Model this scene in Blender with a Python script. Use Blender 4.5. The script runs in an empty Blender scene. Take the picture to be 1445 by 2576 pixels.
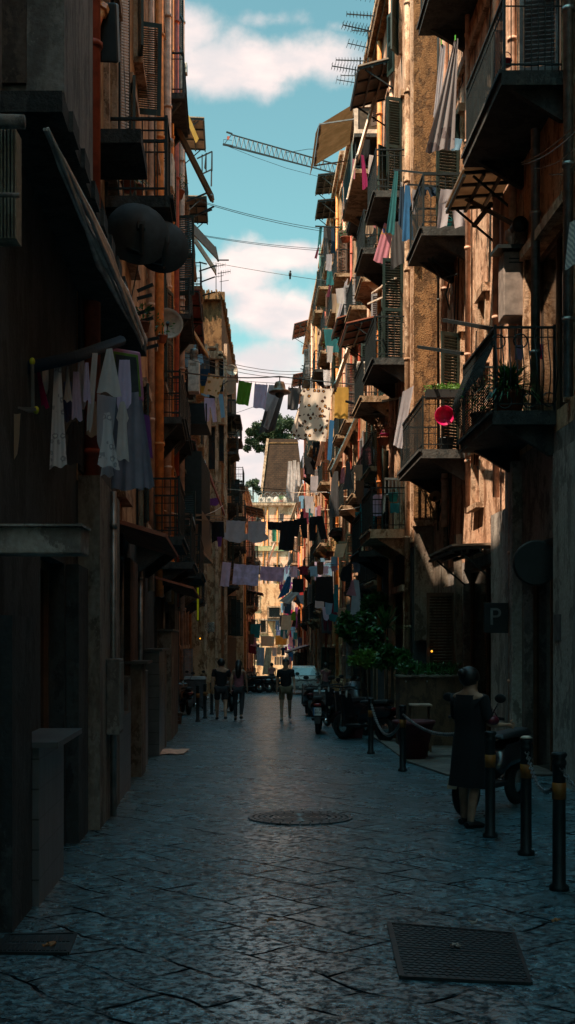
import bpy, bmesh, math, random
from mathutils import Vector, Matrix, noise
random.seed(7)
R = math.radians
sc = bpy.context.scene
col = sc.collection

# ---------------------------------------------------------------- camera
EYE, F, CU, CV = 1.69, 3010.0, 722.5, 1612.0
cam_d = bpy.data.cameras.new('camera'); cam = bpy.data.objects.new('camera', cam_d); col.objects.link(cam)
cam.location = (0, 0, EYE); cam.rotation_euler = (R(90), 0, 0)
cam_d.sensor_fit = 'HORIZONTAL'; cam_d.sensor_width = 24; cam_d.lens = F / 1445 * 24
cam_d.shift_y = (CV - 1288) / 1445; cam_d.clip_start = .1; cam_d.clip_end = 3000
sc.camera = cam

# ---------------------------------------------------------------- sun, sky, exposure
SUN_DIR = Vector((-.375, -.31, .90)).normalized()          # towards the sun
sun_el = math.asin(SUN_DIR.z); sun_az = math.atan2(SUN_DIR.x, SUN_DIR.y)
sl = bpy.data.lights.new('sun', 'SUN'); sl.energy = 5.0; sl.angle = R(.5); sl.color = (1, .79, .58)
so = bpy.data.objects.new('sun', sl); col.objects.link(so)
so.rotation_euler = SUN_DIR.to_track_quat('Z', 'Y').to_euler(); so.location = (-20, -10, 60)
vs = sc.view_settings
vs.view_transform = 'Standard'; vs.look = 'None'; vs.gamma = 1; vs.use_curve_mapping = False; vs.exposure = 1.2

world = bpy.data.worlds.new('World'); sc.world = world; world.use_nodes = True
wt = world.node_tree; wt.nodes.clear()
def wn(t, **k):
    n = wt.nodes.new(t)
    for a, b in k.items(): setattr(n, a, b)
    return n
def wl(a, b): wt.links.new(a, b)
def wmath(op, a, b=None, clamp=False):
    n = wn('ShaderNodeMath', operation=op, use_clamp=clamp)
    for i, q in enumerate((a, b)):
        if q is None: continue
        if isinstance(q, (int, float)): n.inputs[i].default_value = q
        else: wl(q, n.inputs[i])
    return n.outputs[0]
sky = wn('ShaderNodeTexSky', sky_type='NISHITA', sun_disc=False, sun_elevation=sun_el, sun_rotation=sun_az)
sky.air_density = 1.0; sky.dust_density = .6; sky.ozone_density = 1.0
tc = wn('ShaderNodeTexCoord'); sp = wn('ShaderNodeSeparateXYZ'); wl(tc.outputs['Generated'], sp.inputs[0])
yy = wmath('MAXIMUM', sp.outputs[1], .08)
U = wmath('DIVIDE', sp.outputs[0], yy); V = wmath('DIVIDE', sp.outputs[2], yy)      # slopes of the direction
def blob(u, v, a, b, w=1.0):
    du = wmath('DIVIDE', wmath('SUBTRACT', U, (u - CU) / F), a / F)
    dv = wmath('DIVIDE', wmath('SUBTRACT', V, (CV - v) / F), b / F)
    d = wmath('SQRT', wmath('ADD', wmath('MULTIPLY', du, du), wmath('MULTIPLY', dv, dv)))
    return wmath('MULTIPLY', wmath('SUBTRACT', 1.0, d), w)
bl = None
for q in ((760, 150, 190, 80), (560, 165, 190, 95, 1.25), (450, 90, 130, 85, 1.3), (640, 190, 140, 62), (700, 52, 75, 24, .4), (865, 68, 40, 16, .3),
          (700, 648, 190, 44), (590, 690, 130, 95), (640, 780, 130, 90), (740, 800, 110, 80), (650, 905, 260, 60),
          (700, 1080, 460, 230, 1.3)):
    o = blob(*q); bl = o if bl is None else wmath('MAXIMUM', bl, o)
nz = wn('ShaderNodeTexNoise'); nz.inputs['Scale'].default_value = 22; nz.inputs['Detail'].default_value = 9; nz.inputs['Roughness'].default_value = .58
wl(tc.outputs['Generated'], nz.inputs['Vector'])
nz2 = wn('ShaderNodeTexNoise'); nz2.inputs['Scale'].default_value = 9; nz2.inputs['Detail'].default_value = 5
wl(tc.outputs['Generated'], nz2.inputs['Vector'])
val = wmath('ADD', bl, wmath('MULTIPLY', wmath('SUBTRACT', nz.outputs['Fac'], .5), 1.9))
val = wmath('ADD', val, wmath('MULTIPLY', wmath('SUBTRACT', nz2.outputs['Fac'], .5), .6))
mask = wn('ShaderNodeMapRange', interpolation_type='SMOOTHSTEP'); mask.inputs['From Min'].default_value = -.2; mask.inputs['From Max'].default_value = .68
wl(val, mask.inputs['Value'])
# density shading inside the clouds
shade = wn('ShaderNodeMapRange', interpolation_type='SMOOTHSTEP'); shade.inputs['From Min'].default_value = .38; shade.inputs['From Max'].default_value = .66
nz3 = wn('ShaderNodeTexNoise'); nz3.inputs['Scale'].default_value = 14; nz3.inputs['Detail'].default_value = 6
mp = wn('ShaderNodeMapping'); mp.inputs['Location'].default_value = (0, 0, .012); mp.inputs['Scale'].default_value = (1, 1, 2.2)
wl(tc.outputs['Generated'], mp.inputs['Vector']); wl(mp.outputs[0], nz3.inputs['Vector']); wl(nz3.outputs['Fac'], shade.inputs['Value'])
SKYK = 1.0
cc = wn('ShaderNodeMix', data_type='RGBA'); wl(shade.outputs[0], cc.inputs['Factor'])
cc.inputs['A'].default_value = (6.3, 5.9, 5.9, 1); cc.inputs['B'].default_value = (9.4, 7.5, 6.9, 1)
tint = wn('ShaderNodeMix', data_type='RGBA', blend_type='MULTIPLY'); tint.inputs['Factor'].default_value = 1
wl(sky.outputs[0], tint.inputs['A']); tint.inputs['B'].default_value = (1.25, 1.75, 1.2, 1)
mixc = wn('ShaderNodeMix', data_type='RGBA'); wl(mask.outputs[0], mixc.inputs['Factor'])
wl(tint.outputs['Result'], mixc.inputs['A']); wl(cc.outputs['Result'], mixc.inputs['B'])
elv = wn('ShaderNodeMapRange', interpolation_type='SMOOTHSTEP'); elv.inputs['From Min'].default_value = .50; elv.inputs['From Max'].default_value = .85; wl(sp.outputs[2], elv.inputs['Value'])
zen = wn('ShaderNodeMix', data_type='RGBA', blend_type='MULTIPLY'); wl(elv.outputs[0], zen.inputs['Factor']); wl(tint.outputs['Result'], zen.inputs['A']); zen.inputs['B'].default_value = (2.2, 3.2, 3.6, 1)  # overhead sky outside the frame tinted teal and brightened to fill the shadows
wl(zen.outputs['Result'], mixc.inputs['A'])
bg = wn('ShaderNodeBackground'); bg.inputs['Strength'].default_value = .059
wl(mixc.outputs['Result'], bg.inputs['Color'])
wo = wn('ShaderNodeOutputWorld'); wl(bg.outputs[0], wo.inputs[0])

# ---------------------------------------------------------------- helpers
def X(u, y): return (u - CU) * y / F
def H(v, y): return EYE + (CV - v) * y / F
def D(u, v, y): return Vector((X(u, y), y, H(v, y)))
def zg(y):
    if y < 72: return -.017 * y
    return max(-6.0, -1.224 - .07 * (y - 72))
def XR(y): return 4.45 - .034 * y
def XR3(y): return 3.89 - .034 * y
def XL(y): return -1.5 - .05 * y
def XL3(y): return -2.3 - .045 * y
def XL4(y): return -3.1 - .005 * y

MATS = {}
def mat(name, base=(.5, .5, .5), rough=.8, metal=0.0, kind='plain', c2=None, c3=None, scale=1.0, bump=.2, spec=.4, trans=0.0, emit=None):
    if name in MATS: return MATS[name]
    m = bpy.data.materials.new(name); m.use_nodes = True; nt = m.node_tree; b = nt.nodes['Principled BSDF']
    b.inputs['Roughness'].default_value = rough; b.inputs['Metallic'].default_value = metal
    b.inputs['Specular IOR Level'].default_value = spec
    L = nt.links.new
    def N(t, **k):
        n = nt.nodes.new(t)
        for a, c in k.items(): setattr(n, a, c)
        return n
    co = N('ShaderNodeTexCoord'); mpn = N('ShaderNodeMapping'); L(co.outputs['Object'], mpn.inputs['Vector'])
    def noise_(sc_, det=4, ro=.55, vec=None, sv=None):
        n = N('ShaderNodeTexNoise'); n.inputs['Scale'].default_value = sc_; n.inputs['Detail'].default_value = det; n.inputs['Roughness'].default_value = ro
        if sv:
            q = N('ShaderNodeMapping'); q.inputs['Scale'].default_value = sv; L(co.outputs['Object'], q.inputs['Vector']); L(q.outputs[0], n.inputs['Vector'])
        else: L(co.outputs['Object'], n.inputs['Vector'])
        return n.outputs['Fac']
    def ramp(v, lo, hi, a=0, b_=1):
        r = N('ShaderNodeMapRange', interpolation_type='SMOOTHSTEP'); L(v, r.inputs['Value'])
        r.inputs['From Min'].default_value = lo; r.inputs['From Max'].default_value = hi; r.inputs['To Min'].default_value = a; r.inputs['To Max'].default_value = b_
        return r.outputs[0]
    def mix(f, a, c, bt='MIX'):
        n = N('ShaderNodeMix', data_type='RGBA', blend_type=bt)
        for s, q in (('Factor', f), ('A', a), ('B', c)):
            if isinstance(q, (int, float)): n.inputs[s].default_value = q
            elif isinstance(q, tuple): n.inputs[s].default_value = (*q[:3], 1)
            else: L(q, n.inputs[s])
        return n.outputs['Result']
    def bmp(hh, st, dist=.02):
        n = N('ShaderNodeBump'); n.inputs['Strength'].default_value = st; n.inputs['Distance'].default_value = dist
        L(hh, n.inputs['Height']); L(n.outputs[0], b.inputs['Normal'])
    c2 = c2 or tuple(x * .6 for x in base); c3 = c3 or tuple(x * 1.25 for x in base)
    if kind == 'plain':
        v = noise_(6 * scale, 4); L(mix(ramp(v, .35, .65), c2, base), b.inputs['Base Color'])
        if bump: bmp(noise_(22 * scale, 3), bump, .01)
    elif kind == 'plaster':
        big = noise_(.55 * scale, 5, .6); streak = noise_(1.0, 6, .62, sv=(1.9 * scale, 1.9 * scale, .5 * scale))
        patch = noise_(1, 8, .68, sv=(1.6 * scale, 1.6 * scale, 1.1 * scale)); peel = noise_(1, 7, .7, sv=(2.6 * scale, 2.6 * scale, 1.5 * scale))
        c = mix(ramp(big, .38, .62), base, c3)
        c = mix(ramp(streak, .47, .60), c, c2)
        c = mix(ramp(patch, .53, .58, 0, .85), c, tuple(x * .75 for x in c2)); c = mix(ramp(peel, .55, .58, 0, .8), c, c3); c = mix(ramp(peel, .40, .44, .7, 0), c, tuple((x + y_) / 2.3 for x, y_ in zip(base, c2)))
        fine = noise_(14 * scale, 4); c = mix(ramp(fine, .3, .7), c, mix(1.0, c, (.75, .72, .7), 'MULTIPLY'))
        L(c, b.inputs['Base Color'])
        hsum = N('ShaderNodeMath', operation='ADD'); L(ramp(patch, .52, .58, 1, 0), hsum.inputs[0]); L(fine, hsum.inputs[1]); bmp(hsum.outputs[0], bump, .035)
    elif kind == 'cloth':
        v = noise_(3.5 * scale, 3); c = mix(ramp(v, .3, .7), base, c2); L(c, b.inputs['Base Color'])
        bmp(noise_(1, 2, .5, sv=(24, 24, 5)), bump, .02)
        b.inputs['Sheen Weight'].default_value = .15
    elif kind == 'floral':
        vo = N('ShaderNodeTexVoronoi'); vo.inputs['Scale'].default_value = 8.5 * scale; vo.inputs['Randomness'].default_value = .75; L(co.outputs['Object'], vo.inputs['Vector'])
        nn = noise_(26 * scale, 2); ad = N('ShaderNodeMath', operation='MULTIPLY_ADD'); L(nn, ad.inputs[0]); ad.inputs[1].default_value = .42; L(vo.outputs['Distance'], ad.inputs[2])
        c = mix(ramp(ad.outputs[0], .56, .60), c2, base)
        ad2 = N('ShaderNodeMath', operation='MULTIPLY_ADD'); L(nn, ad2.inputs[0]); ad2.inputs[1].default_value = .5; L(vo.outputs['Distance'], ad2.inputs[2])
        c = mix(ramp(ad2.outputs[0], .42, .45), c3, c); L(c, b.inputs['Base Color'])
        bmp(noise_(1, 2, .5, sv=(20, 20, 4)), .3, .02)
    elif kind == 'stripe':
        w = N('ShaderNodeTexWave', wave_type='BANDS', bands_direction='DIAGONAL'); w.inputs['Scale'].default_value = 6 * scale; w.inputs['Distortion'].default_value = .3; L(co.outputs['Object'], w.inputs['Vector'])
        L(mix(ramp(w.outputs['Fac'], .45, .55), base, c2), b.inputs['Base Color'])
    elif kind == 'brick':
        q = N('ShaderNodeMapping'); q.inputs['Rotation'].default_value = (R(90), 0, 0); L(co.outputs['Object'], q.inputs['Vector'])
        br = N('ShaderNodeTexBrick'); L(q.outputs[0], br.inputs['Vector']); br.inputs['Scale'].default_value = scale
        br.inputs['Color1'].default_value = (*base, 1); br.inputs['Color2'].default_value = (*c2, 1); br.inputs['Mortar'].default_value = (*c3, 1)
        br.inputs['Mortar Size'].default_value = .03
        v = noise_(1.2, 5); L(mix(ramp(v, .4, .7), br.outputs['Color'], mix(1.0, br.outputs['Color'], (.55, .5, .45), 'MULTIPLY')), b.inputs['Base Color']); bmp(br.outputs['Fac'], .4, .03)
    elif kind == 'tile':
        q = N('ShaderNodeMapping'); q.inputs['Rotation'].default_value = (0, R(90), 0); L(co.outputs['Object'], q.inputs['Vector'])
        br = N('ShaderNodeTexBrick'); L(q.outputs[0], br.inputs['Vector']); br.inputs['Scale'].default_value = scale; br.offset = .0
        br.inputs['Color1'].default_value = (*base, 1); br.inputs['Color2'].default_value = (*c2, 1); br.inputs['Mortar'].default_value = (*c3, 1)
        br.inputs['Mortar Size'].default_value = .015; br.inputs['Brick Width'].default_value = .5; br.inputs['Row Height'].default_value = .5
        v = noise_(3, 5); L(mix(ramp(v, .3, .7), br.outputs['Color'], mix(1.0, br.outputs['Color'], (.6, .6, .6), 'MULTIPLY')), b.inputs['Base Color'])
        bmp(v, .3, .01)
    elif kind == 'corrugated':
        w = N('ShaderNodeTexWave', wave_type='BANDS', bands_direction='Y'); w.inputs['Scale'].default_value = 3.2 * scale; L(co.outputs['Object'], w.inputs['Vector'])
        v = noise_(2.5, 5); L(mix(ramp(v, .35, .7), base, c2), b.inputs['Base Color']); bmp(w.outputs['Fac'], .9, .04)
    elif kind == 'road':
        nw = N('ShaderNodeTexNoise'); nw.inputs['Scale'].default_value = 1.3; nw.inputs['Detail'].default_value = 3; L(co.outputs['Object'], nw.inputs['Vector'])
        vm = N('ShaderNodeVectorMath', operation='MULTIPLY_ADD'); L(nw.outputs['Color'], vm.inputs[0]); vm.inputs[1].default_value = (.27, .27, 0); L(co.outputs['Object'], vm.inputs[2])
        q = N('ShaderNodeMapping'); q.inputs['Rotation'].default_value = (0, 0, R(48)); L(vm.outputs[0], q.inputs['Vector'])
        br = N('ShaderNodeTexBrick'); L(q.outputs[0], br.inputs['Vector']); br.inputs['Scale'].default_value = 1; br.offset = .5
        br.inputs['Brick Width'].default_value = .66; br.inputs['Row Height'].default_value = .42; br.inputs['Mortar Size'].default_value = .019; br.inputs['Mortar Smooth'].default_value = .7
        br.inputs['Color1'].default_value = (0, 0, 0, 1); br.inputs['Color2'].default_value = (1, 1, 1, 1); br.inputs['Mortar'].default_value = (.5, .5, .5, 1)
        n1 = noise_(30, 4, .6, sv=(1, 1, 1)); n2 = noise_(1.4, 4); n3 = noise_(9, 3)
        n4 = noise_(80, 2)
        c = mix(ramp(n2, .35, .65), base, c2)
        c = mix(br.outputs['Color'], c, mix(1.0, c, (.55, .58, .6), 'MULTIPLY'))
        jf = N('ShaderNodeMath', operation='MULTIPLY'); L(br.outputs['Fac'], jf.inputs[0]); L(ramp(noise_(2.2, 4), .42, .60, .25, 1.0), jf.inputs[1])
        spk = ramp(noise_(1, 6, .78, sv=(17, 17, 17)), .42, .58)
        c = mix(spk, mix(1.0, c, (.22, .25, .28), 'MULTIPLY'), mix(1.0, c, (2.3, 2.2, 2.2), 'MULTIPLY'))
        c = mix(jf.outputs[0], c, (.006, .008, .010)); L(c, b.inputs['Base Color'])
        # height: joints down, stones hammered, each stone at its own level
        m1 = N('ShaderNodeMath', operation='MULTIPLY_ADD'); L(br.outputs['Fac'], m1.inputs[0]); m1.inputs[1].default_value = -2.2; L(n1, m1.inputs[2])
        m2 = N('ShaderNodeMath', operation='MULTIPLY_ADD'); L(n3, m2.inputs[0]); m2.inputs[1].default_value = 3.0; L(m1.outputs[0], m2.inputs[2])
        m3 = N('ShaderNodeMath', operation='MULTIPLY_ADD'); L(ramp(n1, .5, .62), m3.inputs[0]); m3.inputs[1].default_value = .7; L(m2.outputs[0], m3.inputs[2])
        bmp(m3.outputs[0], bump, .010)
        n5 = noise_(1, 6, .78, sv=(17, 17, 17)); cw = N('ShaderNodeMath', operation='MULTIPLY'); L(ramp(n5, .46, .55, .0, 1.0), cw.inputs[0]); L(ramp(jf.outputs[0], .05, .8, 1, 0), cw.inputs[1])
        cw2 = N('ShaderNodeMath', operation='MULTIPLY'); L(cw.outputs[0], cw2.inputs[0]); L(ramp(br.outputs['Color'], 0, 1, .45, 1), cw2.inputs[1])
        b.inputs['IOR'].default_value = 1.9; L(cw2.outputs[0], b.inputs['Coat Weight']); b.inputs['Coat Roughness'].default_value = .25; b.inputs['Coat IOR'].default_value = 2.1
        sw = N('ShaderNodeMath', operation='MULTIPLY'); L(ramp(n5, .44, .56, .1, 1.0), sw.inputs[0]); L(ramp(jf.outputs[0], .05, .8, spec, .0), sw.inputs[1]); L(sw.outputs[0], b.inputs['Specular IOR Level'])
        b.inputs['Specular Tint'].default_value = (.55, .95, 1, 1)
        rr = N('ShaderNodeMath', operation='MULTIPLY_ADD'); L(br.outputs['Color'], rr.inputs[0]); rr.inputs[1].default_value = .16; L(ramp(n3, .3, .7, rough - .08, rough + .12), rr.inputs[2])
        L(rr.outputs[0], b.inputs['Roughness'])
    elif kind == 'glass':
        v = noise_(.8, 2); L(mix(ramp(v, .3, .7), base, c2), b.inputs['Base Color'])
    elif kind == 'leaf':
        oi = N('ShaderNodeObjectInfo'); v = noise_(7 * scale, 3)
        L(mix(ramp(v, .35, .65), base, c2), b.inputs['Base Color'])
    if trans:
        b.inputs['Transmission Weight'].default_value = 0
        tr = N('ShaderNodeBsdfTranslucent'); ms = N('ShaderNodeMixShader'); ms.inputs[0].default_value = trans
        src = b.inputs['Base Color'].links[0].from_socket; L(src, tr.inputs['Color'])
        L(b.outputs[0], ms.inputs[1]); L(tr.outputs[0], ms.inputs[2]); L(ms.outputs[0], nt.nodes['Material Output'].inputs[0])
    if emit:
        b.inputs['Emission Color'].default_value = (*emit[:3], 1); b.inputs['Emission Strength'].default_value = emit[3]
    MATS[name] = m
    return m

def wloc(o):
    v = Vector((0, 0, 0))
    while o: v += o.location; o = o.parent
    return v

class MB:
    def __init__(s): s.v = []; s.f = []
    def q(s, *p):
        n = len(s.v); s.v += [Vector(a) for a in p]; s.f.append(tuple(range(n, n + len(p)))); return s
    def box(s, x0, x1, y0, y1, z0, z1):
        return s.hexa([(x0, y0, z0), (x1, y0, z0), (x1, y1, z0), (x0, y1, z0), (x0, y0, z1), (x1, y0, z1), (x1, y1, z1), (x0, y1, z1)])
    def hexa(s, p):
        n = len(s.v); s.v += [Vector(a) for a in p]
        for f in ((0, 3, 2, 1), (4, 5, 6, 7), (0, 1, 5, 4), (1, 2, 6, 5), (2, 3, 7, 6), (3, 0, 4, 7)): s.f.append(tuple(n + i for i in f))
        return s
    def fbox(s, xf, sgn, y0, y1, z0, z1, o0, o1):
        """box following a facade line: out-offsets o0..o1 from the wall plane"""
        a = [(xf(y0) + sgn * o0, y0), (xf(y0) + sgn * o1, y0), (xf(y1) + sgn * o1, y1), (xf(y1) + sgn * o0, y1)]
        return s.hexa([(p[0], p[1], z0) for p in a] + [(p[0], p[1], z1) for p in a])
    def bar(s, p, q_, w, h=None, up=(0, 0, 1)):
        p, q_ = Vector(p), Vector(q_); h = h or w; d = (q_ - p)
        if d.length < 1e-6: return s
        d.normalize(); u = Vector(up)
        if abs(d.dot(u)) > .98: u = Vector((0, 1, 0))
        a = d.cross(u).normalized() * w / 2; b = a.cross(d).normalized() * h / 2
        return s.hexa([p - a - b, p + a - b, p + a + b, p - a + b, q_ - a - b, q_ + a - b, q_ + a + b, q_ - a + b])
    def tube(s, pts, r, n=6, cap=True):
        pts = [Vector(p) for p in pts]; rs = r if isinstance(r, (list, tuple)) else [r] * len(pts)
        base = len(s.v); pa = None
        for i, p in enumerate(pts):
            d = (pts[min(i + 1, len(pts) - 1)] - pts[max(i - 1, 0)]).normalized()
            if pa is None:
                pa = d.orthogonal().normalized()
            else:
                pa = (pa - d * pa.dot(d))
                pa = pa.normalized() if pa.length > 1e-5 else d.orthogonal().normalized()
            pb = d.cross(pa)
            for k in range(n):
                t = 2 * math.pi * k / n; s.v.append(p + (pa * math.cos(t) + pb * math.sin(t)) * rs[i])
        for i in range(len(pts) - 1):
            for k in range(n):
                k2 = (k + 1) % n; s.f.append((base + i * n + k, base + i * n + k2, base + (i + 1) * n + k2, base + (i + 1) * n + k))
        if cap:
            s.f.append(tuple(base + k for k in range(n))[::-1]); s.f.append(tuple(base + (len(pts) - 1) * n + k for k in range(n)))
        return s
    def lathe(s, c, prof, n=16, ax=(0, 0, 1)):
        c = Vector(c); ax = Vector(ax).normalized(); a = ax.orthogonal().normalized(); b = ax.cross(a); base = len(s.v)
        for r, h in prof:
            for k in range(n):
                t = 2 * math.pi * k / n; s.v.append(c + ax * h + (a * math.cos(t) + b * math.sin(t)) * max(r, .0005))
        for i in range(len(prof) - 1):
            for k in range(n):
                k2 = (k + 1) % n; s.f.append((base + i * n + k, base + i * n + k2, base + (i + 1) * n + k2, base + (i + 1) * n + k))
        return s
    def ell(s, c, rx, ry, rz, n=12, m=8, rot=None):
        c = Vector(c); base = len(s.v); rot = rot or Matrix.Identity(3)
        for i in range(m + 1):
            ph = math.pi * i / m
            for k in range(n):
                t = 2 * math.pi * k / n; s.v.append(c + rot @ Vector((rx * math.sin(ph) * math.cos(t), ry * math.sin(ph) * math.sin(t), rz * math.cos(ph))))
        for i in range(m):
            for k in range(n):
                k2 = (k + 1) % n; s.f.append((base + i * n + k, base + (i + 1) * n + k, base + (i + 1) * n + k2, base + i * n + k2))
        return s
    def leaf(s, p, ln, w, d, nrm):
        d = Vector(d).normalized(); a = d.cross(Vector(nrm)); a = a.normalized() * w / 2 if a.length > 1e-4 else Vector((w / 2, 0, 0)); p = Vector(p)
        n = len(s.v); s.v += [p, p + d * ln * .45 + a, p + d * ln, p + d * ln * .45 - a]; s.f.append((n, n + 1, n + 2, n + 3)); return s
    def build(s, name, m, parent=None, smooth=False, bevel=0):
        me = bpy.data.meshes.new(name); off = wloc(parent) if parent else Vector((0, 0, 0))
        me.from_pydata([tuple(v - off) for v in s.v], [], s.f)
        if not me.validate(): pass
        me.update()
        if smooth:
            for p in me.polygons: p.use_smooth = True
        if m: me.materials.append(m)
        o = bpy.data.objects.new(name, me); col.objects.link(o)
        if parent: o.parent = parent
        if bevel:
            b = o.modifiers.new('bevel', 'BEVEL'); b.width = bevel; b.segments = 2; b.limit_method = 'ANGLE'
        return o

USED = {}
def tag(o, label, cat, group=None):
    if label in USED: print('DUPLICATE LABEL', label)
    USED[label] = 1
    o['label'] = label; o['category'] = cat
    if group: o['group'] = group
    return o
def thing(name, label, cat, loc=(0, 0, 0), group=None):
    o = bpy.data.objects.new(name, None); col.objects.link(o); o.location = loc; o.empty_display_size = .2
    return tag(o, label, cat, group)
def struct(o): o['kind'] = 'structure'; return o
def dup(root, loc, label, rz=None, scale=None):
    r = root.copy(); col.objects.link(r); r.location = loc
    if rz is not None: r.rotation_euler = (0, 0, rz)
    if scale: r.scale = (scale,) * 3
    if label in USED: print('DUPLICATE LABEL', label)
    USED[label] = 1; r['label'] = label
    for ch in list(root.children):
        c = ch.copy(); col.objects.link(c); c.parent = r
        for g in ch.children:
            d = g.copy(); col.objects.link(d); d.parent = c
    return r

# ---------------------------------------------------------------- materials
mPINK = mat('peeling pink plaster', (.56, .315, .20), .9, kind='plaster', c2=(.20, .085, .035), c3=(.64, .41, .28), scale=1.1, bump=.6)
mOCHRE = mat('ochre plaster', (.52, .28, .10), .9, kind='plaster', c2=(.28, .12, .04), c3=(.60, .36, .15), bump=.6)
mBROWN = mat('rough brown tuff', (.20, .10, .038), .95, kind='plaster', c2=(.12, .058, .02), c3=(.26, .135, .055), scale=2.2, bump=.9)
mPEACH = mat('peach plaster', (.54, .30, .165), .9, kind='plaster', c2=(.24, .105, .04), c3=(.60, .38, .23), scale=1.5, bump=.5)
mORANGE = mat('orange plaster', (.52, .29, .14), .85, kind='plaster', c2=(.30, .14, .055), c3=(.58, .36, .20), scale=1.3, bump=.4)
mGREYW = mat('grey cement render', (.22, .20, .185), .9, kind='plaster', c2=(.13, .115, .105), c3=(.28, .25, .23), scale=1.6, bump=.3)
mDARKW = mat('shade dark ground floor render', (.036, .046, .048), .9, kind='plaster', c2=(.02, .026, .028), c3=(.05, .06, .062), scale=1.4, bump=.3)  # darkness and teal of the street shade put into the render colour
mTANW = mat('tan painted plinth', (.22, .19, .155), .85, kind='plaster', c2=(.09, .065, .045), c3=(.19, .15, .12), scale=1.8, bump=.3)
mRUSTW = mat('rust brown plinth', (.17, .085, .04), .9, kind='plaster', c2=(.06, .028, .012), c3=(.13, .065, .03), scale=1.5, bump=.3)
mYEL = mat('pale yellow plaster', (.84, .44, .29), .9, kind='plaster', c2=(.55, .26, .14), c3=(.88, .54, .38), scale=.5, bump=.2)
mCOR = mat('weathered stone trim', (.50, .31, .195), .9, kind='plaster', c2=(.24, .13, .07), c3=(.58, .40, .28), scale=2.0, bump=.4)
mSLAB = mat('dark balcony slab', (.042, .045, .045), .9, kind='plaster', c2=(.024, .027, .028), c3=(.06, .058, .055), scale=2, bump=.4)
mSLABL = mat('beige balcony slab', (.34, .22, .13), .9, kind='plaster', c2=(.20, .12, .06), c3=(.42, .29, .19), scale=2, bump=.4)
mIRON = mat('black wrought iron', (.013, .020, .022), .5, .4, bump=.1)
mMETAL = mat('galvanised metal', (.30, .29, .28), .45, .7, bump=.1)
mPIPER = mat('red brown pipe', (.42, .07, .03), .6, bump=.1)
mPIPEO = mat('orange pipe', (.70, .24, .06), .6, bump=.1)
mPIPEP = mat('pale pipe', (.62, .36, .25), .6, bump=.1)
mSHUT = mat('dark green shutter', (.012, .03, .026), .5, bump=.1)
mSHUTB = mat('brown shutter', (.09, .04, .02), .6, bump=.1)
mSHUTG = mat('grey painted shutter', (.20, .19, .20), .6, bump=.1)
mGLASS = mat('dark window glass', (.015, .02, .022), .08, spec=.6, kind='glass')
mWOODF = mat('brown window frame', (.12, .06, .03), .6, bump=.1)
mWHITE = mat('white enamel', (.62, .55, .48), .45, bump=.05)
mDISH = mat('dark grey dish', (.045, .05, .055), .85, bump=.05)
mDISHL = mat('beige dish', (.36, .29, .23), .5, bump=.05)
mBLACK = mat('black rubber', (.012, .012, .013), .6, bump=.05)
mSKIN = mat('skin', (.42, .22, .14), .6, bump=.03)
mHAIR = mat('dark hair', (.012, .009, .008), .5, bump=.3)
mLEAF = mat('green leaves', (.035, .13, .028), .35, kind='leaf', c2=(.014, .055, .014), trans=.25)
mLEAFD = mat('dark tree leaves', (.05, .075, .028), .6, kind='leaf', c2=(.022, .04, .016), scale=.2, trans=.2)
mLEAFL = mat('bright leaves', (.10, .22, .03), .5, kind='leaf', c2=(.05, .14, .02), trans=.3)
mTERRA = mat('terracotta', (.30, .09, .05), .8, bump=.2)
mBARK = mat('bark', (.08, .055, .035), .95, bump=.8)
mTARP = mat('brown awning canvas', (.16, .088, .04), .85, kind='cloth', c2=(.11, .06, .025), trans=.25)
mPILR = mat('pale grey pillar', (.36, .32, .285), .9, kind='plaster', c2=(.22, .19, .17), c3=(.42, .375, .335), scale=1.4, bump=.3)
mTARPL = mat('beige awning canvas', (.52, .36, .22), .85, kind='cloth', c2=(.40, .26, .15), trans=.3)
mROLL = mat('white awning roller', (.74, .58, .46), .6, bump=.1)
mROLLO = mat('orange awning roller', (.56, .26, .09), .7, bump=.1)
mROLLR = mat('dark red awning roller', (.22, .04, .035), .7, bump=.1)
mTILER = mat('red tiles', (.36, .11, .06), .7, kind='corrugated', c2=(.24, .07, .04), scale=3)
mCORR = mat('corrugated sheet', (.32, .24, .18), .6, kind='corrugated', c2=(.18, .13, .09), scale=4)
# ================================================================ the ground
def ground_sheet():
    b = MB(); ys = [-40, -20, -5, 0, 5, 10, 15, 20, 30, 40, 50, 60, 72, 80, 90, 100, 120, 140, 160]
    for a, c in zip(ys, ys[1:]): b.q((-9, a, zg(a)), (9, a, zg(a)), (9, c, zg(c)), (-9, c, zg(c)))
    return b
mROAD = mat('basalt paving', (.060, .125, .150), .24, kind='road', c2=(.034, .078, .098), bump=1.0, spec=1.0)
struct(ground_sheet().build('road', mROAD))
mEARTH = mat('far earth', (.10, .085, .06), .95)
b = MB(); b.q((-1500, -1500, -7), (1500, -1500, -7), (1500, 2500, -7), (-1500, 2500, -7)); struct(b.build('ground', mEARTH))
# right pavement in front of the shops
mPAVE = mat('worn cement pavement', (.13, .105, .09), .7, kind='plaster', c2=(.08, .065, .055), c3=(.16, .13, .11), scale=1.5, bump=.3)
b = MB()
pv = [(17.6, 2.35), (20, 2.0), (24, 1.95), (28, 1.85), (34, 1.7)]
for (a, xa), (c, xc) in zip(pv, pv[1:]):
    b.hexa([(xa, a, zg(a) - .1), (4.5, a, zg(a) - .1), (4.5, c, zg(c) - .1), (xc, c, zg(c) - .1), (xa, a, zg(a) + .03), (4.5, a, zg(a) + .03), (4.5, c, zg(c) + .03), (xc, c, zg(c) + .03)])
struct(b.build('pavement', mPAVE))

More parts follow.
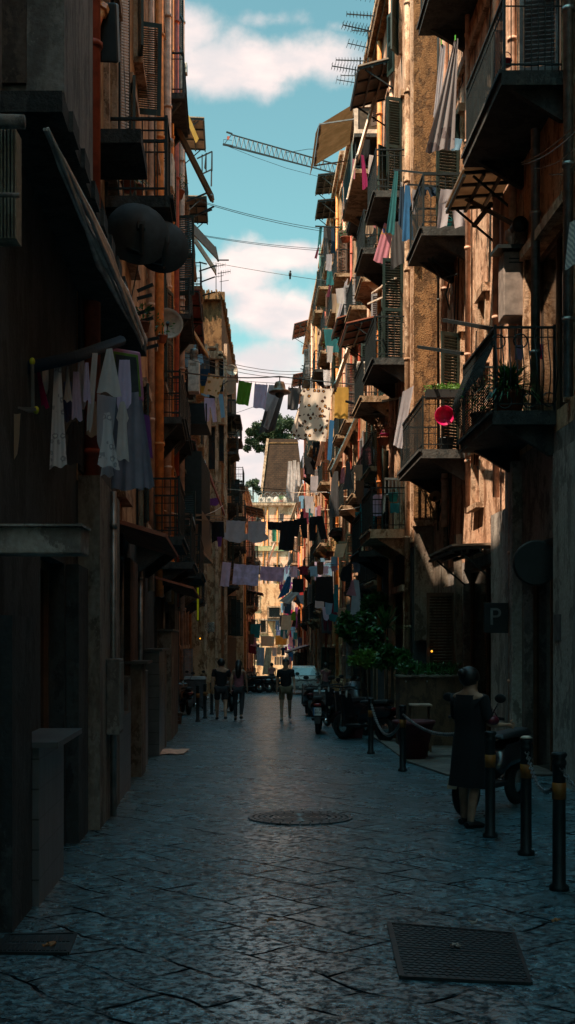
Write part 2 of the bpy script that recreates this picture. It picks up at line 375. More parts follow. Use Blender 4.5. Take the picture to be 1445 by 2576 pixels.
# ================================================================ buildings
def wall_mesh(b, xf, sgn, y0, y1, z0, z1, ops, thick=7, dep=.24):
    S = sorted({y0, y1} | {a for o in ops for a in o[:2]}); Z = sorted({z0, z1} | {a for o in ops for a in o[2:4]})
    P = lambda y, z, o=0: (xf(y) + sgn * o, y, z)
    for i in range(len(S) - 1):
        for j in range(len(Z) - 1):
            cy, cz = (S[i] + S[i + 1]) / 2, (Z[j] + Z[j + 1]) / 2
            if any(o[0] < cy < o[1] and o[2] < cz < o[3] for o in ops): continue
            b.q(P(S[i], Z[j]), P(S[i + 1], Z[j]), P(S[i + 1], Z[j + 1]), P(S[i], Z[j + 1]))
    for o in ops:
        a, c, e, f = o[:4]
        b.q(P(a, e), P(c, e), P(c, e, -dep), P(a, e, -dep)); b.q(P(a, f), P(c, f), P(c, f, -dep), P(a, f, -dep))
        b.q(P(a, e), P(a, f), P(a, f, -dep), P(a, e, -dep)); b.q(P(c, e), P(c, f), P(c, f, -dep), P(c, e, -dep))
    t = -thick
    b.q(P(y0, z0), P(y0, z1), P(y0, z1, t), P(y0, z0, t)); b.q(P(y1, z0), P(y1, z1), P(y1, z1, t), P(y1, z0, t))
    b.q(P(y0, z1), P(y1, z1), P(y1, z1, t), P(y0, z1, t)); b.q(P(y0, z0, t), P(y1, z0, t), P(y1, z1, t), P(y0, z1, t))
    return b

def window(root, xf, sgn, o, kind='window', shut=None, msh=None, trim=mCOR, rng=random):
    a, c, e, f = o[:4]; d = -.2; w = .07
    fr = MB()
    for (ya, yb, za, zb) in ((a, c, e, e + w), (a, c, f - w, f), (a, a + w, e + w, f - w), (c - w, c, e + w, f - w), ((a + c) / 2 - w / 2, (a + c) / 2 + w / 2, e + w, f - w)):
        fr.fbox(xf, sgn, ya, yb, za, zb, d, d + .06)
    wn_ = fr.build(kind, mWOODF, root)
    p = MB(); p.fbox(xf, sgn, a, c, e, f, d - .03, d + .02); p.build('pane', mGLASS, wn_)
    if trim:
        t = MB(); tw = .13
        t.fbox(xf, sgn, a - tw, a - .003, e, f, 0.001, .07); t.fbox(xf, sgn, c + .003, c + tw, e, f, 0.001, .07)
        t.fbox(xf, sgn, a - tw - .06, c + tw + .06, f + .003, f + .16, 0.001, .13)
        if kind == 'window': t.fbox(xf, sgn, a - tw, c + tw, e - .1, e - .003, 0.001, .15)
        t.build('surround', trim, wn_)
    if shut:
        for side, ang in zip((0, 1), shut):
            if ang is None: continue
            L = (c - a) / 2; hy = a if side == 0 else c; yd = -1 if side == 0 else 1
            th = R(ang); s = MB()      # ang 0 = flat on the wall, 90 = sticking out
            h0 = Vector((xf(hy) + sgn * .09, hy, 0)); dv = Vector((sgn * math.sin(th), yd * math.cos(th), 0))
            nv = Vector((-dv.y, dv.x, 0)) * .02
            def pn(l0, l1, z0_, z1_, k=1.0):
                A = h0 + dv * l0; B = h0 + dv * l1
                s.hexa([A - nv * k + Vector((0, 0, z0_)), A + nv * k + Vector((0, 0, z0_)), B + nv * k + Vector((0, 0, z0_)), B - nv * k + Vector((0, 0, z0_)),
                        A - nv * k + Vector((0, 0, z1_)), A + nv * k + Vector((0, 0, z1_)), B + nv * k + Vector((0, 0, z1_)), B - nv * k + Vector((0, 0, z1_))])
            pn(0, .06, e, f); pn(L - .06, L, e, f); pn(.061, L - .061, e, e + .12); pn(.061, L - .061, f - .08, f); pn(.061, L - .061, (e + f) / 2 - .04, (e + f) / 2 + .04)
            z = e + .14
            while z < f - .1:
                A = h0 + dv * .062; B = h0 + dv * (L - .062)
                s.hexa([A - nv * .8 + Vector((0, 0, z)), A + nv * .8 + Vector((0, 0, z + .035)), B + nv * .8 + Vector((0, 0, z + .035)), B - nv * .8 + Vector((0, 0, z)),
                        A - nv * .8 + Vector((0, 0, z + .012)), A + nv * .8 + Vector((0, 0, z + .047)), B + nv * .8 + Vector((0, 0, z + .047)), B - nv * .8 + Vector((0, 0, z + .012))])
                z += .062
            s.build('shutter', msh or mSHUT, wn_)
    return wn_

def railing(b, xf, sgn, y0, y1, z, dep, h=1.0, step=.12, t=.014, belly=False, solid=False):
    def P(y, o, zz): return Vector((xf(y) + sgn * o, y, zz))
    o = dep - .05; ya, yb = y0 + .05, y1 - .05
    path = [P(ya, .02, 0), P(ya, o, 0), P(yb, o, 0), P(yb, .02, 0)]
    for p, q in zip(path, path[1:]):
        b.bar(p + Vector((0, 0, z + h)), q + Vector((0, 0, z + h)), .045, .03); b.bar(p + Vector((0, 0, z + .1)), q + Vector((0, 0, z + .1)), .03, .02)
        if h > .8: b.bar(p + Vector((0, 0, z + h - .14)), q + Vector((0, 0, z + h - .14)), .02, .014)
        n = max(1, int((q - p).length / step)); d = (q - p)
        outw = Vector((d.y, -d.x, 0)).normalized()
        c0 = P((ya + yb) / 2, .2, 0)
        if (p + d / 2 - c0).dot(outw) < 0: outw = -outw
        for i in range(n + 1):
            a = p + d * (i / n)
            if belly:
                pts = [a + outw * (.22 * math.sin(min(1, tt * 1.15) * math.pi) ** 1.2 * (1.25 - tt)) + Vector((0, 0, z + .1 + (h - .1) * tt)) for tt in (0, .12, .25, .4, .55, .7, .85, 1)]
                b.tube(pts, t * .75, 4, False)
            else: b.bar(a + Vector((0, 0, z + .02)), a + Vector((0, 0, z + h)), t)
    for p in path: b.bar(p + Vector((0, 0, z)), p + Vector((0, 0, z + h + .04)), .035)

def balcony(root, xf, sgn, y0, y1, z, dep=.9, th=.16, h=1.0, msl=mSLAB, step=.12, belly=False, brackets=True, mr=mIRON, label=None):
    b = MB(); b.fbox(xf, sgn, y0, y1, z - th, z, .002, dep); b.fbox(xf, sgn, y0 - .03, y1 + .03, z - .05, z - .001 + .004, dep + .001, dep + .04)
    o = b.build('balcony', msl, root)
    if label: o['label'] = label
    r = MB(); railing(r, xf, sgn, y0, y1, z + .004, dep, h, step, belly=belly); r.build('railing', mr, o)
    if brackets:
        n = max(2, int((y1 - y0) / 1.6))
        for i in range(n):
            k = MB()
            yy_ = y0 + .15 + (y1 - y0 - .42) * i / (n - 1)
            P = lambda o_, zz, dy: (xf(yy_) + sgn * o_, yy_ + dy, zz)
            k.hexa([P(.003, z - th - .42, 0), P(.06, z - th - .42, 0), P(.06, z - th - .42, .12), P(.003, z - th - .42, .12),
                    P(.003, z - th - .003, 0), P(dep * .8, z - th - .003, 0), P(dep * .8, z - th - .003, .12), P(.003, z - th - .003, .12)])
            k.build('bracket', msl, o)
    return o

def pipe(root, xf, sgn, y, z0, z1, r=.06, m=mPIPEP, o=.1):
    b = MB(); p = Vector((xf(y) + sgn * o, y, 0)); b.tube([p + Vector((0, 0, z0)), p + Vector((0, 0, z1))], r, 8)
    z = z0 + 1
    while z < z1: b.tube([p + Vector((0, 0, z)), p + Vector((0, 0, z + .06))], r * 1.25, 8); z += 2.1
    return b.build('drainpipe', m, root, True)

def cornice(root, xf, sgn, y0, y1, z, m=mCOR, d=.35, h=.4):
    b = MB(); b.fbox(xf, sgn, y0, y1, z - h * .5, z, .002, d); b.fbox(xf, sgn, y0, y1, z - h, z - h * .5 - .002, .002, d * .55)
    return b.build('cornice', m, root)

def pilaster(root, xf, sgn, y0, y1, z0, z1, d=.12, m=mCOR, name='pilaster'):
    return MB().fbox(xf, sgn, y0, y1, z0, z1, .002, d).build(name, m, root)

def building(label, xf, sgn, y0, y1, z0, z1, m, ops, name='apartment_building', thick=7, group=None, gfl=None):
    root = thing(name, label, 'building', (xf((y0 + y1) / 2), (y0 + y1) / 2, z0), group)
    if gfl:  # lower storey gets a darker material, street shade put into its colour
        wall_mesh(MB(), xf, sgn, y0, y1, z0, gfl[0] - .004, [o for o in ops if o[3] < gfl[0]], thick).build('ground_floor_wall', gfl[1], root); z0 = gfl[0]; ops = [o for o in ops if o[2] > gfl[0]]
    if isinstance(z1, (int, float)): wall_mesh(MB(), xf, sgn, y0, y1, z0, z1, [o for o in ops], thick).build('wall', m, root)
    else:
        a = y0
        for (c, zt_) in z1:
            wall_mesh(MB(), xf, sgn, a, c, z0, zt_, [o for o in ops if a <= o[0] and o[1] <= c], thick).build('wall', m, root); a = c
    return root

def awning(root_label, p0, p1, w, m, th=.05, name='awning', roll=True, lab=None):
    """long lowered awning seen from its side: canvas between two points, with a roller at its end"""
    p0, p1 = Vector(p0), Vector(p1)
    t = thing('awning', lab, 'awning', p0, 'lowered awnings with long bars')
    b = MB(); b.bar(p0, p1, w, th, up=(1, 0, .2)); c = b.build('canvas', m, t, bevel=.012)
    d = (p1 - p0).normalized(); a = d.cross(Vector((1, 0, .2))).normalized() * w / 2
    MB().tube([p1 - a * 1.15, p1 + a * 1.15], .035, 8).tube([p0 - a * 1.1, p0 + a * 1.1], .03, 8).build('end_bar', mMETAL, t, True)
    return t

GRB = 'apartment buildings on the right side of the alley'
GLB = 'apartment buildings on the left side of the alley'
# ---------------- R1: near right building (runs on behind the camera)
ops = [(17.0, 19.2, zg(18) - .1, 3.2), (16.7, 17.8, 9.6, 12.3), (18.4, 19.3, 9.6, 12.3), (16.6, 18.9, 5.0, 7.7), (12, 13.2, 5, 7.7), (12, 13.2, 9.6, 12.3), (8, 9.2, 5, 7.7), (8, 9.2, 9.6, 12.3), (17.0, 18.2, 14.2, 16.8)]
R1 = building('shadowed building at the right edge with iron balconies over a tall dark doorway', XR, -1, -32, 19.95, -1, 26, mPEACH, ops, group=GRB, gfl=(4.7, mGREYW))
window(R1, XR, -1, ops[0], 'door', None, trim=None)
window(R1, XR, -1, ops[1], 'balcony_door', (100, None), mSHUTG); window(R1, XR, -1, ops[2], 'balcony_door', None)
window(R1, XR, -1, ops[3], 'balcony_door', None, mSHUTG)
for o in ops[4:]: window(R1, XR, -1, o, 'window', (15, 15))
pilaster(R1, XR, -1, 15.3, 16.7, -.6, 4.3, .18, mPILR); pilaster(R1, XR, -1, 19.35, 19.9, -.6, 4.6, .16, mPILR)
for yy_ in (16.2, 18.05, 19.6): pipe(R1, XR, -1, yy_, 0 if yy_ > 19 else 5, 25, .07, mPIPEP if yy_ > 19 else mMETAL)
balcony(R1, XR, -1, 16.6, 19.5, 9.6, .92, .2, 1.05, step=.09, label='big dark iron balcony overhead at top right')
balcony(R1, XR, -1, 17.2, 19.8, 5.0, .92, .2, 1.2, step=.085, belly=True, label='wrought iron balcony with bulging bars')
balcony(R1, XR, -1, 16.0, 19.0, 14.3, .92, .2, 1.05, step=.12)
# scroll rings on the bulging balcony's end
for u_, v_ in ((1252, 860), (1308, 858), (1268, 1010), (1330, 1008), (1380, 1005)):
    c = D(u_, v_, 17.24)
    b = MB(); b.tube([c + Vector((.1 * math.cos(k * R(30)), 0, .1 * math.sin(k * R(30)))) for k in range(13)], .011, 5, False)
    b.build('railing_scroll', mIRON, R1)
# ---------------- R2: lit pale plaster building
ops = [(21.3, 24.6, zg(23) - .1, 3.15), (25.1, 26.3, zg(25) - .1, 2.7), (22.1, 22.6, 6.9, 8.1), (24.6, 25.5, 5.5, 8.0), (24.6, 25.6, 10.0, 12.5), (21.6, 22.5, 14.2, 16.6), (24.2, 25.1, 14.6, 16.8),
       (22.6, 23.3, 4.3, 5.3), (21.0, 21.7, 10.0, 12.3)]
R2 = building('sunlit peeling pink plaster building above the parking sign', XR, -1, 19.98, 27.98, -1, 25, mPINK, ops, group=GRB, gfl=(3.3, mGREYW))
window(R2, XR, -1, ops[0], 'shop_door', None, trim=None); window(R2, XR, -1, ops[1], 'door', (85, None), mTANW if 0 else mSHUTB, trim=mTANW)
for o, s in zip(ops[2:], (None, (60, None), (75, None), (30, None), (25, 70), None, (20, None))): window(R2, XR, -1, o, 'window' if o[3] - o[2] < 2 else 'balcony_door', s)
pilaster(R2, XR, -1, 20.0, 21.15, -.8, 3.9, .14, mPILR); pilaster(R2, XR, -1, 25.15 - .4, 25.05, -.8, 3.9, .12, mTANW); pilaster(R2, XR, -1, 26.5, 27.9, -.8, 4.4, .10, mTANW)
for yy_, m_, r_ in ((20.9, mPIPEP, .06), (26.35, mPIPEP, .07), (27.2, mIRON, .03), (23.6, mPIPEP, .05)): pipe(R2, XR, -1, yy_, 4.2, 24.5, r_, m_)
rgc = random.Random(5)
for k in range(9):
    y_ = rgc.uniform(20.5, 27.6); z_ = rgc.uniform(6, 16); pts = [(XR(y_ + j * .25) - .03, y_ + j * .25 * (1 if k % 3 else .1), z_ - j * rgc.uniform(.4, 1.1) - .1 * (j % 2)) for j in range(5)]
    MB().tube(pts, .013, 5).build('wall_cable', mIRON, R2)
balcony(R2, XR, -1, 24.0, 26.0, 10.0, .95, .18, 1.05, step=.13)
balcony(R2, XR, -1, 24.1, 27.6, 5.55, .95, .18, 1.05, step=.12)
balcony(R2, XR, -1, 20.3, 24.4, 14.2, .95, .18, 1.05, step=.14)
pilaster(R2, XR, -1, 20.0, 27.95, 13.3, 13.5, .1, mCOR, 'string_course')
# ---------------- R3: ochre building whose end wall steps out
ops = [(29.2, 30.2, 8.5, 11), (32.2, 33.0, 8.5, 10.8), (29.4, 30.2, 12.6, 15), (32.4, 33.2, 12.6, 15), (29.4, 30.4, 4.4, 6.8), (32.3, 33.3, 4.4, 6.8), (29.3, 31.3, -.8, 2.9), (32.4, 33.2, -.8, 2.6), (30.1, 30.9, 16.4, 18)]
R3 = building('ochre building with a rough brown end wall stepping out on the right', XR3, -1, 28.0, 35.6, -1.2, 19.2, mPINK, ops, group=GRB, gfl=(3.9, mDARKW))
for i, o in enumerate(ops): window(R3, XR3, -1, o, 'balcony_door' if i < 6 else 'door', ((80, None), (30, 20), (70, None), (40, 20), None, (20, None), None, None, (30, 20))[i])
b = MB(); b.box(XR3(28) + .01, XR(28) + .2, 27.94, 27.995, 4.0, 19.2); b.build('end_wall', mBROWN, R3)
b = MB(); b.box(XR3(28) + .02, XR(28) - .1, 27.86, 27.935, 1.7, 4.35); b.build('wall_panel', mTANW, R3)
b = MB(); b.box(XR3(28) - .02, XR(28) - .02, 27.80, 27.99, 4.36, 4.5); b.build('ledge', mCOR, R3)
for yy_, m_ in ((28.25, mCOR), (31.4, mPIPEP), (34.2, mPIPEO)): pipe(R3, XR3, -1, yy_, 1, 18.8, .07, m_)
pilaster(R3, XR3, -1, 28.0, 28.5, 4, 19, .05, mCOR); pilaster(R3, XR3, -1, 30.9, 31.2, 4, 19, .06, mCOR)
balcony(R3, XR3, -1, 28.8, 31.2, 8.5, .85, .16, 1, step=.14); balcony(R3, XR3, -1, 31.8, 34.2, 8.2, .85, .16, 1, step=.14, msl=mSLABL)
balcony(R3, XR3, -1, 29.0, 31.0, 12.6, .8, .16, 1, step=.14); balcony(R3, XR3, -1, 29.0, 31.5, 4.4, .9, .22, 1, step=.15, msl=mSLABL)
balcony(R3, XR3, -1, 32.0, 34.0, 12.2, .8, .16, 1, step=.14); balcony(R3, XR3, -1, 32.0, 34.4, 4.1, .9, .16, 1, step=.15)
cornice(R3, XR3, -1, 28.0, 35.6, 19.2, mBROWN, .3, .35)
# ---------------- R4..R7 generated rows, each storey different
def row(label, xf, sgn, y0, y1, ztop, m, zs, bays, group, mb=None, seed=1, bal=.62, dep=.66, base=-3, thick=7, pipes=True, gnd=mDARKW, wmin=.9, gfz=None):
    rg = random.Random(seed); ops = []; info = []
    bw = (y1 - y0) / bays
    for zi, z in enumerate(zs):
        for k in range(bays):
            c = y0 + bw * (k + .5) + rg.uniform(-.15, .15); w = min(wmin, bw * .4) / 2
            isb = rg.random() < bal
            o = (c - w, c + w, z + (.02 if isb else .8), z + 2.35)
            if o[3] < ztop - .5: ops.append(o); info.append((isb, z, c))
    root = building(label, xf, sgn, y0 + .02, y1, base, ztop, m, ops, group=group, thick=thick, gfl=gfz)
    for o, (isb, z, c) in zip(ops, info):
        s = rg.choice([(70, None), (20, 25), (12, 60), (15, 10), None, None]); ms = rg.choice([mSHUT, mSHUTB, mSHUT, mSHUTG])
        window(root, xf, sgn, o, 'balcony_door' if isb else 'window', s, ms)
        if isb and z > 2:
            hw = bw * rg.uniform(.30, .42); d = dep * rg.uniform(.8, 1.1)
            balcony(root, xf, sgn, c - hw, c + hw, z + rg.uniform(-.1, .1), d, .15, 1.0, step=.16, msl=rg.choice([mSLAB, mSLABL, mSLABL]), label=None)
    if pipes:
        for k in range(bays + 1):
            yy_ = y0 + .15 + (y1 - y0 - .3) * k / bays; pipe(root, xf, sgn, yy_, base + 3, ztop - .2, rg.choice([.05, .07]), rg.choice([mPIPEP, mPIPEO, mPIPER, mPIPEP]))
    cornice(root, xf, sgn, y0 + .02, y1, ztop + .01, mCOR, .3, .35)
    return root
R4 = row('tall ochre building with a canvas awning and box window near the roof on the right', XR, -1, 35.7, 53.5, 22.4, mPEACH, [-.6, 3.6, 7.0, 10.4, 13.8, 17.3], 5, GRB, seed=3, gfz=(3.3, mDARKW))
R5 = row('crowded balconied building behind the thin green netting pole on the right', XR, -1, 53.5, 70, 23.6, mOCHRE, [-1, 3.4, 6.7, 10.0, 13.4, 16.8, 20.1], 4, GRB, seed=5)
R6 = row('farther right building rising under the red tiled canopies', XR, -1, 70, 90, 23.4, mPEACH, [-1.3, 3.0, 6.4, 9.8, 13.2, 16.6, 19.6], 4, GRB, seed=8)
R7 = row('lowest and farthest building of the right side row with sunlit laundry', XR, -1, 90, 122, 13.5, mYEL, [-1.6, 1.8, 5.0, 8.2, 10.9], 6, GRB, seed=11, base=-7)

# ---------------- LEFT
# L1 near building, ground floor dark
ops = [(9.6, 11.0, zg(10) - .1, 2.4), (5.2, 6.6, zg(6), 2.3), (13.0, 14.2, zg(13) - .1, 2.5), (9.2, 10.4, 5.3, 7.6), (5, 6, 5.3, 7.6), (12.6, 13.5, 8.0, 10), (9.5, 10.5, 9.5, 11.8)]
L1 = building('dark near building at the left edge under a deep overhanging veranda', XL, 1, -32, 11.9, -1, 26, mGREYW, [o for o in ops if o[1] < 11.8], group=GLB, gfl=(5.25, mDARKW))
window(L1, XL, 1, ops[0], 'door', None, trim=None); window(L1, XL, 1, ops[1], 'door', None, trim=None); window(L1, XL, 1, ops[3], 'balcony_door', None); window(L1, XL, 1, ops[4], 'window', None); window(L1, XL, 1, ops[6], 'window', None)
MB().fbox(XL, 1, -31, 11.85, -.6, 3.0, .002, .03).build('ground_floor_render', mDARKW, L1) if 0 else None
# L2 long building with pipes
W2 = [(14.6, 15.5, 7.4, 9.8), (17.6, 18.5, 7.4, 9.8), (22.2, 23.1, 7.4, 9.8), (26.5, 27.5, 7.4, 9.8), (31.5, 32.5, 7.4, 9.8),
      (14.8, 15.7, 11.2, 13.4), (19.2, 20.2, 11.0, 13.4), (23.2, 24.1, 11.2, 13.4), (28.5, 29.4, 11.2, 13.4), (33, 34, 11.2, 13.4),
      (16, 17, 3.7, 6.0), (20.5, 21.5, 3.7, 6.0), (25, 26, 3.7, 6.0), (31, 32, 3.7, 6.0), (34.5, 35.5, 3.7, 6.0),
      (25.2, 26.2, 15, 17.3), (28.6, 29.6, 15, 17.3), (34, 35, 15, 17.3), (33, 34, 18.5, 20.6),
      (16.2, 17.4, -.5, 2.4), (20.0, 21.3, -.6, 2.4), (24.5, 25.4, -.7, 2.4), (29, 30.4, -.8, 2.4), (33, 34.4, -.9, 2.4)]
L2 = building('long orange plaster building with red and orange drainpipes on the left', XL, 1, 11.95, 36.9, -1.2, ((24.3, 17.6), (30.6, 19.4), (36.9, 22.3)), mORANGE, W2, group=GLB, gfl=(3.3, mDARKW))  # roof steps above the frame shaped to let sun reach the right walls
for i, o in enumerate(W2):
    window(L2, XL, 1, o, 'door' if i >= 19 else 'window', (None, (12, None), None, (10, 12), (80, None) if i == 14 or i == 9 else None)[i % 5] if i < 19 else None, trim=mCOR if i < 19 else None)
for yy_, m_, r_ in ((12.35, mPIPER, .09), (21.9, mPIPEP, .06), (24.6, mPIPEO, .09), (25.3, mPIPEP, .05), (27.9, mPIPEP, .09), (29.6, mPIPEO, .08), (32.2, mPIPER, .10), (33.6, mIRON, .06), (36.3, mPIPEP, .1)):
    pipe(L2, XL, 1, yy_, 2.6, 17.4 if yy_ < 24.3 else 19.2 if yy_ < 30.6 else 22.1, r_, m_)
for (a, c, z, d, ll) in ((14.6, 15.35, 7.12, .8, None), (27.9, 30.2, 6.9, .5, None), (24.9, 27.2, 6.35, .55, None), (31.0, 33.4, 7.0, .5, None), (32.6, 35.4, 10.6, .5, None), (28.2, 30.4, 14.6, .5, None),
                 (19.6, 22.0, 3.4, .75, None), (24.4, 27.2, 3.3, .8, None), (30, 34, 3.4, .85, None)):
    balcony(L2, XL, 1, a, c, z, d, .14, .95, step=.13)
# ground floor plinths and pilasters of the left side (painted, stepped forward)
def gf(y0, y1, z0, z1, d, m, name='plinth', r=None):
    return MB().fbox(XL, 1, y0, y1, z0, z1, .003, d).build(name, m, r or (L1 if y1 < 11.9 else L2))
mTILEL = mat('grey wall tiles', (.12, .12, .125), .35, kind='tile', c2=(.10, .10, .105), c3=(.03, .03, .03), scale=2.4)
gf(2, 7.3, -.4, 2.0, .10, mTILEL); gf(7.45, 8.2, -.5, 1.85, .16, mDARKW); gf(8.25, 9.5, -.5, .95, .20, mTILEL)
gf(11.1, 11.85, -.5, 2.4, .12, mDARKW, 'pilaster')
MB().fbox(XL, 1, 13.0, 14.05, 7.1, 7.25, .003, .56).build('canopy_slab', mSLAB, L2)
MB().fbox(XL, 1, 11.97, 16.0, 3.4, 6.85, .003, .03).build('wall_panel', mDARKW, L2)  # dark sheet added over the wall, stands in for shade around the slab
gf(12.0, 14.2, -.6, 3.35, .22, mat('olive grey pillar', (.20, .18, .15), .9, kind='plaster', c2=(.12, .10, .08), c3=(.25, .22, .19), scale=1.4), 'pilaster'); gf(14.25, 15.6, -.6, 2.9, .10, mRUSTW, 'pilaster'); gf(14.3, 16.1, -.6, .75, .2, mTILEL)
gf(17.5, 18.4, -.7, 1.35, .24, mTANW); gf(18.5, 19.9, -.7, 1.2, .18, mTILEL); gf(17.45, 18.9, .8, 2.9, .08, mRUSTW, 'pilaster')
gf(21.4, 23.2, -.8, 1.5, .28, mTILEL); gf(23.3, 23.9, -.8, 1.5, .28, mTANW); gf(25.5, 28.8, -.9, 1.9, .30, mTANW); gf(30.6, 32.6, -.9, 3.0, .15, mTANW, 'pilaster')
for (a, c, z) in ((8.2, 9.55, .955), (21.35, 23.95, 1.505), (25.4, 28.9, 1.905), (17.4, 18.45, 1.355)):
    MB().fbox(XL, 1, a, c, z, z + .04, .003, .34).build('ledge', mTILEL, L1 if c < 11.9 else L2)
MB().box(-2.1, X(204, 7.6), 7.6, 7.9, H(1392, 7.6), H(1325, 7.6)).build('fascia_board', mPILR, L1, bevel=.01)
MB().box(-2.1, X(207, 7.58), 7.56, 7.92, H(1325, 7.6) + .001, H(1319, 7.6)).build('ledge', mPILR, L1)
for (a, c, z, d) in ((14.6, 18.2, 2.95, .75), (24.5, 30.5, 2.75, .8)):
    b = MB(); P = lambda y, o, zz: (XL(y) + o, y, zz)
    b.hexa([P(a, .01, z + .22), P(a, d, z), P(c, d, z), P(c, .01, z + .22), P(a, .01, z + .27), P(a, d, z + .05), P(c, d, z + .05), P(c, .01, z + .27)])
    b.build('tiled_canopy', mTILER, L2)
for (y_, z_, w_, h_) in ((12.6, .7, .5, .8), (16.6, .6, .45, .6), (20.2, .5, .4, .7)):
    bx_ = MB().fbox(XL, 1, y_, y_ + w_, z_, z_ + h_, .222 if y_ < 14 else .003, .36 if y_ < 14 else .12).build('meter_cabinet', mGREYW, L2, bevel=.01); MB().fbox(XL, 1, y_ + .03, y_ + w_ - .03, z_ + .04, z_ + h_ - .04, .361 if y_ < 14 else .121, .368 if y_ < 14 else .128).build('cabinet_door', mMETAL, bx_)
for (y_, z0_, z1_) in ((12.9, -.2, 3.3), (16.3, -.3, 3.2), (19.95, -.4, 3.2), (27.0, -.4, 3.2)): pipe(L2, XL, 1, y_, z0_, z1_, .035, mMETAL, .27 if y_ < 14 else .05)
for (y_, z_) in ((13.6, 1.5), (14.9, 1.3), (22.2, .6), (26.0, .9)):
    o_ = {13.6: .222, 14.9: .103, 22.2: .283, 26.0: .303}[y_]; MB().fbox(XL, 1, y_, y_ + .32, z_, z_ + .45, o_, o_ + .004).build('poster', mat('torn poster paper', (.30, .27, .24), .8, kind='plaster', c2=(.1, .09, .09), scale=5), L2)
# near veranda overhang on L1/L2: enclosed box above, slab below
XO = lambda y: -1.17 - .04 * y
b = MB()
b.hexa([(-4, 8, 5.35), (XO(8), 8, 5.35), (XO(12) - .3, 12, 5.35), (-4, 12, 5.35), (-4, 8, 12), (XO(8), 8, 12), (XO(12) - .3, 12, 12), (-4, 12, 12)])
b.build('veranda', mGREYW, L1)
b = MB(); b.box(-2.3, X(66, 7.98), 7.96, 7.995, 5.4, 11.9); b.build('veranda_panel', mRUSTW if 0 else mat('brown render panel', (.10, .07, .055), .9, kind='plaster', scale=2), L1)
b = MB(); n = 22
for i in range(n):
    a = 7.9 + 6.8 * i / n; c = 7.9 + 6.8 * (i + 1) / n; xo = .03 if i % 2 else 0
    b.hexa([(XL(a) - .3, a, 5.18), (XO(a) + xo, a, 5.18), (XO(c) + xo, c, 5.18), (XL(c) - .3, c, 5.18), (XL(a) - .3, a, 5.32), (XO(a) + xo, a, 5.32), (XO(c) + xo, c, 5.32), (XL(c) - .3, c, 5.32)])
b.build('balcony', mSLAB, L1)
# glazed strip and roller box below the veranda
b = MB(); b.box(-1.9, X(40, 7.0), 7.0, 7.15, H(600, 7.0), H(325, 7.0))
tb = b.build('wall_panel', mat('ribbed tan cladding', (.30, .25, .18), .7, kind='plaster', scale=2.5), L1)
for i in range(6):
    b = MB(); u_ = -10 + i * 9; b.box(X(u_, 6.99), X(u_ + 1.2, 6.99), 6.97, 6.998, H(598, 7), H(327, 7)); b.build('panel_rib', mIRON, tb)
MB().tube([D(-30, 305, 6.9), D(62, 308, 6.9)], .04, 10).build('roller', mGREYW, L1, True); MB().tube([D(-30, 490, 6.9), D(48, 492, 6.9)], .015, 8).build('bottom_bar', mGREYW, L1, True)
# ---------------- L3
L3 = row('shadowed left building with satellite dishes, awnings and a corner balcony against the sky', XL3, 1, 37.0, 60.9, 19.8, mPEACH, [-1, 3.6, 7.1, 10.6, 13.9, 16.9], 7, GLB, seed=21, dep=.85, bal=.9, thick=8)
b = MB(); x0, x1 = -4.3, X(507, 38); b.box(x0, x1, 38, 38.06, H(1386, 38), H(1135, 38)).box(x1 - .06, x1, 38.061, 42.5, H(1386, 38), H(1386, 38) + 1.3)
for k in range(9): b.box(x1 - .05, x1 - .01, 38.1 + k * .5, 38.2 + k * .5, H(1386, 38) + 1.301, H(1140, 38))
b.build('enclosed_balcony', mIRON, L3); MB().box(x0, x1 + .06, 37.95, 42.6, H(1394, 38), H(1387, 38)).build('balcony_edge', mCOR, L3)
MB().box(-4.3, X(520, 44), 44, 46.5, H(1066, 44), H(1015, 44)).build('balcony_box', mIRON, L3)
# ---------------- L4 : bare tuff end wall
ops = [(63.5, 64.4, 9.5, 11.4), (67.5, 68.4, 9.5, 11.4), (72, 73, 9.5, 11.4), (63.5, 64.4, 6, 8), (68, 69, 6, 8), (73, 74, 6, 8), (65, 66, 13, 15), (71, 72, 13, 15), (67, 68, 2, 4.2), (72, 73, 2, 4.2), (77, 78, 6, 8), (77, 78, 10, 12), (77, 78, 2, 4.2)]
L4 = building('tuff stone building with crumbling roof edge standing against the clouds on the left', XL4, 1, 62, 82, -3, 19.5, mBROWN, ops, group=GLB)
for i, o in enumerate(ops): window(L4, XL4, 1, o, 'window', ((40, 90), None, (80, None))[i % 3])
b = MB(); b.box(-7, XL4(62) - .02, 61.86, 61.99, -2, 16.2); b.build('end_wall', mPEACH, L4)
for u_ in (517, 545, 567):
    b = MB(); b.box(X(u_ - 4, 61.8), X(u_ + 4, 61.8), 61.7, 61.855, 0, 17.0); b.build('pilaster', mCOR, L4)
wnd = [(525, 880, 541, 1010), (551, 900, 562, 985), (525, 1075, 540, 1180), (551, 1070, 563, 1160)]
for (ua, va, ub, vb) in wnd:
    b = MB(); b.box(X(ua, 61.8), X(ub, 61.8), 61.80, 61.857, H(vb, 61.8), H(va, 61.8)); w_ = b.build('window', mGLASS, L4)
    b = MB(); b.box(X(ua - 3, 61.7), X(ub + 3, 61.7), 61.55, 61.858, H(va, 61.8) + .02, H(va - 6, 61.8)); b.build('lintel', mCOR, w_)
b = MB(); rg = random.Random(4)
yy_ = 61.8
for i in range(19):
    x0 = X(480, 62) + i * .08; b.box(x0, x0 + .085, 61.6 + rg.uniform(0, .15), 63, 19.3, 19.55 + rg.uniform(0, .3) - max(0, (10 - i)) * 0)
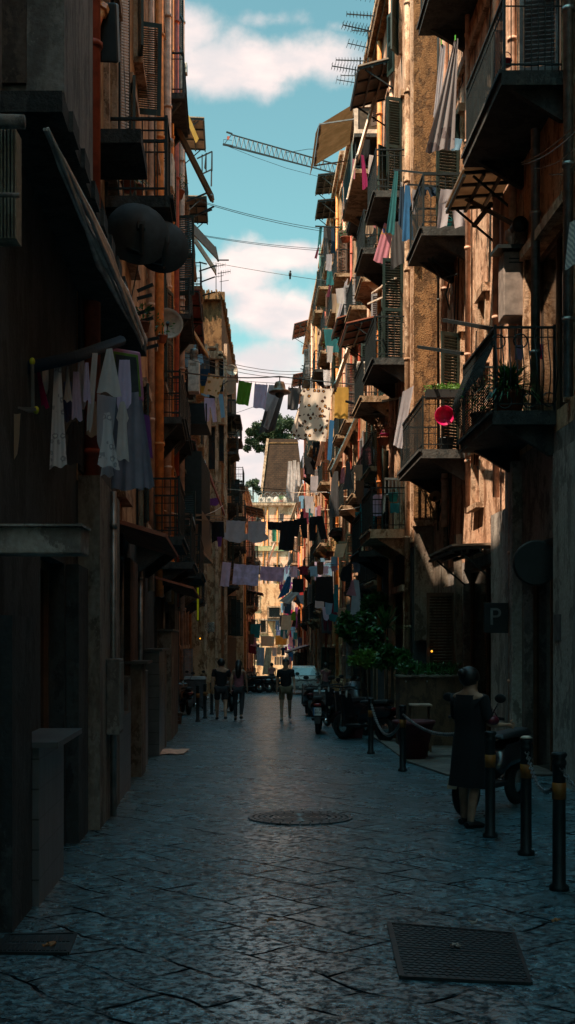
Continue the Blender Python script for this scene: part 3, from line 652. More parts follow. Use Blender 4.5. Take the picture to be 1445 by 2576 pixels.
for i in range(60):
    a = 62 + i / 3; b.box(XL4(a) - .4, XL4(a) + .12 + rg.uniform(-.05, .05), a, a + .34, 19.35, 19.6 + rg.uniform(0, .2))
b.build('broken_parapet', mBROWN, L4)
cb = MB(); cb.box(-7, XL4(62) + .1, 61.55, 61.858, 16.2, 16.6); cb.build('cornice', mCOR, L4)
for q_ in ((62.6, 65.2, 11.6), (62.6, 65.4, 7.9), (72.5, 75.5, 11.2), (62.6, 65.0, 4.6), (68, 71, 13.2), (76, 79, 9.6)): balcony(L4, XL4, 1, q_[0], q_[1], q_[2], .8, .15, 1, step=.2)
balcony(L4, XL4, 1, 66, 70, 9.3, .8, .15, 1, step=.2); balcony(L4, XL4, 1, 66.5, 70.5, 5.7, .8, .15, 1, step=.2, msl=mSLABL); balcony(L4, XL4, 1, 71, 75, 7.3, .9, .15, 1, step=.2)
# ---------------- L5 low far left building
XL5 = lambda y: -3.25 + .002 * y
L5 = row('low far building on the left corner with sunlit edge beside the hanging grey shirts', XL5, 1, 84, 106, 12.5, mYEL, [-3, .8, 4.2, 7.6], 4, GLB, seed=31, base=-7)
b = MB(); b.box(-8, XL5(84) - .02, 83.86, 83.99, -6, 12.3); b.build('end_wall', mPEACH, L5)

# ---------------- far transverse building, street-closing block
def front(label, y, u0, u1, z0, z1, m, wins, group=None, thick=8):
    root = thing('apartment_building', label, 'building', (X((u0 + u1) / 2, y), y, z0), group)
    x0, x1 = X(u0, y), X(u1, y)
    S = sorted({x0, x1} | {X(a, y) for w in wins for a in (w[0], w[2])}); Z = sorted({z0, z1} | {H(a, y) for w in wins for a in (w[1], w[3])})
    b = MB()
    for i in range(len(S) - 1):
        for j in range(len(Z) - 1):
            cx, cz = (S[i] + S[i + 1]) / 2, (Z[j] + Z[j + 1]) / 2
            if any(X(w[0], y) < cx < X(w[2], y) and H(w[3], y) < cz < H(w[1], y) for w in wins): continue
            b.q((S[i], y, Z[j]), (S[i + 1], y, Z[j]), (S[i + 1], y, Z[j + 1]), (S[i], y, Z[j + 1]))
    b.q((x0, y, z0), (x0, y, z1), (x0, y + thick, z1), (x0, y + thick, z0)); b.q((x1, y, z0), (x1, y, z1), (x1, y + thick, z1), (x1, y + thick, z0))
    b.q((x0, y, z1), (x1, y, z1), (x1, y + thick, z1), (x0, y + thick, z1))
    b.build('wall', m, root)
    for w in wins:
        a, c, e, f = X(w[0], y), X(w[2], y), H(w[3], y), H(w[1], y)
        q = MB(); q.box(a - .15, a, y - .08, y + .2, e, f); q.box(c, c + .15, y - .08, y + .2, e, f); q.box(a - .2, c + .2, y - .12, y + .2, f, f + .18); q.box(a - .2, c + .2, y - .15, y + .2, e - .12, e)
        wo_ = q.build('window', mCOR, root); MB().box(a, c, y + .2, y + .25, e, f).build('pane', w[4] if len(w) > 4 else mGLASS, wo_)
    return root
mGRN = mat('green shutter', (.05, .22, .12), .6)
FB = front('pale yellow building with a terrace closing the far end of the alley', 150, 560, 790, -8, H(1272, 150), mYEL,
           [(684, 1318, 700, 1362, mGRN), (632, 1413, 650, 1450), (708, 1320, 722, 1360), (640, 1300, 652, 1330), (690, 1420, 704, 1460), (606, 1410, 616, 1450), (655, 1480, 668, 1520), (616, 1480, 628, 1520), (716, 1440, 728, 1480)])
MB().box(X(560, 149.9), X(790, 149.9), 149.75, 149.99, H(1386, 150), H(1374, 150)).build('mossy_band', mat('mossy green band', (.30, .32, .16), .9, kind='plaster', c2=(.06, .22, .12), c3=(.5, .38, .2), scale=.5), FB)
MB().box(X(560, 149.9), X(790, 149.9), 149.6, 150.2, H(1272, 150), H(1264, 150)).build('cornice', mCOR, FB)
for u_ in (662, 697, 672): MB().tube([D(u_, 1275, 149.9), D(u_, 1520, 149.9)], .09, 6).build('drainpipe', mPIPEO, FB, True)
t = MB()     # terrace railing in scallops
x = X(590, 149)
while x < X(740, 149):
    z = H(1264, 149)
    t.tube([(x + .9 * k / 6, 149.6, z + 1.0 + .35 * math.sin(math.pi * k / 6)) for k in range(7)], .03, 4, False)
    for k in range(4): t.bar((x + .225 * k, 149.6, z), (x + .225 * k, 149.6, z + 1.05), .03)
    for k in range(4): t.bar((x + .225 * k, 149.6, z + .1), (x + .225 * k + .3, 149.6, z + 1.0), .018); t.bar((x + .225 * k + .3, 149.6, z + .1), (x + .225 * k, 149.6, z + 1.0), .018)
    t.bar((x, 149.6, z + .08), (x + .9, 149.6, z + .08), .03); x += .9
t.build('terrace_railing', mMETAL, FB)
mOCHL = mat('far orange plaster', (.70, .36, .18), .9, kind='plaster', c2=(.36, .16, .07), c3=(.76, .45, .25), scale=.6, bump=.3)
FC = front('low beige house with a dark balcony below the yellow far building', 132, 618, 712, -8, H(1468, 132), mOCHL,
           [(676, 1528, 703, 1552), (636, 1500, 650, 1530), (655, 1560, 668, 1590), (630, 1560, 642, 1600), (640, 1620, 652, 1660)])
b = MB(); b.box(X(672, 131), X(706, 131), 131, 131.98, H(1562, 131), H(1558, 131)); bo = b.build('balcony', mSLAB, FC)
b = MB()
for i in range(16): b.bar((X(672 + i * 2.2, 131), 131.05, H(1558, 131)), (X(672 + i * 2.2, 131), 131.05, H(1532, 131)), .03)
b.bar((X(672, 131), 131.05, H(1532, 131)), (X(706, 131), 131.05, H(1532, 131)), .05); b.build('railing', mIRON, bo)

# ---------------- the fort tower, tree, shrubs
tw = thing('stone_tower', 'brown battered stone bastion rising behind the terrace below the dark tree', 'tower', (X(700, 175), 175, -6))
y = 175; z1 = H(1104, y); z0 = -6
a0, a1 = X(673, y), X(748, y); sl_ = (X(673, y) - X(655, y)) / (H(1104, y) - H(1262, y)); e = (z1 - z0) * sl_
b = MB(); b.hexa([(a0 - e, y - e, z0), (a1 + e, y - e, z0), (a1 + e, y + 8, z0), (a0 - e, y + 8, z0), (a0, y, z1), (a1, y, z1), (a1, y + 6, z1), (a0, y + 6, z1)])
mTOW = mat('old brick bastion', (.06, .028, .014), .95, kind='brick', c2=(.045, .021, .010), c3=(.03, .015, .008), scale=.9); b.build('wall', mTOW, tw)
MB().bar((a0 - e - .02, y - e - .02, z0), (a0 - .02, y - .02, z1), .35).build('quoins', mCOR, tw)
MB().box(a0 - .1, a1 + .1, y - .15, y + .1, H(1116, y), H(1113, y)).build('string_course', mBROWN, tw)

def crown(center, rads, n, size, m, name, parent, seed=1, clumps=14, sag=0):
    rg = random.Random(seed); b = MB(); c = Vector(center)
    cl = []
    for i in range(clumps):
        while True:
            p = Vector((rg.uniform(-1, 1), rg.uniform(-1, 1), rg.uniform(-1, 1)))
            if p.length < 1: break
        cl.append((Vector((p.x * rads[0], p.y * rads[1], p.z * rads[2])) * .8, rg.uniform(.25, .5)))
    mr = min(rads)
    for i in range(n):
        cc_, rr = rg.choice(cl); d = Vector((rg.gauss(0, 1), rg.gauss(0, 1), rg.gauss(0, 1))).normalized()
        p = c + cc_ + d * rr * mr * rg.uniform(.5, 1.05) * Vector((1, 1, 1)).x
        s = size * rg.uniform(.6, 1.3)
        dd = Vector((rg.gauss(0, 1), rg.gauss(0, 1), rg.gauss(-.2 - sag, .7)))
        b.leaf(p, s, s * .55, dd, Vector((rg.gauss(0, 1), rg.gauss(0, 1), rg.gauss(0, 1))))
    return b.build(name, m, parent)
t = thing('broadleaf_tree', 'dark leafy tree leaning out over the brown bastion behind hanging laundry', 'tree', (X(690, 180), 180, H(1110, 180)))
MB().tube([(X(700, 180), 180, H(1180, 180)), (X(695, 180), 180, H(1100, 180)), (X(680, 180), 180, H(1070, 180)), (X(655, 180), 179, H(1060, 180))], [.5, .4, .3, .1], 8).tube([(X(695, 180), 180, H(1110, 180)), (X(725, 180), 180, H(1060, 180))], [.3, .1], 6).tube([(X(680, 180), 179, H(1075, 180)), (X(645, 180), 178, H(1110, 180))], [.2, .08], 6).build('trunk', mBARK, t, True)
crown((X(684, 180), 180, H(1085, 180)), (4.3, 2.4, 3.3), 15000, .36, mLEAFD, 'crown', t, 3, 26)
crown((X(640, 180), 178, H(1110, 180)), (2.1, 1.2, 2.9), 6000, .32, mLEAFD, 'crown', t, 4, 9)
t = thing('shrub', 'green bush against the foot of the bastion above the terrace railing', 'shrub', (X(632, 172), 171, H(1262, 172)))
MB().tube([(X(636, 170), 170, H(1262, 170)), (X(636, 170), 170, H(1220, 170))], .12, 6).build('stem', mBARK, t)
crown((X(634, 170), 170, H(1228, 170)), (1.5, 1, 1.9), 3600, .24, mLEAFD, 'foliage', t, 6, 14)
t = thing('shrub', 'smaller bush at the left end of the terrace railing', 'shrub', (X(610, 165), 165, H(1262, 165)))
MB().tube([(X(612, 165), 165, H(1270, 165)), (X(612, 165), 165, H(1245, 165))], .1, 6).build('stem', mBARK, t)
crown((X(612, 165), 165, H(1248, 165)), (1.0, .8, .9), 1200, .22, mLEAFD, 'foliage', t, 7, 8)
t = thing('potted_palm', 'small bright green spiky plant on the far terrace', 'plant', (X(707, 152), 152, H(1258, 152)))
MB().lathe((X(707, 152), 152, H(1264, 152)), [(0, 0), (.2, 0), (.25, .3), (0, .3)], 10).build('pot', mTERRA, t)
b = MB(); rg = random.Random(2)
for i in range(60):
    a = rg.uniform(0, 6.28); b.leaf((X(707, 152), 152, H(1258, 152)), rg.uniform(.5, .95), .08, (math.cos(a), math.sin(a), rg.uniform(.3, 1.6)), (0, 0, 1))
b.build('foliage', mLEAFL, t)
for i, u_ in enumerate((677, 695, 713)):
    t = thing('water_tank', 'white rounded water tank, %s on the far terrace' % ('leftmost', 'middle', 'rightmost')[i], 'tank', (X(u_, 153), 153, H(1264, 153)), 'water tanks on the far terrace')
    MB().lathe((X(u_, 153), 153, H(1264, 153)), [(.4, 0), (.42, .35), (.3, .62), (.12, .72), (0, .73)], 14).build('shell', mROLL, t, True)
# ================================================================ crane, antennas, cables, dishes
def crane():
    y = 140; L = lambda u, v, dy=0: D(u, v, y + dy)
    t = thing('tower_crane', 'dark lattice crane jib reaching across the sky from behind the right roofs', 'crane', L(860, 440))
    b = MB(); n = 27; ua, ub = 583, 900
    top = lambda u: 340 + (u - 583) * (418 - 340) / (857 - 583); bot = lambda u: 367 + (u - 583) * (440 - 367) / (857 - 583)
    for dy in (0,): b.bar(L(ua, top(ua)), L(ub, top(ub)), .13)
    for dy in (-.7, .7): b.bar(L(562, 365, dy), L(ub, bot(ub), dy), .13)
    for i in range(n):
        u0 = ua + (ub - ua) * i / n; u1 = ua + (ub - ua) * (i + 1) / n; um = (u0 + u1) / 2
        for dy in (-.7, .7):
            b.bar(L(u0, bot(u0), dy), L(um, top(um)), .055); b.bar(L(um, top(um)), L(u1, bot(u1), dy), .055)
            if i % 2: b.bar(L(um, bot(um), dy), L(um, top(um)), .045)
        b.bar(L(u0, bot(u0), -.7), L(u1, bot(u1), .7), .05)
    b.build('jib', mIRON, t)
    b = MB(); b.bar(L(560, 364, -.8), L(585, 369, -.8), .25, .18); b.bar(L(560, 364, .8), L(585, 369, .8), .25, .18); b.bar(L(562, 366), L(583, 338), .06); b.bar(L(569, 333), L(584, 338), .16)
    for q in (-.8, .8): b.bar(L(562, 352, q), L(583, 354, q), .04); b.bar(L(562, 364, q), L(562, 352, q), .04)
    b.bar(L(573, 352), L(583, 338), .07); b.build('jib_tip', mIRON, t)
    b = MB(); b.bar(L(855, 436), L(870, 1000), 1.0)
    b.build('mast', mIRON, t)
    b = MB(); b.tube([L(575, 370), L(640, 396), L(720, 424), L(850, 458)], .025, 4); b.tube([L(720, 385), L(775, 376), L(860, 376)], .03, 4); b.build('hoist_cable', mIRON, t)
    MB().q(L(571, 343, -.1), L(577, 344, -.1), L(576, 352, -.1), L(570, 351, -.1)).build('flag', mPIPER, t)
crane()

def antenna(label, p, h, ang, n=9, ln=1.0, kind=0):
    p = Vector(p); t = thing('tv_antenna', label, 'antenna', p, 'television antennas on the right roofs')
    MB().tube([p, p + Vector((0, 0, h))], .022, 5).build('mast', mIRON, t)
    b = MB(); d = Vector((-math.cos(ang), math.sin(ang) * .6, .12)).normalized(); s = Vector((0, .3, 1)).cross(d).normalized() if kind else Vector((0, 1, .25)).normalized()
    top = p + Vector((0, 0, h * .93)); b.bar(top + d * -.2, top + d * ln, .03)
    for i in range(n):
        q = top + d * (ln * i / (n - 1)); w = .28 - .012 * i
        b.bar(q - s * w, q + s * w, .013); b.bar(q - Vector((0, 0, w * .5)), q + Vector((0, 0, w * .5)), .013)
    for k in range(6): z = Vector((0, 0, (k - 2.5) * .09)); b.bar(top + d * -.15 + z - s * .3, top + d * -.15 + z + s * .3, .012)
    q = p + Vector((0, 0, h * .6)); b.bar(q + d * -.1, q + d * ln * .8, .022)
    for i in range(6): r = q + d * (ln * .8 * i / 5); b.bar(r - s * .2, r + s * .2, .012)
    b.build('elements', mIRON, t)
for i, (u, v, y, h, a, lab) in enumerate(((962, 60, 35.2, 1.7, .2, 'topmost television antenna against the blue sky on the right roof'), (955, 95, 35.0, 1.9, -.1, 'second television antenna from the top on the right roof'),
        (940, 155, 37, 1.5, .15, 'television antenna beside the cloud edge above the metal canopy'), (925, 200, 39, 1.7, -.3, 'television antenna with a grid reflector just above the metal canopy'),
        (905, 262, 41.5, 1.6, .3, 'tilted television antenna beside the top of the canvas awning'), (893, 268, 43, 1.4, -.15, 'lowest television antenna behind the boxed window on the right'))):
    antenna(lab, D(u, v, y), h, a, 9, .85, i % 2)
for u, v, y, h, lab in ((988 - 445, 745, 64, 1.7, 'thin antenna mast on the crumbling roof edge of the left tuff building'), (556, 748, 64.5, 1.4, 'second thin antenna mast right of the first on the tuff building'), (775, 915, 86, 1.3, 'small antenna rods sticking out left of the farther right building')):
    antenna(lab, D(u, v, y), h, -2.9 if u < 700 else .1, 5, .5)

def cable(pts, r, label, cat='cable', name='cable', m=mIRON, group='cables across the alley', sag=None):
    o = MB()
    P = [D(*p) for p in pts]; q = []
    for a, c in zip(P, P[1:]):
        L = (c - a).length; s = L * .012 if sag is None else sag
        for k in range(9):
            t = k / 9; q.append(a.lerp(c, t) - Vector((0, 0, 4 * s * t * (1 - t))))
    q.append(P[-1]); o.tube(q, r, 5)
    ob = o.build(name, m); tag(ob, label, cat, group); return ob
cable([(500, 505, 47), (836, 580, 56)], .012, 'upper strand of the top pair of cables crossing the blue sky')
cable([(500, 508, 47), (836, 586, 56)], .012, 'lower strand of the top pair of cables crossing the blue sky')
cable([(495, 590, 52), (838, 628, 58)], .012, 'upper strand of the cable pair at the cloud top')
cable([(495, 592, 52), (838, 633, 58)], .012, 'lower strand of the cable pair at the cloud top')
cable([(540, 662, 62), (729, 694, 60), (835, 708, 58)], .014, 'cable with a dark bird sitting on it', sag=.02)
for i, (v0, v1) in enumerate(((885, 928), (893, 935), (905, 942))):
    cable([(440, v0 - 12, 36), (800, v1, 68)], .012, '%s of the three thin cables over the hanging street lamp' % ('uppermost', 'middle', 'lowest')[i])
cable([(420, 930, 34), (702, 947, 44), (985, 972, 44), (1080, 905, 30)], .022, 'thick black cable that carries the hanging street lamp')
cable([(560, 1050, 70), (790, 960, 64)], .012, 'thin cable rising rightwards in front of the bastion tree')
cable([(470, 1160, 44), (570, 1218, 60), (800, 1236, 62), (1015, 1195, 40)], .018, 'black cable sagging across in front of the bastion foot')
cable([(570, 1230, 60), (820, 1238, 55), (1020, 1222, 33)], .012, 'pale clothes line running right from the white garments', m=mROLL)
cable([(820, 1282, 50), (1030, 1225, 32)], .012, 'pale rope slanting down from the plastic chair balcony', m=mROLL)
cable([(395, 1278, 26), (560, 1272, 50)], .012, 'pale line along the left side above the empty clothes pegs', m=mROLL)
cable([(560, 1345, 70), (650, 1340, 110), (735, 1320, 110)], .02, 'cable crossing in front of the yellow building above the moss band')
cable([(530, 1410, 64), (640, 1396, 100), (760, 1380, 100)], .02, 'cable crossing in front of the arched far window')
cable([(590, 1582, 90), (700, 1588, 105), (760, 1580, 100)], .02, 'cable above the farthest washing line')
for i, (a, c) in enumerate((((1310, 410, 17.5), (1460, 300, 15.5)), ((1312, 415, 17.5), (1460, 318, 13.75)), ((1345, 425, 17), (1460, 360, 15.6)), ((1380, 440, 17), (1460, 395, 15.7)), ((1400, 438, 17), (1460, 410, 15.8)))):
    cable([a, c], .008, '%s pale wire fanning up to the right edge under the big balcony' % ('highest', 'second', 'third', 'fourth', 'lowest')[i], m=mMETAL, sag=.08, group='wires under the big balcony')
cable([(305, 0, 17), (318, 330, 15), (360, 600, 15), (300, 900, 15)], .008, 'thin pale cord hanging down past the left shutters', m=mTANW, sag=.01, group='hanging cords')
cable([(60, 540, 9), (52, 900, 9)], .012, 'vertical cord beside the near left laundry', m=mTANW, sag=.0, group='hanging cords')
cable([(1085, 650, 24.5), (1135, 690, 24.5), (1120, 740, 24.5), (1130, 780, 24.5)], .02, 'loop of black cable under the balcony with the blue basin', group='tangled cables')
cable([(1075, 650, 24.7), (1110, 700, 24.7), (1150, 690, 24.2)], .02, 'second black cable loop crossing the first under the basin balcony', group='tangled cables')
cable([(1300, 1680 - 290, 18), (1318, 1420, 18), (1300, 1460, 18)], .012, 'broken end of cable at the near right pillar', group='tangled cables') if 0 else None
# bird
def bird(p):
    p = Vector(p); t = MB()
    t.ell(p + Vector((0, 0, .09)), .075, .075, .13, 10, 8); t.ell(p + Vector((.01, 0, .235)), .045, .045, .05, 8, 6); t.tube([p + Vector((.04, 0, .24)), p + Vector((.09, 0, .235))], [.012, .002], 5)
    t.hexa([p + Vector(q) for q in ((-.04, -.01, -.16), (.04, -.01, -.16), (.04, .01, -.16), (-.04, .01, -.16), (-.05, -.03, .05), (.05, -.03, .05), (.05, .03, .05), (-.05, .03, .05))])
    t.tube([p + Vector((-.02, 0, -.02)), p + Vector((-.02, 0, .04))], .008, 4)
    return tag(t.build('bird', mBLACK, smooth=True), 'dark bird perched upright on a cable before the clouds', 'bird')
bird(D(729, 695, 60))

def dish(label, p, r, nrm, m, mount=None):
    p = Vector(p); t = thing('satellite_dish', label, 'satellite dish', p, 'satellite dishes'); n = Vector(nrm).normalized()
    MB().lathe(p, [(0, -.02), (r * .3, -.008), (r * .6, .04), (r * .85, .1), (r, .15), (r * 1.02, .155), (r * 1.0, .165), (r * .84, .115), (r * .6, .058), (0, 0)], 28, n).build('reflector', m, t, True)
    b = MB(); u = Vector((0, 0, 1)); s = n.cross(u).normalized(); up = s.cross(n)
    b.tube([p - up * r * .95 + n * .12, p + n * r * 1.05 - up * r * .35], .012, 5); b.tube([p + n * r * 1.0 - up * r * .35, p + n * r * 1.2 - up * r * .3], .035, 8); b.build('feed_arm', mIRON, t)
    b = MB(); q = p - n * .1; b.bar(p - n * .02, q, .09); b.tube([q, q - Vector((0, 0, .35))], .03, 6)
    if mount: b.tube([q - Vector((0, 0, .35)), Vector(mount)], .025, 6)
    b.build('bracket', mIRON, t)
dish('large dark grey satellite dish hanging out over the alley on the left', D(352, 575, 14.2), .38, (-.30, 1, -.12), mDISH, (XL(14.4), 14.4, H(600, 14.4)))
dish('second dark grey satellite dish partly behind the largest one', D(410, 608, 14.5), .33, (-.22, 1, -.1), mDISH, (XL(14.6), 14.6, H(640, 14.6)))
dish('beige satellite dish with climbing leaves in front of it', D(417, 822, 25), .34, (.2, -1, .2), mDISHL, (XL(25.4), 25.4, H(850, 25)))
dish('small satellite dish standing against the sky left of the green towel', D(581, 935, 60), .30, (.3, -1, .3), mDISHL, (XL4(62), 62.2, H(945, 60)))
dish('small satellite dish against the white sky below the green towel', D(593, 1089, 70), .32, (.2, -1, .2), mDISHL, (XL4(70), 70.2, H(1095, 70)))
dish('small dish mounted near the top of the tuff building', D(673 - 120 - 10, 735, 60), .3, (.8, -1, .1), mDISHL, (XL3(60), 60.5, H(750, 60))) if 0 else None
dish('little pale dish under the plaster wall lamp on the right', D(1098, 1258, 27), .14, (-.5, -1, .6), mTARPL, (XR(27.3), 27.3, H(1262, 27)))

# ================================================================ awnings with long bars
awning('', D(945, 238, 33), D(898, 400, 31.5), .20, mROLL, lab='long pale awning bar slanting down from the metal canopy high on the right')
awning('', D(895, 400, 34), D(872, 505, 34), .15, mROLL, lab='short pale awning bar continuing beside the green netting on the right')
awning('', D(886, 850, 42), D(842, 975, 40), .30, mROLL, lab='broad pale awning bar beside the floral sheet')
awning('', D(902, 1040, 40), D(832, 1190, 38), .26, mROLL, lab='broad pale awning bar below the mustard towel')
awning('', D(413, 260, 30), D(533, 500, 30), .38, mTARP, lab='rolled brown awning slanting into the sky at upper left', th=.12)
awning('', D(408, 710, 33), D(522, 895, 36), .22, mROLLO, lab='orange awning bar slanting down across the left dishes')
awning('', D(516, 1168, 47), D(563, 1290, 50), .32, mROLLR, lab='dark red awning bar slanting down at left centre')
awning('', D(480, 590, 48), D(540, 680, 52), .40, mTARPL, lab='beige canvas awning beside the balconies under the left roof', th=.05)
awning('', D(470, 560, 45), D(545, 640, 50), .55, mTARP, lab='brown faded awning above the beige one under the left roof')
awning('', D(612, 1322, 88), D(626, 1372, 88), .30, mROLLO, lab='small ochre bar behind the grey hanging shirts')
awning('', D(617, 1500, 95), D(632, 1545, 93), .25, mROLL, lab='small pale bar low on the far left corner')
awning('', D(690, 1370, 95), D(672, 1420, 92), .35, mROLL, lab='pale bar in the sunlit clutter above the blue cloth')
awning('', D(738, 1545, 95), D(722, 1600, 90), .35, mROLL, lab='pale bar low in the sunlit clutter of the far right side')
awning('', D(730, 1465, 100), D(745, 1500, 95), .35, mROLL, lab='pale striped bar under the blue cloth')
# clear plastic roll along the near left slab
b = MB(); P = [(118, 326, 8.05), (160, 420, 9.2), (215, 545, 10.9), (262, 650, 12.2), (310, 745, 13.5), (362, 862, 15.0)]
W = (.02, .045, .075, .11, .09, .05)
t = thing('plastic_sheet', 'rolled translucent plastic sheet slanting under the near left slab', 'plastic sheet', D(*P[0]))
for k in range(9):
    pts = [D(p[0], p[1], 3.26 * F / (CV - p[1])) + Vector((math.sin(k * 2.1 + i * .7) * W[i] * .55, 0, math.cos(k * 1.7 + i) * W[i] * .5)) for i, p in enumerate(P)]
    b.tube(pts, [w * .24 for w in W], 6)
b.build('sheet', mat('creased plastic', (.75, .68, .62), .22, c2=(.5, .44, .40), bump=.6, spec=.6, scale=.8), t, True)
MB().tube([D(112, 326, 7.6), D(355, 868, 3.2 * F / (CV - 868))], .012, 5).build('rod', mMETAL, t)
# canvas awning top right
def canvas_awning():
    t = thing('awning', 'wide tan canvas awning spread against the sky at upper right', 'awning', D(890, 300, 42), None)
    y0, y1 = 40.0, 43.5; b = MB(); n = 14
    top = lambda k: Vector((XR(y0 + (y1 - y0) * k) - .05, y0 + (y1 - y0) * k, H(258, 41)))
    bot = lambda k: Vector((XR(y0 + (y1 - y0) * k) - 2.0, y0 + (y1 - y0) * k, H(345, 41)))
    for i in range(n):
        a, c = i / n, (i + 1) / n; sg = lambda q: Vector((0, 0, -.07 * math.sin(q * 3 * math.pi) ** 2))
        for j in range(4):
            f, g = j / 4, (j + 1) / 4
            b.q(top(a).lerp(bot(a), f) + sg(a), top(c).lerp(bot(c), f) + sg(c), top(c).lerp(bot(c), g) + sg(c), top(a).lerp(bot(a), g) + sg(a))
    b.build('canvas', mTARP, t, True)
    b = MB()
    for i in range(n):
        a, c = i / n, (i + 1) / n; z = Vector((0, 0, -.42)); o = Vector((-.04, 0, 0))
        b.q(bot(a) + o, bot(c) + o, bot(c) + o * 4 + z + Vector((0, 0, .1)), bot((a + c) / 2) + o * 4 + z, bot(a) + o * 4 + z + Vector((0, 0, .1)))
    b.build('valance', mTARP, t)
    b = MB(); b.bar(bot(0), bot(1), .06); b.bar(top(0) - Vector((0, 0, .9)), bot(0), .04); b.bar(top(1) - Vector((0, 0, .9)), bot(1), .04); b.build('frame', mMETAL, t)
canvas_awning()
# boxed-in window
t = thing('enclosed_window_box', 'framed glass window box built out near the roof at upper right', 'window', D(925, 335, 39.4))
x0, x1 = X(890, 39.4), X(962, 39.4); zb, zt = H(336, 39.4), H(260, 39.4)
b = MB(); w = .13
for q in ((x0, x1, zb, zb + w), (x0, x1, zt - w, zt), (x0, x0 + w, zb + w, zt - w), (x1 - w, x1, zb + w, zt - w)): b.box(q[0], q[1], 39.4, 39.5, q[2], q[3])
b.box(x0, x0 + w, 39.5, 42, zb, zb + w); b.box(x0, x0 + w, 39.5, 42, zt - w, zt); b.box(x0, x0 + w, 41.9, 42, zb + w, zt - w)
b.build('frame', mROLL, t)
MB().box(x0 + w, x1 - w, 39.44, 39.47, zb + w, zt - w).build('pane', mat('dusty glass', (.10, .07, .045), .3), t)
MB().box(x0, x1, 39.4, 42, zb - .12, zb - .004).build('floor_slab', mSLAB, t)
# metal canopies
def canopy(label, xf, sgn, y0, y1, z, dep, drop, m, bars=True, grp='small canopies over the balconies', th=.04):
    P = lambda y, o, zz: Vector((xf(y) + sgn * o, y, zz))
    t = thing('canopy', label, 'canopy', P((y0 + y1) / 2, 0, z), grp)
    b = MB(); b.hexa([P(y0, .02, z), P(y0, dep, z - drop), P(y1, dep, z - drop), P(y1, .02, z), P(y0, .02, z + th), P(y0, dep, z - drop + th), P(y1, dep, z - drop + th), P(y1, .02, z + th)]); b.build('roof_sheet', m, t)
    b = MB()
    for i in range(4):
        y = y0 + .05 + (y1 - y0 - .1) * i / 3; b.bar(P(y, .02, z - .04), P(y, dep - .03, z - drop - .04), .05)
    for k in (.3, .62, .97): b.bar(P(y0 + .02, dep * k, z - drop * k - .09), P(y1 - .02, dep * k, z - drop * k - .09), .05)
    for y in (y0 + .1, y1 - .1): b.bar(P(y, .02, z - dep * .8), P(y, dep * .8, z - drop * .8 - .08), .035)
    b.build('frame', mIRON, t); return t
canopy('ribbed metal canopy high on the right under the antennas', XR3, -1, 31.2, 33.6, 16.9, 1.0, .25, mCORR)
canopy('translucent corrugated canopy under the big dark balcony at right', XR, -1, 19.56, 21.3, 9.45, .92, .06, mat('fibreglass sheet', (.42, .31, .22), .6, kind='corrugated', c2=(.3, .2, .13), scale=5, trans=.4))
canopy('rusty sheet canopy over the shop door below the pink wall', XR, -1, 21.6, 24.4, 3.42, .75, .02, mCORR)
canopy('dark box canopy on the sky side below the crane', XR, -1, 58, 60.5, H(455, 59), 1.0, .1, mSLAB)
canopy('second dark box canopy just below the first one under the crane', XR, -1, 58.2, 60.7, H(515, 59), 1.0, .1, mSLAB)
canopy('red tiled canopy projecting into the sky on the farther right building', XR, -1, 82, 86, H(822, 84), 1.2, .35, mTILER)
canopy('lower small red canopy beside the white lace cloth', XR, -1, 84, 88, H(950, 86), 1.2, .25, mTILER)
canopy('dark red canopy on the right above the broad pale bar', XR, -1, 46, 49, H(800, 47), 1.0, .3, mTILER)
canopy('stepped tile canopy in the middle of the right side', XR, -1, 38, 41, H(822, 39.5), 1.3, .3, mTILER)
canopy('brown shelf canopy high at left against the sky', XL3, 1, 47, 50, H(322, 48), 1.15, .05, mCORR)
canopy('second brown shelf canopy at left below the sky rods', XL3, 1, 49, 52, H(515, 50), 1.2, .05, mCORR)
canopy('long dark canopy over the boxed left balcony', XL3, 1, 38.2, 43.5, H(1122, 41), 1.1, .3, mTILER)
canopy('thin green canopy beside the lower small dish', XL4, 1, 64, 68, H(1058, 66), .9, .1, mSHUT)
canopy('wooden canopy at the foot of the far left row', XL5, 1, 84, 90, H(1283, 87), 1.4, .3, mTARP)
canopy('dark red canopy in the left row behind the orange bar', XL3, 1, 46, 52, H(782, 49), 1.0, .05, mROLLR)
canopy('second dark red canopy below the first in the left row', XL3, 1, 50, 56, H(855, 53), 1.0, .05, mROLLR)
canopy('pink striped canopy between the lilac sheets', XL5, 1, 86, 90, H(1485, 88), 1.3, .3, mat('pink striped canvas', (.62, .22, .24), .8, kind='stripe', c2=(.6, .45, .4), scale=.6))
canopy('pinkish striped shop canopy over the far white car', XR, -1, 84, 90, H(1622, 87), 1.6, .5, mat('pale striped canvas', (.55, .32, .30), .8, kind='stripe', c2=(.36, .15, .15), scale=.6))
canopy('small dark lamp canopy over the far terrace end at left', XL4, 1, 78, 81.5, H(1230, 80), .6, .05, mSLAB)
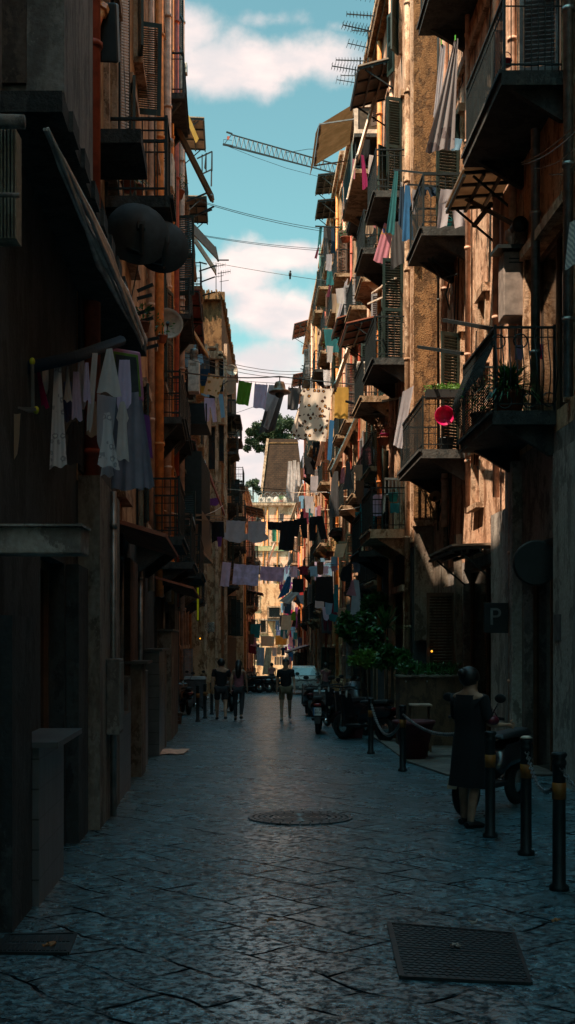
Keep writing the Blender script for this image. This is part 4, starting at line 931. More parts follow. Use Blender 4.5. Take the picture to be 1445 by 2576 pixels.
# horizontal clothes-line brackets (pairs of arms)
def arms(label, pts, r=.022, m=mIRON):
    t = thing('clothes_line_arm', label, 'clothes arm', D(*pts[0][0]), 'iron arms for clothes lines')
    for a, c in pts: MB().bar(D(*a), D(*c), r * 2).build('arm', m, t)
    return t
arms('iron clothes arms in the sky beside the brown awning', [((495, 400, 46), (533, 382, 46)), ((505, 440, 46), (532, 427, 46)), ((533, 382, 46), (533, 430, 46)), ((518, 386, 46), (518, 433, 46)), ((508, 390, 46), (508, 436, 46))])
arms('pair of dark arms under the rolled brown awning', [((468, 508, 36), (530, 482, 36)), ((480, 550, 36), (538, 520, 36)), ((500, 540, 36), (533, 528, 36))])
arms('three dark arms beside the beige left awning', [((500, 683, 46), (545, 668, 46)), ((505, 710, 46), (540, 697, 46)), ((508, 745, 46), (540, 735, 46)), ((500, 660, 46), (520, 665, 46)), ((545, 655, 48), (575, 655, 48))])
arms('stacked dark arms in front of the orange pipes', [((345, 733, 18), (385, 716, 18)), ((345, 752, 18), (382, 742, 18)), ((345, 790, 18), (388, 776, 18)), ((345, 812, 18), (385, 800, 18)), ((352, 860, 18), (400, 850, 18)), ((355, 880, 18), (398, 868, 18))])
arms('long dark arms over the near right balconies', [((1116, 806, 21), (1240, 828, 18)), ((1052, 873, 24), (1162, 890, 20))], .03)
arms('dark strut crossing under the corrugated canopy', [((1170, 500, 21), (1300, 570, 19)), ((1190, 570, 20.5), (1235, 512, 20))], .03)
arms('curved white clothes arms beside the right balcony', [((960, 720, 31), (995, 700, 29)), ((935, 738, 32), (962, 720, 31)), ((925, 765, 32), (985, 738, 30))], .02, mROLL)
arms('iron clothes rods at the left end of the laundry lines', [((400, 1290, 28), (560, 1298, 46)), ((395, 1300, 28), (560, 1312, 46))])
arms('long clothes rods under the right middle balconies', [((905, 1020, 34), (1015, 1000, 30)), ((880, 1045, 36), (1000, 1030, 31)), ((870, 1010, 36), (905, 1020, 34))], .03)
arms('clothes rod over the balcony with grey trousers', [((990, 428, 28), (1065, 436, 25)), ((1065, 436, 25), (1165, 438, 24)), ((1025, 465, 26), (1100, 470, 24))], .02)
arms('clothes rod against the sky under the cloud on the right', [((792, 570, 55), (865, 573, 55)), ((800, 640, 56), (830, 642, 56))], .03)
arms('clothes rack arms on the sky side of the farther right building', [((758, 920, 84), (790, 925, 84)), ((755, 928, 84), (790, 936, 84)), ((752, 985 - 35, 84), (790, 955, 84))], .03)

# netting pole
t = thing('netting_pole', 'tall thin pole wrapped in green netting against the clouds', 'pole', D(812, 752, 68))
MB().tube([D(806, 625, 68), D(809, 680, 68), D(812, 752, 68)], [.10, .16, .22], 8).build('netting', mat('green netting', (.06, .20, .17), .8, kind='cloth', trans=.3), t, True)
MB().tube([D(806, 600, 68), D(806, 626, 68)], .03, 5).build('pole_top', mIRON, t)

# hanging street lamps
def lamp(label, u, v, y, s=1.0):
    p = D(u, v, y); t = thing('hanging_lamp', label, 'street lamp', p, 'lamps hung on cables over the alley')
    MB().lathe(p - Vector((0, 0, .62 * s)), [(.0, .02), (.36 * s, .0), (.41 * s, .05 * s), (.36 * s, .10 * s), (.22 * s, .16 * s), (.2 * s, .3 * s), (.16 * s, .42 * s), (.05 * s, .46 * s), (0, .47 * s)], 20).build('lamp_shade', mat('bronze lamp metal', (.20, .11, .07), .4, .3), t, True)
    MB().ell(p - Vector((0, 0, .64 * s)), .17 * s, .17 * s, .14 * s).build('glass_bowl', mDISH, t, True)
    MB().tube([p - Vector((0, 0, .18 * s)), p + Vector((0, 0, .03))], .02, 6).build('hanger', mIRON, t)
lamp('bronze bell shaped street lamp hanging from the thick black cable', 703, 948, 44)
lamp('small dark hanging lamp before the yellow building', 651, 1300, 75, .6)
lamp('small hanging lamp low before the beige far house', 672, 1528, 110, .7) if 0 else None

# air conditioners and heaters
def ac(label, u, v, y, w=.75, h=.55, m=mWHITE, first=None):
    p = D(u, v, y); t = thing('air_conditioner', label, 'air conditioner', p, 'air conditioners')
    MB().box(p.x - w / 2, p.x + w / 2, p.y, p.y + .3, p.z - h / 2, p.z + h / 2).build('casing', m, t, bevel=.02)
    b = MB(); c = Vector((p.x - w * .1, p.y - .012, p.z))
    for r in (.08, .14, .2): b.tube([c + Vector((r * math.cos(k * R(30)), 0, r * math.sin(k * R(30)))) for k in range(13)], .008, 4, False)
    for k in range(6): b.bar(c, c + Vector((.2 * math.cos(k * R(60)), 0, .2 * math.sin(k * R(60)))), .01)
    b.build('fan_grille', mIRON, t)
    MB().box(p.x - w * .42, p.x - w * .36, p.y, p.y + .3, p.z - h / 2 - .06, p.z - h / 2 - .001).box(p.x + w * .3, p.x + w * .36, p.y, p.y + .3, p.z - h / 2 - .06, p.z - h / 2 - .001).build('foot', mIRON, t)
ac('white air conditioner on the top left balcony against the sky', 455, 170, 40.6, .4, .35)
ac('small white air conditioner above the pale slab edge at left', 414, 478, 27.2, .36, .3)
ac('white air conditioner, left one under the stone bastion', 658, 1258, 152, .9, .7)
ac('white air conditioner, right one under the stone bastion', 678, 1258, 152, .9, .7)
ac('cream air conditioner on the right wall behind the pale bar', 910, 930, 36, .3, .5)
ac('white air conditioner on the left edge of the middle row', 553, 1100, 60, .4, .6) if 0 else None
ac('pale outdoor unit on the wall beside the left low laundry', 530, 1577, 50, .3, .4)
def heater(label, u0, u1, v0, v1, y, m=mWHITE, flue=True, roof=False):
    p = D((u0 + u1) / 2, v1, y); t = thing('boiler_cabinet', label, 'boiler', p, 'boiler cabinets on the walls')
    MB().box(X(u0, y), X(u1, y), y, y + .5, H(v1, y), H(v0, y)).build('casing', m, t, bevel=.02)
    b = MB(); w = X(u1, y) - X(u0, y)
    for k in (0, 1): b.box(X(u0, y) + w * .2, X(u1, y) - w * .25, y - .008, y - .001, H(v0, y) - .13 - .06 * k, H(v0, y) - .11 - .06 * k)
    b.build('vent_slot', mIRON, t)
    c = Vector((X((u0 + u1) / 2, y), y + .25, H(v0, y)))
    MB().lathe(c, [(.09, 0.002), (.09, .25), (.14, .27), (.14, .4), (.10, .42), (0, .43)], 12).build('flue', mMETAL, t, True)
    if roof: b = MB(); b.hexa([(X(u0 - 18, y), y - .12, H(v0, y) + .01), (X(u1 + 4, y), y - .12, H(v0, y) + .01), (X(u1 + 4, y), y + .6, H(v0, y) + .1), (X(u0 - 18, y), y + .6, H(v0, y) + .1), (X(u0 - 18, y), y - .12, H(v0, y) + .07), (X(u1 + 4, y), y - .12, H(v0, y) + .07), (X(u1 + 4, y), y + .6, H(v0, y) + .16), (X(u0 - 18, y), y + .6, H(v0, y) + .16)]); b.build('roof', mIRON, t)
heater('white boiler cabinet with flue on the upper left balcony', 402, 434, 386, 470, 26.8)
heater('cream cabinet beside the orange bar under the beige dish', 472, 500, 905, 985, 40)
heater('grey utility cabinet with a little roof on the right wall', 1266, 1332, 632, 795, 19.0, mat('grey cabinet paint', (.26, .21, .185), .7, bump=.1), roof=True)
t = thing('wall_duct', 'round dark duct end on a strut above the grey utility cabinet', 'duct', D(1308, 565, 19))
c = D(1308, 563, 18.9); MB().lathe(c, [(.0, 0), (.12, 0), (.125, .02), (.12, .3), (0, .31)], 18, (0, 1, 0)).build('duct', mIRON, t, True); MB().box(c.x - .09, c.x + .09, c.y + .05, c.y + .2, H(628, 19), c.z - .1).build('duct_leg', mTANW, t)

# box on the top left wall, shutters hanging out, lattice blind
t = thing('hanging_box', 'dark box hung out on the upper left wall beside the red pipe', 'box', D(275, 155, 13.4))
MB().hexa([D(250, 158, 13.25), D(298, 160, 13.25), D(303, 158, 13.75), D(258, 156, 13.75), D(254, 8, 13.25), D(292, 8, 13.25), D(298, 10, 13.75), D(260, 10, 13.75)]).build('box_body', mIRON, t, bevel=.02)
MB().tube([D(262, 15, 15), D(262, -60, 15)], .03, 6).tube([D(285, 15, 15), D(285, -60, 15)], .03, 6).build('hanger', mIRON, t)
t = thing('louvred_shutter', 'large dark green louvred shutter standing open at upper left', 'shutter', D(375, 290, 20))
b = MB(); y = 20.0
cs = [(341, 50), (407, 62), (404, 294), (338, 286)]
def sp2(u, v, dy=0): return D(u, v, y + dy)
b.hexa([sp2(341, 52), sp2(350, 53), sp2(348, 288), sp2(339, 287), sp2(341, 52, .05), sp2(350, 53, .05), sp2(348, 288, .05), sp2(339, 287, .05)])
b.hexa([sp2(397, 60), sp2(407, 62), sp2(404, 294), sp2(394, 292), sp2(397, 60, .05), sp2(407, 62, .05), sp2(404, 294, .05), sp2(394, 292, .05)])
b.hexa([sp2(350, 53), sp2(397, 60), sp2(397, 72), sp2(350, 66), sp2(350, 53, .05), sp2(397, 60, .05), sp2(397, 72, .05), sp2(350, 66, .05)])
b.hexa([sp2(348, 272), sp2(394, 277), sp2(394, 292), sp2(348, 288), sp2(348, 272, .05), sp2(394, 277, .05), sp2(394, 292, .05), sp2(348, 288, .05)])
b.build('frame', mSHUT, t)
b = MB(); v = 70
while v < 272: b.hexa([sp2(349, v), sp2(397, v + 5), sp2(397, v + 6.2), sp2(349, v + 1.2), sp2(349, v + 2.2, .04), sp2(397, v + 7.2, .04), sp2(397, v + 8.4, .04), sp2(349, v + 3.4, .04)]); v += 5.6
b.build('slats', mSHUT, t)
t = thing('lattice_blind', 'pale rolled lattice blind hanging on the upper left wall', 'blind', D(315, 330, 17.5))
b = MB()
for k in range(46): b.bar(D(303, -20 + k * 7.6, 15.8), D(322, -14 + k * 7.6, 16.7), .022)
b.build('slats', mat('pale blind', (.55, .5, .5), .5), t); MB().bar(D(300, -30, 15.8), D(301, 330, 15.8), .02).bar(D(324, -30, 16.8), D(325, 330, 16.8), .02).build('cord', mIRON, t)
t = thing('leaning_pipe', 'red and orange pipe slanting down beside the vertical red drainpipe', 'pipe', D(210, 190, 12.5))
MB().tube([D(256, 28, 13.2), D(247, 44, 13.1), D(222, 120, 12.8), D(204, 200, 12.5)], [.06, .055, .05, .035], 8).build('pipe_length', mat('two tone red pipe', (.62, .10, .04), .5, c2=(.55, .26, .08), bump=.05), t, True)
MB().tube([D(258, 22, 13.25), D(254, 33, 13.15)], .075, 8).build('pipe_mouth', mPIPEO, t)

# ================================================================ signs
t = thing('parking_sign', 'dark square sign with a grey letter P on the right wall', 'sign', D(1247, 1592, 19.6))
ys = 19.55; MB().box(X(1216, ys), X(1278, ys), ys, ys + .04, H(1592, ys), H(1516, ys)).build('sign_plate', mat('dark blue sign paint', (.010, .014, .02), .5, bump=.02), t, bevel=.01)
def text(s, size, p, m, parent, name='lettering', rz=0):
    cu = bpy.data.curves.new(name, 'FONT'); cu.body = s; cu.size = size; cu.extrude = .002; cu.align_x = 'CENTER'; cu.align_y = 'CENTER'
    o = bpy.data.objects.new(name, cu); col.objects.link(o); bpy.context.view_layer.update()
    dg = bpy.context.evaluated_depsgraph_get(); me = bpy.data.meshes.new_from_object(o.evaluated_get(dg)); bpy.data.objects.remove(o)
    me.transform(Matrix.Translation(Vector(p) - wloc(parent)) @ Matrix.Rotation(rz, 4, 'Z') @ Matrix.Rotation(R(90), 4, 'X')); me.materials.clear(); me.materials.append(m)
    o = bpy.data.objects.new(name, me); col.objects.link(o); o.parent = parent; return o
text('P', .40, (X(1244, ys), ys - .006, H(1553, ys)), mat('grey sign paint', (.20, .21, .22), .6), t)
MB().box(X(1262, ys), X(1284, ys) + .5, ys + .045, ys + .09, H(1545, ys), H(1538, ys)).build('bracket', mIRON, t)
t = thing('round_sign', 'large round black sign jutting out beside the near right doorway', 'sign', D(1330, 1415, 17.3))
c = D(1348, 1416, 17.3); MB().lathe(c, [(0, 0), (.31, 0), (.33, .02), (.33, .08), (.31, .10), (0, .10)], 30, (0, 1, 0)).build('sign_disc', mBLACK, t); MB().box(c.x, c.x + .7, c.y + .105, c.y + .14, c.z - .03, c.z + .03).build('bracket', mIRON, t)
t = thing('notice_poster', 'faded poster on the wall at the right edge', 'poster', D(1440, 1550, 16.3)); yp = 16.2
MB().box(X(1424, yp), X(1470, yp), yp + .2, yp + .21, H(1600, yp), H(1530, yp)).build('sheet', mat('faded paper', (.12, .10, .10), .8), t) if 0 else MB().fbox(XR, -1, 16.25, 16.6, H(1610, 16.3), H(1545, 16.3), .185, .195).build('sheet', mat('faded paper', (.12, .10, .10), .8), t)
t = thing('lit_shop_sign', 'thin vertical yellow lit sign in the dark left row', 'sign', D(497, 1520, 41))
MB().box(X(495, 41), X(499.5, 41), 41, 41.05, H(1560, 41), H(1478, 41)).build('light_strip', mat('yellow neon', (.25, .25, .02), .5, emit=(.75, .8, .02, .04)), t); MB().box(X(493.5, 41), X(501, 41), 41.052, 41.12, H(1563, 41), H(1475, 41)).build('backing', mIRON, t)
for i, (u, v, y, lab) in enumerate(((503, 1606, 38, 'small glowing amber lamp in the dark left row'), (1085, 1638, 25, 'small glowing amber lamp above the planter box'))):
    p = D(u, v, y); t = thing('warning_lamp', lab, 'lamp', p, 'little amber lamps')
    MB().ell(p, .022, .022, .022).build('bulb', mat('amber glow', (.8, .3, .02), .5, emit=(1, .36, .03, 1.0)), t, True); MB().box(p.x - .05, p.x + .05, p.y + .035, p.y + .09, p.z - .06, p.z + .06).build('lamp_body', mIRON, t)
# ================================================================ laundry
PAL = {'white': (.66, .60, .58), 'lilac': (.66, .53, .73), 'grey': (.50, .46, .50), 'dark grey': (.085, .085, .09), 'black': (.012, .012, .015), 'green': (.10, .26, .02), 'mustard': (.62, .36, .07),
       'yellow': (.66, .34, .05), 'blue': (.03, .16, .36), 'light blue': (.22, .42, .60), 'teal': (.02, .16, .18), 'navy': (.012, .04, .08), 'pink': (.60, .22, .26), 'magenta': (.34, .01, .10), 'red': (.45, .03, .03),
       'beige': (.42, .29, .20), 'brown': (.16, .07, .04), 'purple': (.18, .05, .22), 'maroon': (.12, .01, .03), 'cream': (.70, .56, .38), 'orange': (.7, .25, .04), 'indigo': (.10, .11, .22)}
def mc(c): return mat('%s cloth' % c, PAL[c], .9, kind='cloth', c2=tuple(x * .8 for x in PAL[c]), bump=.35, trans=.45)
mFLOR = mat('floral sheet cloth', (.74, .62, .52), .9, kind='floral', c2=(.06, .02, .012), c3=(.45, .2, .04), scale=.66, trans=.25)
mFLOY = mat('yellow edged floral cloth', (.70, .44, .26), .9, kind='floral', c2=(.30, .16, .02), c3=(.45, .12, .02), scale=.8, trans=.3)
mPATG = mat('grey patterned sheet cloth', (.19, .165, .17), .9, kind='floral', c2=(.10, .075, .08), c3=(.10, .08, .09), scale=.38, trans=.1)
mPINKP = mat('pink patterned towel cloth', (.46, .17, .22), .9, kind='floral', c2=(.5, .24, .10), c3=(.12, .12, .3), scale=.42, trans=.2)
mLACE = mat('lace cloth', (.62, .58, .60), .9, kind='floral', c2=(.35, .33, .36), c3=(.7, .66, .66), scale=1.8, trans=.25)
mSTR = mat('white striped cloth', (.72, .68, .64), .85, kind='stripe', c2=(.40, .40, .42), scale=1.4, trans=.3)
SHAPES = {
    'plain': [(0, 0, 1), (1, 0, 1)],
    'tee': [(0, 0, 1), (.62, .02, .98), (.63, -.14, 1.14), (.82, -.2, 1.2), (.86, -.1, 1.1), (.9, .06, .94), (1, .22, .78)],
    'teeup': [(0, .2, .8), (.08, -.02, 1.02), (.3, -.25, 1.25), (.34, -.1, 1.1), (.36, .05, .95), (1, .03, .97)],
    'dress': [(0, .3, .7), (.12, .2, .8), (.3, .22, .78), (1, -.02, 1.02)],
    'ragged': [(0, 0, 1), (.5, .03, .97), (.85, .08, .9), (1, .2, .7)],
}
def cloth(name, label, cat, quad, y, m, shape='plain', y2=None, amp=.035, group='laundry hung over the alley', nx=14, ny=14, pegs=0, seed=None):
    y2 = y if y2 is None else y2; rg = random.Random(seed if seed is not None else label)
    tl, tr, br, blq = [D(q[0], q[1], yy) for q, yy in zip(quad, (y, y2, y2, y))]
    b = MB(); ph = rg.uniform(0, 6); fr = rg.uniform(1.6, 3.2); amp *= rg.uniform(.8, 1.3)
    amp *= min(1.0, max((br - blq).length, .12) / .75)
    nrm = (tr - tl).cross(blq - tl)
    nrm = nrm.normalized() if nrm.length > 1e-6 else Vector((0, -1, 0))
    def P(s, t):
        p = tl.lerp(tr, s).lerp(blq.lerp(br, s), t)
        k = (.25 + .75 * t) * amp
        hem = Vector((0, 0, -.03 * min(1, (tr - tl).length) * abs(math.sin(s * 9.42)) * (1 - t) ** 2)) + Vector((0, 0, .012 * math.sin(s * 9 + ph) * t))
        return p + nrm * k * (math.sin(s * fr * 6.28 + ph + t * 1.3) + .5 * math.sin(s * 11 + t * 4 + ph * 2)) + hem
    def sheet(rows):
        for i in range(ny):
            t0, t1 = i / ny, (i + 1) / ny
            def ext(t):
                for a, c in zip(rows, rows[1:]):
                    if a[0] <= t <= c[0]:
                        f = (t - a[0]) / max(1e-6, c[0] - a[0]); return a[1] + (c[1] - a[1]) * f, a[2] + (c[2] - a[2]) * f
                return rows[-1][1:]
            a0, a1 = ext(t0); c0, c1 = ext(t1)
            for j in range(nx):
                s, s2 = j / nx, (j + 1) / nx
                b.q(P(a0 + (a1 - a0) * s, t0), P(a0 + (a1 - a0) * s2, t0), P(c0 + (c1 - c0) * s2, t1), P(c0 + (c1 - c0) * s, t1))
    if shape == 'pants':
        sheet([(0, .02, .98), (.3, 0, 1)] if False else [(0, .05, .95), (.35, 0, 1.0), (.351, 0, .47), (1, .02, .36)])
        sheet([(0, .55, .95), (.35, .5, 1), (.351, .53, 1.0), (1, .66, 1.02)])
    else: sheet(SHAPES[shape])
    me = bpy.data.meshes.new(name); me.from_pydata([tuple(v) for v in b.v], [], b.f)
    bm = bmesh.new(); bm.from_mesh(me); bmesh.ops.remove_doubles(bm, verts=bm.verts, dist=.0008); bm.to_mesh(me); bm.free()
    # origin at the hanging edge
    o0 = (tl + tr) / 2; me.transform(Matrix.Translation(-o0))
    for p in me.polygons: p.use_smooth = True
    me.materials.append(m); o = bpy.data.objects.new(name, me); col.objects.link(o); o.location = o0
    tag(o, label, cat, group)
    if pegs:
        for k in range(pegs):
            s = (k + .5) / pegs if pegs > 1 else .5; p = tl.lerp(tr, .08 + .84 * (k / max(1, pegs - 1)))
            q = MB(); q.bar(p + Vector((0, -.015, -.04)), p + Vector((0, -.015, .05)), .018); c = q.build('clothes_peg', mat('green peg', (.1, .5, .05), .5) if pegs == 1 else mWOODF, o)
    return o
L1G = 'laundry on the line under the hanging lamp'; L2G = 'laundry on the line with the grey shirts'; L3G = 'laundry on the line of lilac sheets'
tag(cable([(470, 955, 40), (600, 958, 44), (885, 972, 45)], .01, 'tmp', sag=.03), 'clothes line holding the green towel and floral sheet', 'clothes line', 'clothes lines')
T = cloth
T('towel', 'orange yellow cloth partly behind the floral bordered cloth', 'towel', [(500, 936), (527, 938), (520, 994), (496, 985)], 42, mc('yellow'), group=L1G)
T('tablecloth', 'floral cloth with orange yellow border at the left end of the lamp line', 'tablecloth', [(524, 938), (563, 948), (549, 1000), (511, 990)], 41.5, mFLOY, group=L1G)
T('shirt', 'pinkish folded shirt left of the green towel', 'shirt', [(574, 950), (595, 953), (588, 992), (566, 988)], 44, mc('beige'), 'plain', group=L1G)
T('towel', 'bright green towel hung under the small round dish', 'towel', [(600, 957), (634, 963), (624, 1021), (593, 1016)], 44, mc('green'), group=L1G, pegs=2)
T('towel', 'lilac grey cloth just right of the green towel', 'towel', [(640, 965), (673, 968), (667, 1029), (636, 1026)], 44, mc('lilac'), group=L1G, pegs=2)
T('towel', 'grey cloth directly left of the bronze lamp', 'towel', [(676, 968), (700, 969), (672, 1036), (662, 1030)], 44.6, mc('grey'), group=L1G)
T('towel', 'dark grey square cloth directly right of the bronze lamp', 'towel', [(724, 974), (756, 976), (748, 1033), (722, 1031)], 44.5, mc('dark grey'), group=L1G, pegs=2)
T('duvet', 'long grey duvet swinging down in front of the bastion tree', 'duvet', [(680, 975), (716, 985), (690, 1085), (650, 1090)], 45.4, mc('dark grey'), group=L1G, amp=.08)
T('duvet', 'pale lining fold of the long grey duvet', 'duvet', [(688, 985), (704, 992), (674, 1082), (662, 1074)], 45.2, mc('grey'), group=L1G, amp=.05)
T('bedsheet', 'large cream bedsheet printed with dark brown flowers', 'bedsheet', [(757, 976), (836, 977), (819, 1111), (745, 1105)], 44.6, mFLOR, group=L1G, pegs=3, amp=.05)
T('bedsheet', 'trailing corner of the flowered bedsheet', 'bedsheet', [(748, 1030), (760, 1010), (752, 1110), (730, 1090)], 44.9, mFLOR, group=L1G)
T('towel', 'mustard towel right of the flowered bedsheet', 'towel', [(842, 974), (877, 973), (874, 1055), (840, 1051)], 44.4, mc('mustard'), group=L1G, pegs=2)
tag(cable([(445, 1296, 36), (560, 1305, 46), (830, 1300, 46)], .01, 'tmp', sag=.04), 'clothes line holding two grey shirts and black clothes', 'clothes line', 'clothes lines')
T('shirt', 'left grey shirt hung upside down on the second line', 'shirt', [(569, 1308), (617, 1310), (615, 1366), (566, 1362)], 46, mc('lilac') if 0 else mc('grey'), 'tee', group=L2G, pegs=2)
T('shirt', 'right grey shirt hung upside down on the second line', 'shirt', [(624, 1310), (669, 1311), (665, 1366), (622, 1364)], 46, mc('grey'), 'tee', group=L2G, pegs=2)
T('shirt', 'black shirt with spread sleeve next to the grey shirts', 'shirt', [(672, 1311), (707, 1313), (706, 1334), (673, 1332)], 46, mc('black'), group=L2G, pegs=2)
T('dress', 'long black dress hanging lowest on the second line', 'dress', [(707, 1310), (742, 1308), (738, 1386), (699, 1384)], 45.8, mc('black'), group=L2G)
T('shorts', 'black shorts in the middle of the black clothes', 'shorts', [(737, 1306), (772, 1302), (772, 1355), (735, 1350)], 45.6, mc('black'), 'pants', group=L2G)
T('trousers', 'black trousers at the right end of the black clothes', 'trousers', [(776, 1300), (812, 1296), (822, 1356), (776, 1362)], 45.4, mc('black'), 'pants', group=L2G)
T('shirt', 'dark shirt at the left of the grey shirts beside the red bar', 'shirt', [(530, 1312), (562, 1312), (564, 1352), (532, 1366)], 44, mc('black'), group=L2G)
T('shirt', 'black bundle of clothes by the left end of the second line', 'shirt', [(500, 1308), (530, 1310), (528, 1372), (505, 1350)], 42, mc('black'), 'ragged', group=L2G)
T('shirt', 'dark purple garment among the black bundle', 'shirt', [(545, 1350), (558, 1350), (556, 1375), (548, 1375)], 43.6, mc('purple'), group=L2G)
T('cloth', 'small white cloth on the empty part of the left peg line', 'cloth', [(478, 1300), (487, 1300), (491, 1322), (475, 1321)], 34, mc('white'), group=L2G)
T('shirt', 'white shirt behind the black dress on the second line', 'shirt', [(703, 1292), (714, 1292), (712, 1312), (702, 1310)], 60, mc('white'), group=L2G)
tag(cable([(552, 1411, 60), (720, 1424, 62), (960, 1412, 40)], .012, 'tmp', sag=.03), 'clothes line of lilac sheets low over the alley', 'clothes line', 'clothes lines')
T('towel', 'narrow lilac towel at the left end of the third line', 'towel', [(559, 1413), (581, 1415), (575, 1476), (553, 1474)], 60, mc('lilac'), group=L3G, amp=.02)
T('bedsheet', 'largest blue lilac sheet on the third line', 'bedsheet', [(588, 1417), (652, 1422), (648, 1474), (584, 1469)], 60.5, mat('lilac blue cloth', (.60, .56, .86), .9, kind='cloth', trans=.5), group=L3G, pegs=3)
T('bedsheet', 'violet sheet directly right of the largest lilac sheet', 'bedsheet', [(655, 1423), (716, 1426), (711, 1464), (653, 1459)], 61, mat('violet cloth', (.62, .45, .70), .9, kind='cloth', trans=.5), group=L3G)
for i, (u0, u1, v1, c, lab) in enumerate(((728, 748, 1452, 'lilac', 'lilac child shirt'), (751, 775, 1446, 'maroon', 'maroon child shirt'), (778, 800, 1450, 'light blue', 'pale blue small shirt'), (806, 826, 1444, 'lilac', 'short lilac top'), (832, 846, 1438, 'pink', 'little pinkish bib'))):
    T('shirt', '%s on the right half of the third line' % lab, 'shirt', [(u0, 1424), (u1, 1423), (u1, v1), (u0 + 1, v1)], 60 - i, mc(c), 'teeup', group=L3G)
T('bedsheet', 'dull lilac sheet at the far right end of the third line', 'bedsheet', [(885, 1412), (945, 1402), (952, 1444), (890, 1440)], 42, mat('dull lilac cloth', (.10, .085, .12), .9, kind='cloth'), group=L3G)
T('towel', 'blue cloth swinging below the third line', 'cloth', [(722, 1450), (733, 1448), (727, 1490), (697, 1508)], 76, mc('blue'), group='laundry in the far sunlit clutter', amp=.08)
T('sheet', 'white striped sheet slanting under the blue cloth', 'sheet', [(740, 1480), (756, 1484), (728, 1520), (700, 1512)], 78, mSTR, group='laundry in the far sunlit clutter')
for pl_, cl_, nm_ in (('long grey duvet swinging down in front of the bastion tree', 'pale lining fold of the long grey duvet', 'lining'), ('large cream bedsheet printed with dark brown flowers', 'trailing corner of the flowered bedsheet', 'sheet_corner')):
    P_ = [o for o in bpy.data.objects if o.get('label') == pl_][0]; C_ = [o for o in bpy.data.objects if o.get('label') == cl_][0]
    C_.location = C_.location - P_.location; C_.parent = P_; C_.name = nm_
    for k_ in ('label', 'category', 'group'): del C_[k_]
# black items under it
T('jacket', 'black cloth hanging right of the blue cloth', 'jacket', [(735, 1455), (762, 1455), (764, 1490), (734, 1490)], 70, mc('black'), group='laundry in the far sunlit clutter')
tag(cable([(620, 1622, 100), (735, 1625, 100)], .012, 'tmp', sag=.05), 'farthest clothes line above the white car', 'clothes line', 'clothes lines')
FG = 'laundry on the farthest line'
T('towel', 'light blue towel at the left of the farthest line', 'towel', [(646, 1628), (665, 1628), (663, 1675), (645, 1673)], 98, mc('light blue'), group=FG)
T('curtain', 'tall pale green curtain on the farthest line', 'curtain', [(668, 1628), (684, 1628), (678, 1696), (659, 1696)], 97, mat('pale green cloth', (.55, .66, .50), .9, kind='cloth', trans=.3), group=FG)
T('towel', 'white towel beside the pale green curtain', 'towel', [(684, 1628), (695, 1628), (695, 1650), (684, 1650)], 98, mc('white'), group=FG)
T('towel', 'cream towel on the farthest line', 'towel', [(696, 1628), (706, 1628), (706, 1646), (696, 1646)], 98.2, mc('cream'), group=FG)
T('shirt', 'navy shirt on the farthest line', 'shirt', [(707, 1628), (716, 1628), (716, 1648), (707, 1648)], 98.3, mc('navy'), 'teeup', group=FG)
T('shirt', 'magenta shirt on the farthest line', 'shirt', [(716, 1626), (722, 1626), (722, 1642), (716, 1642)], 98.1, mc('magenta'), group=FG)
T('towel', 'blue towel at the right end of the farthest line', 'towel', [(724, 1640), (737, 1640), (736, 1662), (725, 1664)], 97, mc('blue'), group=FG)
T('bedsheet', 'pinkish bedsheet above the farthest line', 'bedsheet', [(655, 1598), (690, 1600), (688, 1626), (656, 1624)], 104, mc('beige'), group=FG, amp=.1)
T('bedsheet', 'sunlit orange sheet above the farthest line', 'bedsheet', [(692, 1598), (722, 1598), (720, 1622), (692, 1622)], 104, mc('orange'), group=FG, amp=.1)
for i in range(7):
    u = 690 + i * 6.2; c = ('white', 'cream', 'white', 'light blue', 'beige', 'white', 'pink')[i]
    T('shirt', '%s garment, %s from the left in the low row under the farthest line' % (c, ('first', 'second', 'third', 'fourth', 'fifth', 'sixth', 'seventh')[i]), 'shirt', [(u, 1652), (u + 5, 1652), (u + 5, 1672), (u, 1672)], 96, mc(c), group=FG, nx=4, ny=4)
# ---- right wall
RG = 'laundry along the right walls'
T('bedsheet', 'long grey patterned sheet pegged high beside the big dark balcony', 'bedsheet', [(1143, 98), (1151, 98), (1142, 374), (1068, 386)], 21.2, mPATG, group=RG, pegs=1, amp=.06)
T('stocking', 'grey stocking hanging left of the long patterned sheet', 'stocking', [(1108, 108), (1120, 118), (1103, 312), (1089, 296)], 22.5, mc('grey'), group=RG, amp=.03, pegs=1)
T('cloth', 'small blue and white cloth under the long patterned sheet', 'cloth', [(1124, 345), (1162, 350), (1158, 382), (1128, 378)], 21.6, mc('light blue'), 'ragged', group=RG)
T('trousers', 'grey trousers over the balcony rail with the blue basin', 'trousers', [(1105, 475), (1160, 478), (1168, 572), (1097, 572)], 23.7, mc('grey'), 'pants', group=RG)
T('shorts', 'dark blue shorts beside the grey trousers', 'shorts', [(1050, 468), (1098, 471), (1096, 496), (1054, 494)], 24.5, mc('navy'), 'pants', group=RG)
T('towel', 'tall teal towel on the clothes rod at right', 'towel', [(992, 428), (1001, 430), (991, 592), (970, 584)], 28.4, mc('teal'), group=RG, amp=.03)
T('towel', 'blue towel with a lit edge on the clothes rod at right', 'towel', [(1018, 465), (1030, 468), (1040, 602), (1010, 608)], 26.8, mc('blue'), group=RG, amp=.03)
T('towel', 'navy towel between the teal and blue towels', 'towel', [(1005, 470), (1016, 470), (1020, 590), (1001, 566)], 27.6, mc('navy'), group=RG, amp=.03)
T('towel', 'pink patterned towel hanging below the teal towel', 'towel', [(966, 560), (988, 572), (974, 670), (938, 656)], 29.5, mPINKP, group=RG, amp=.03)
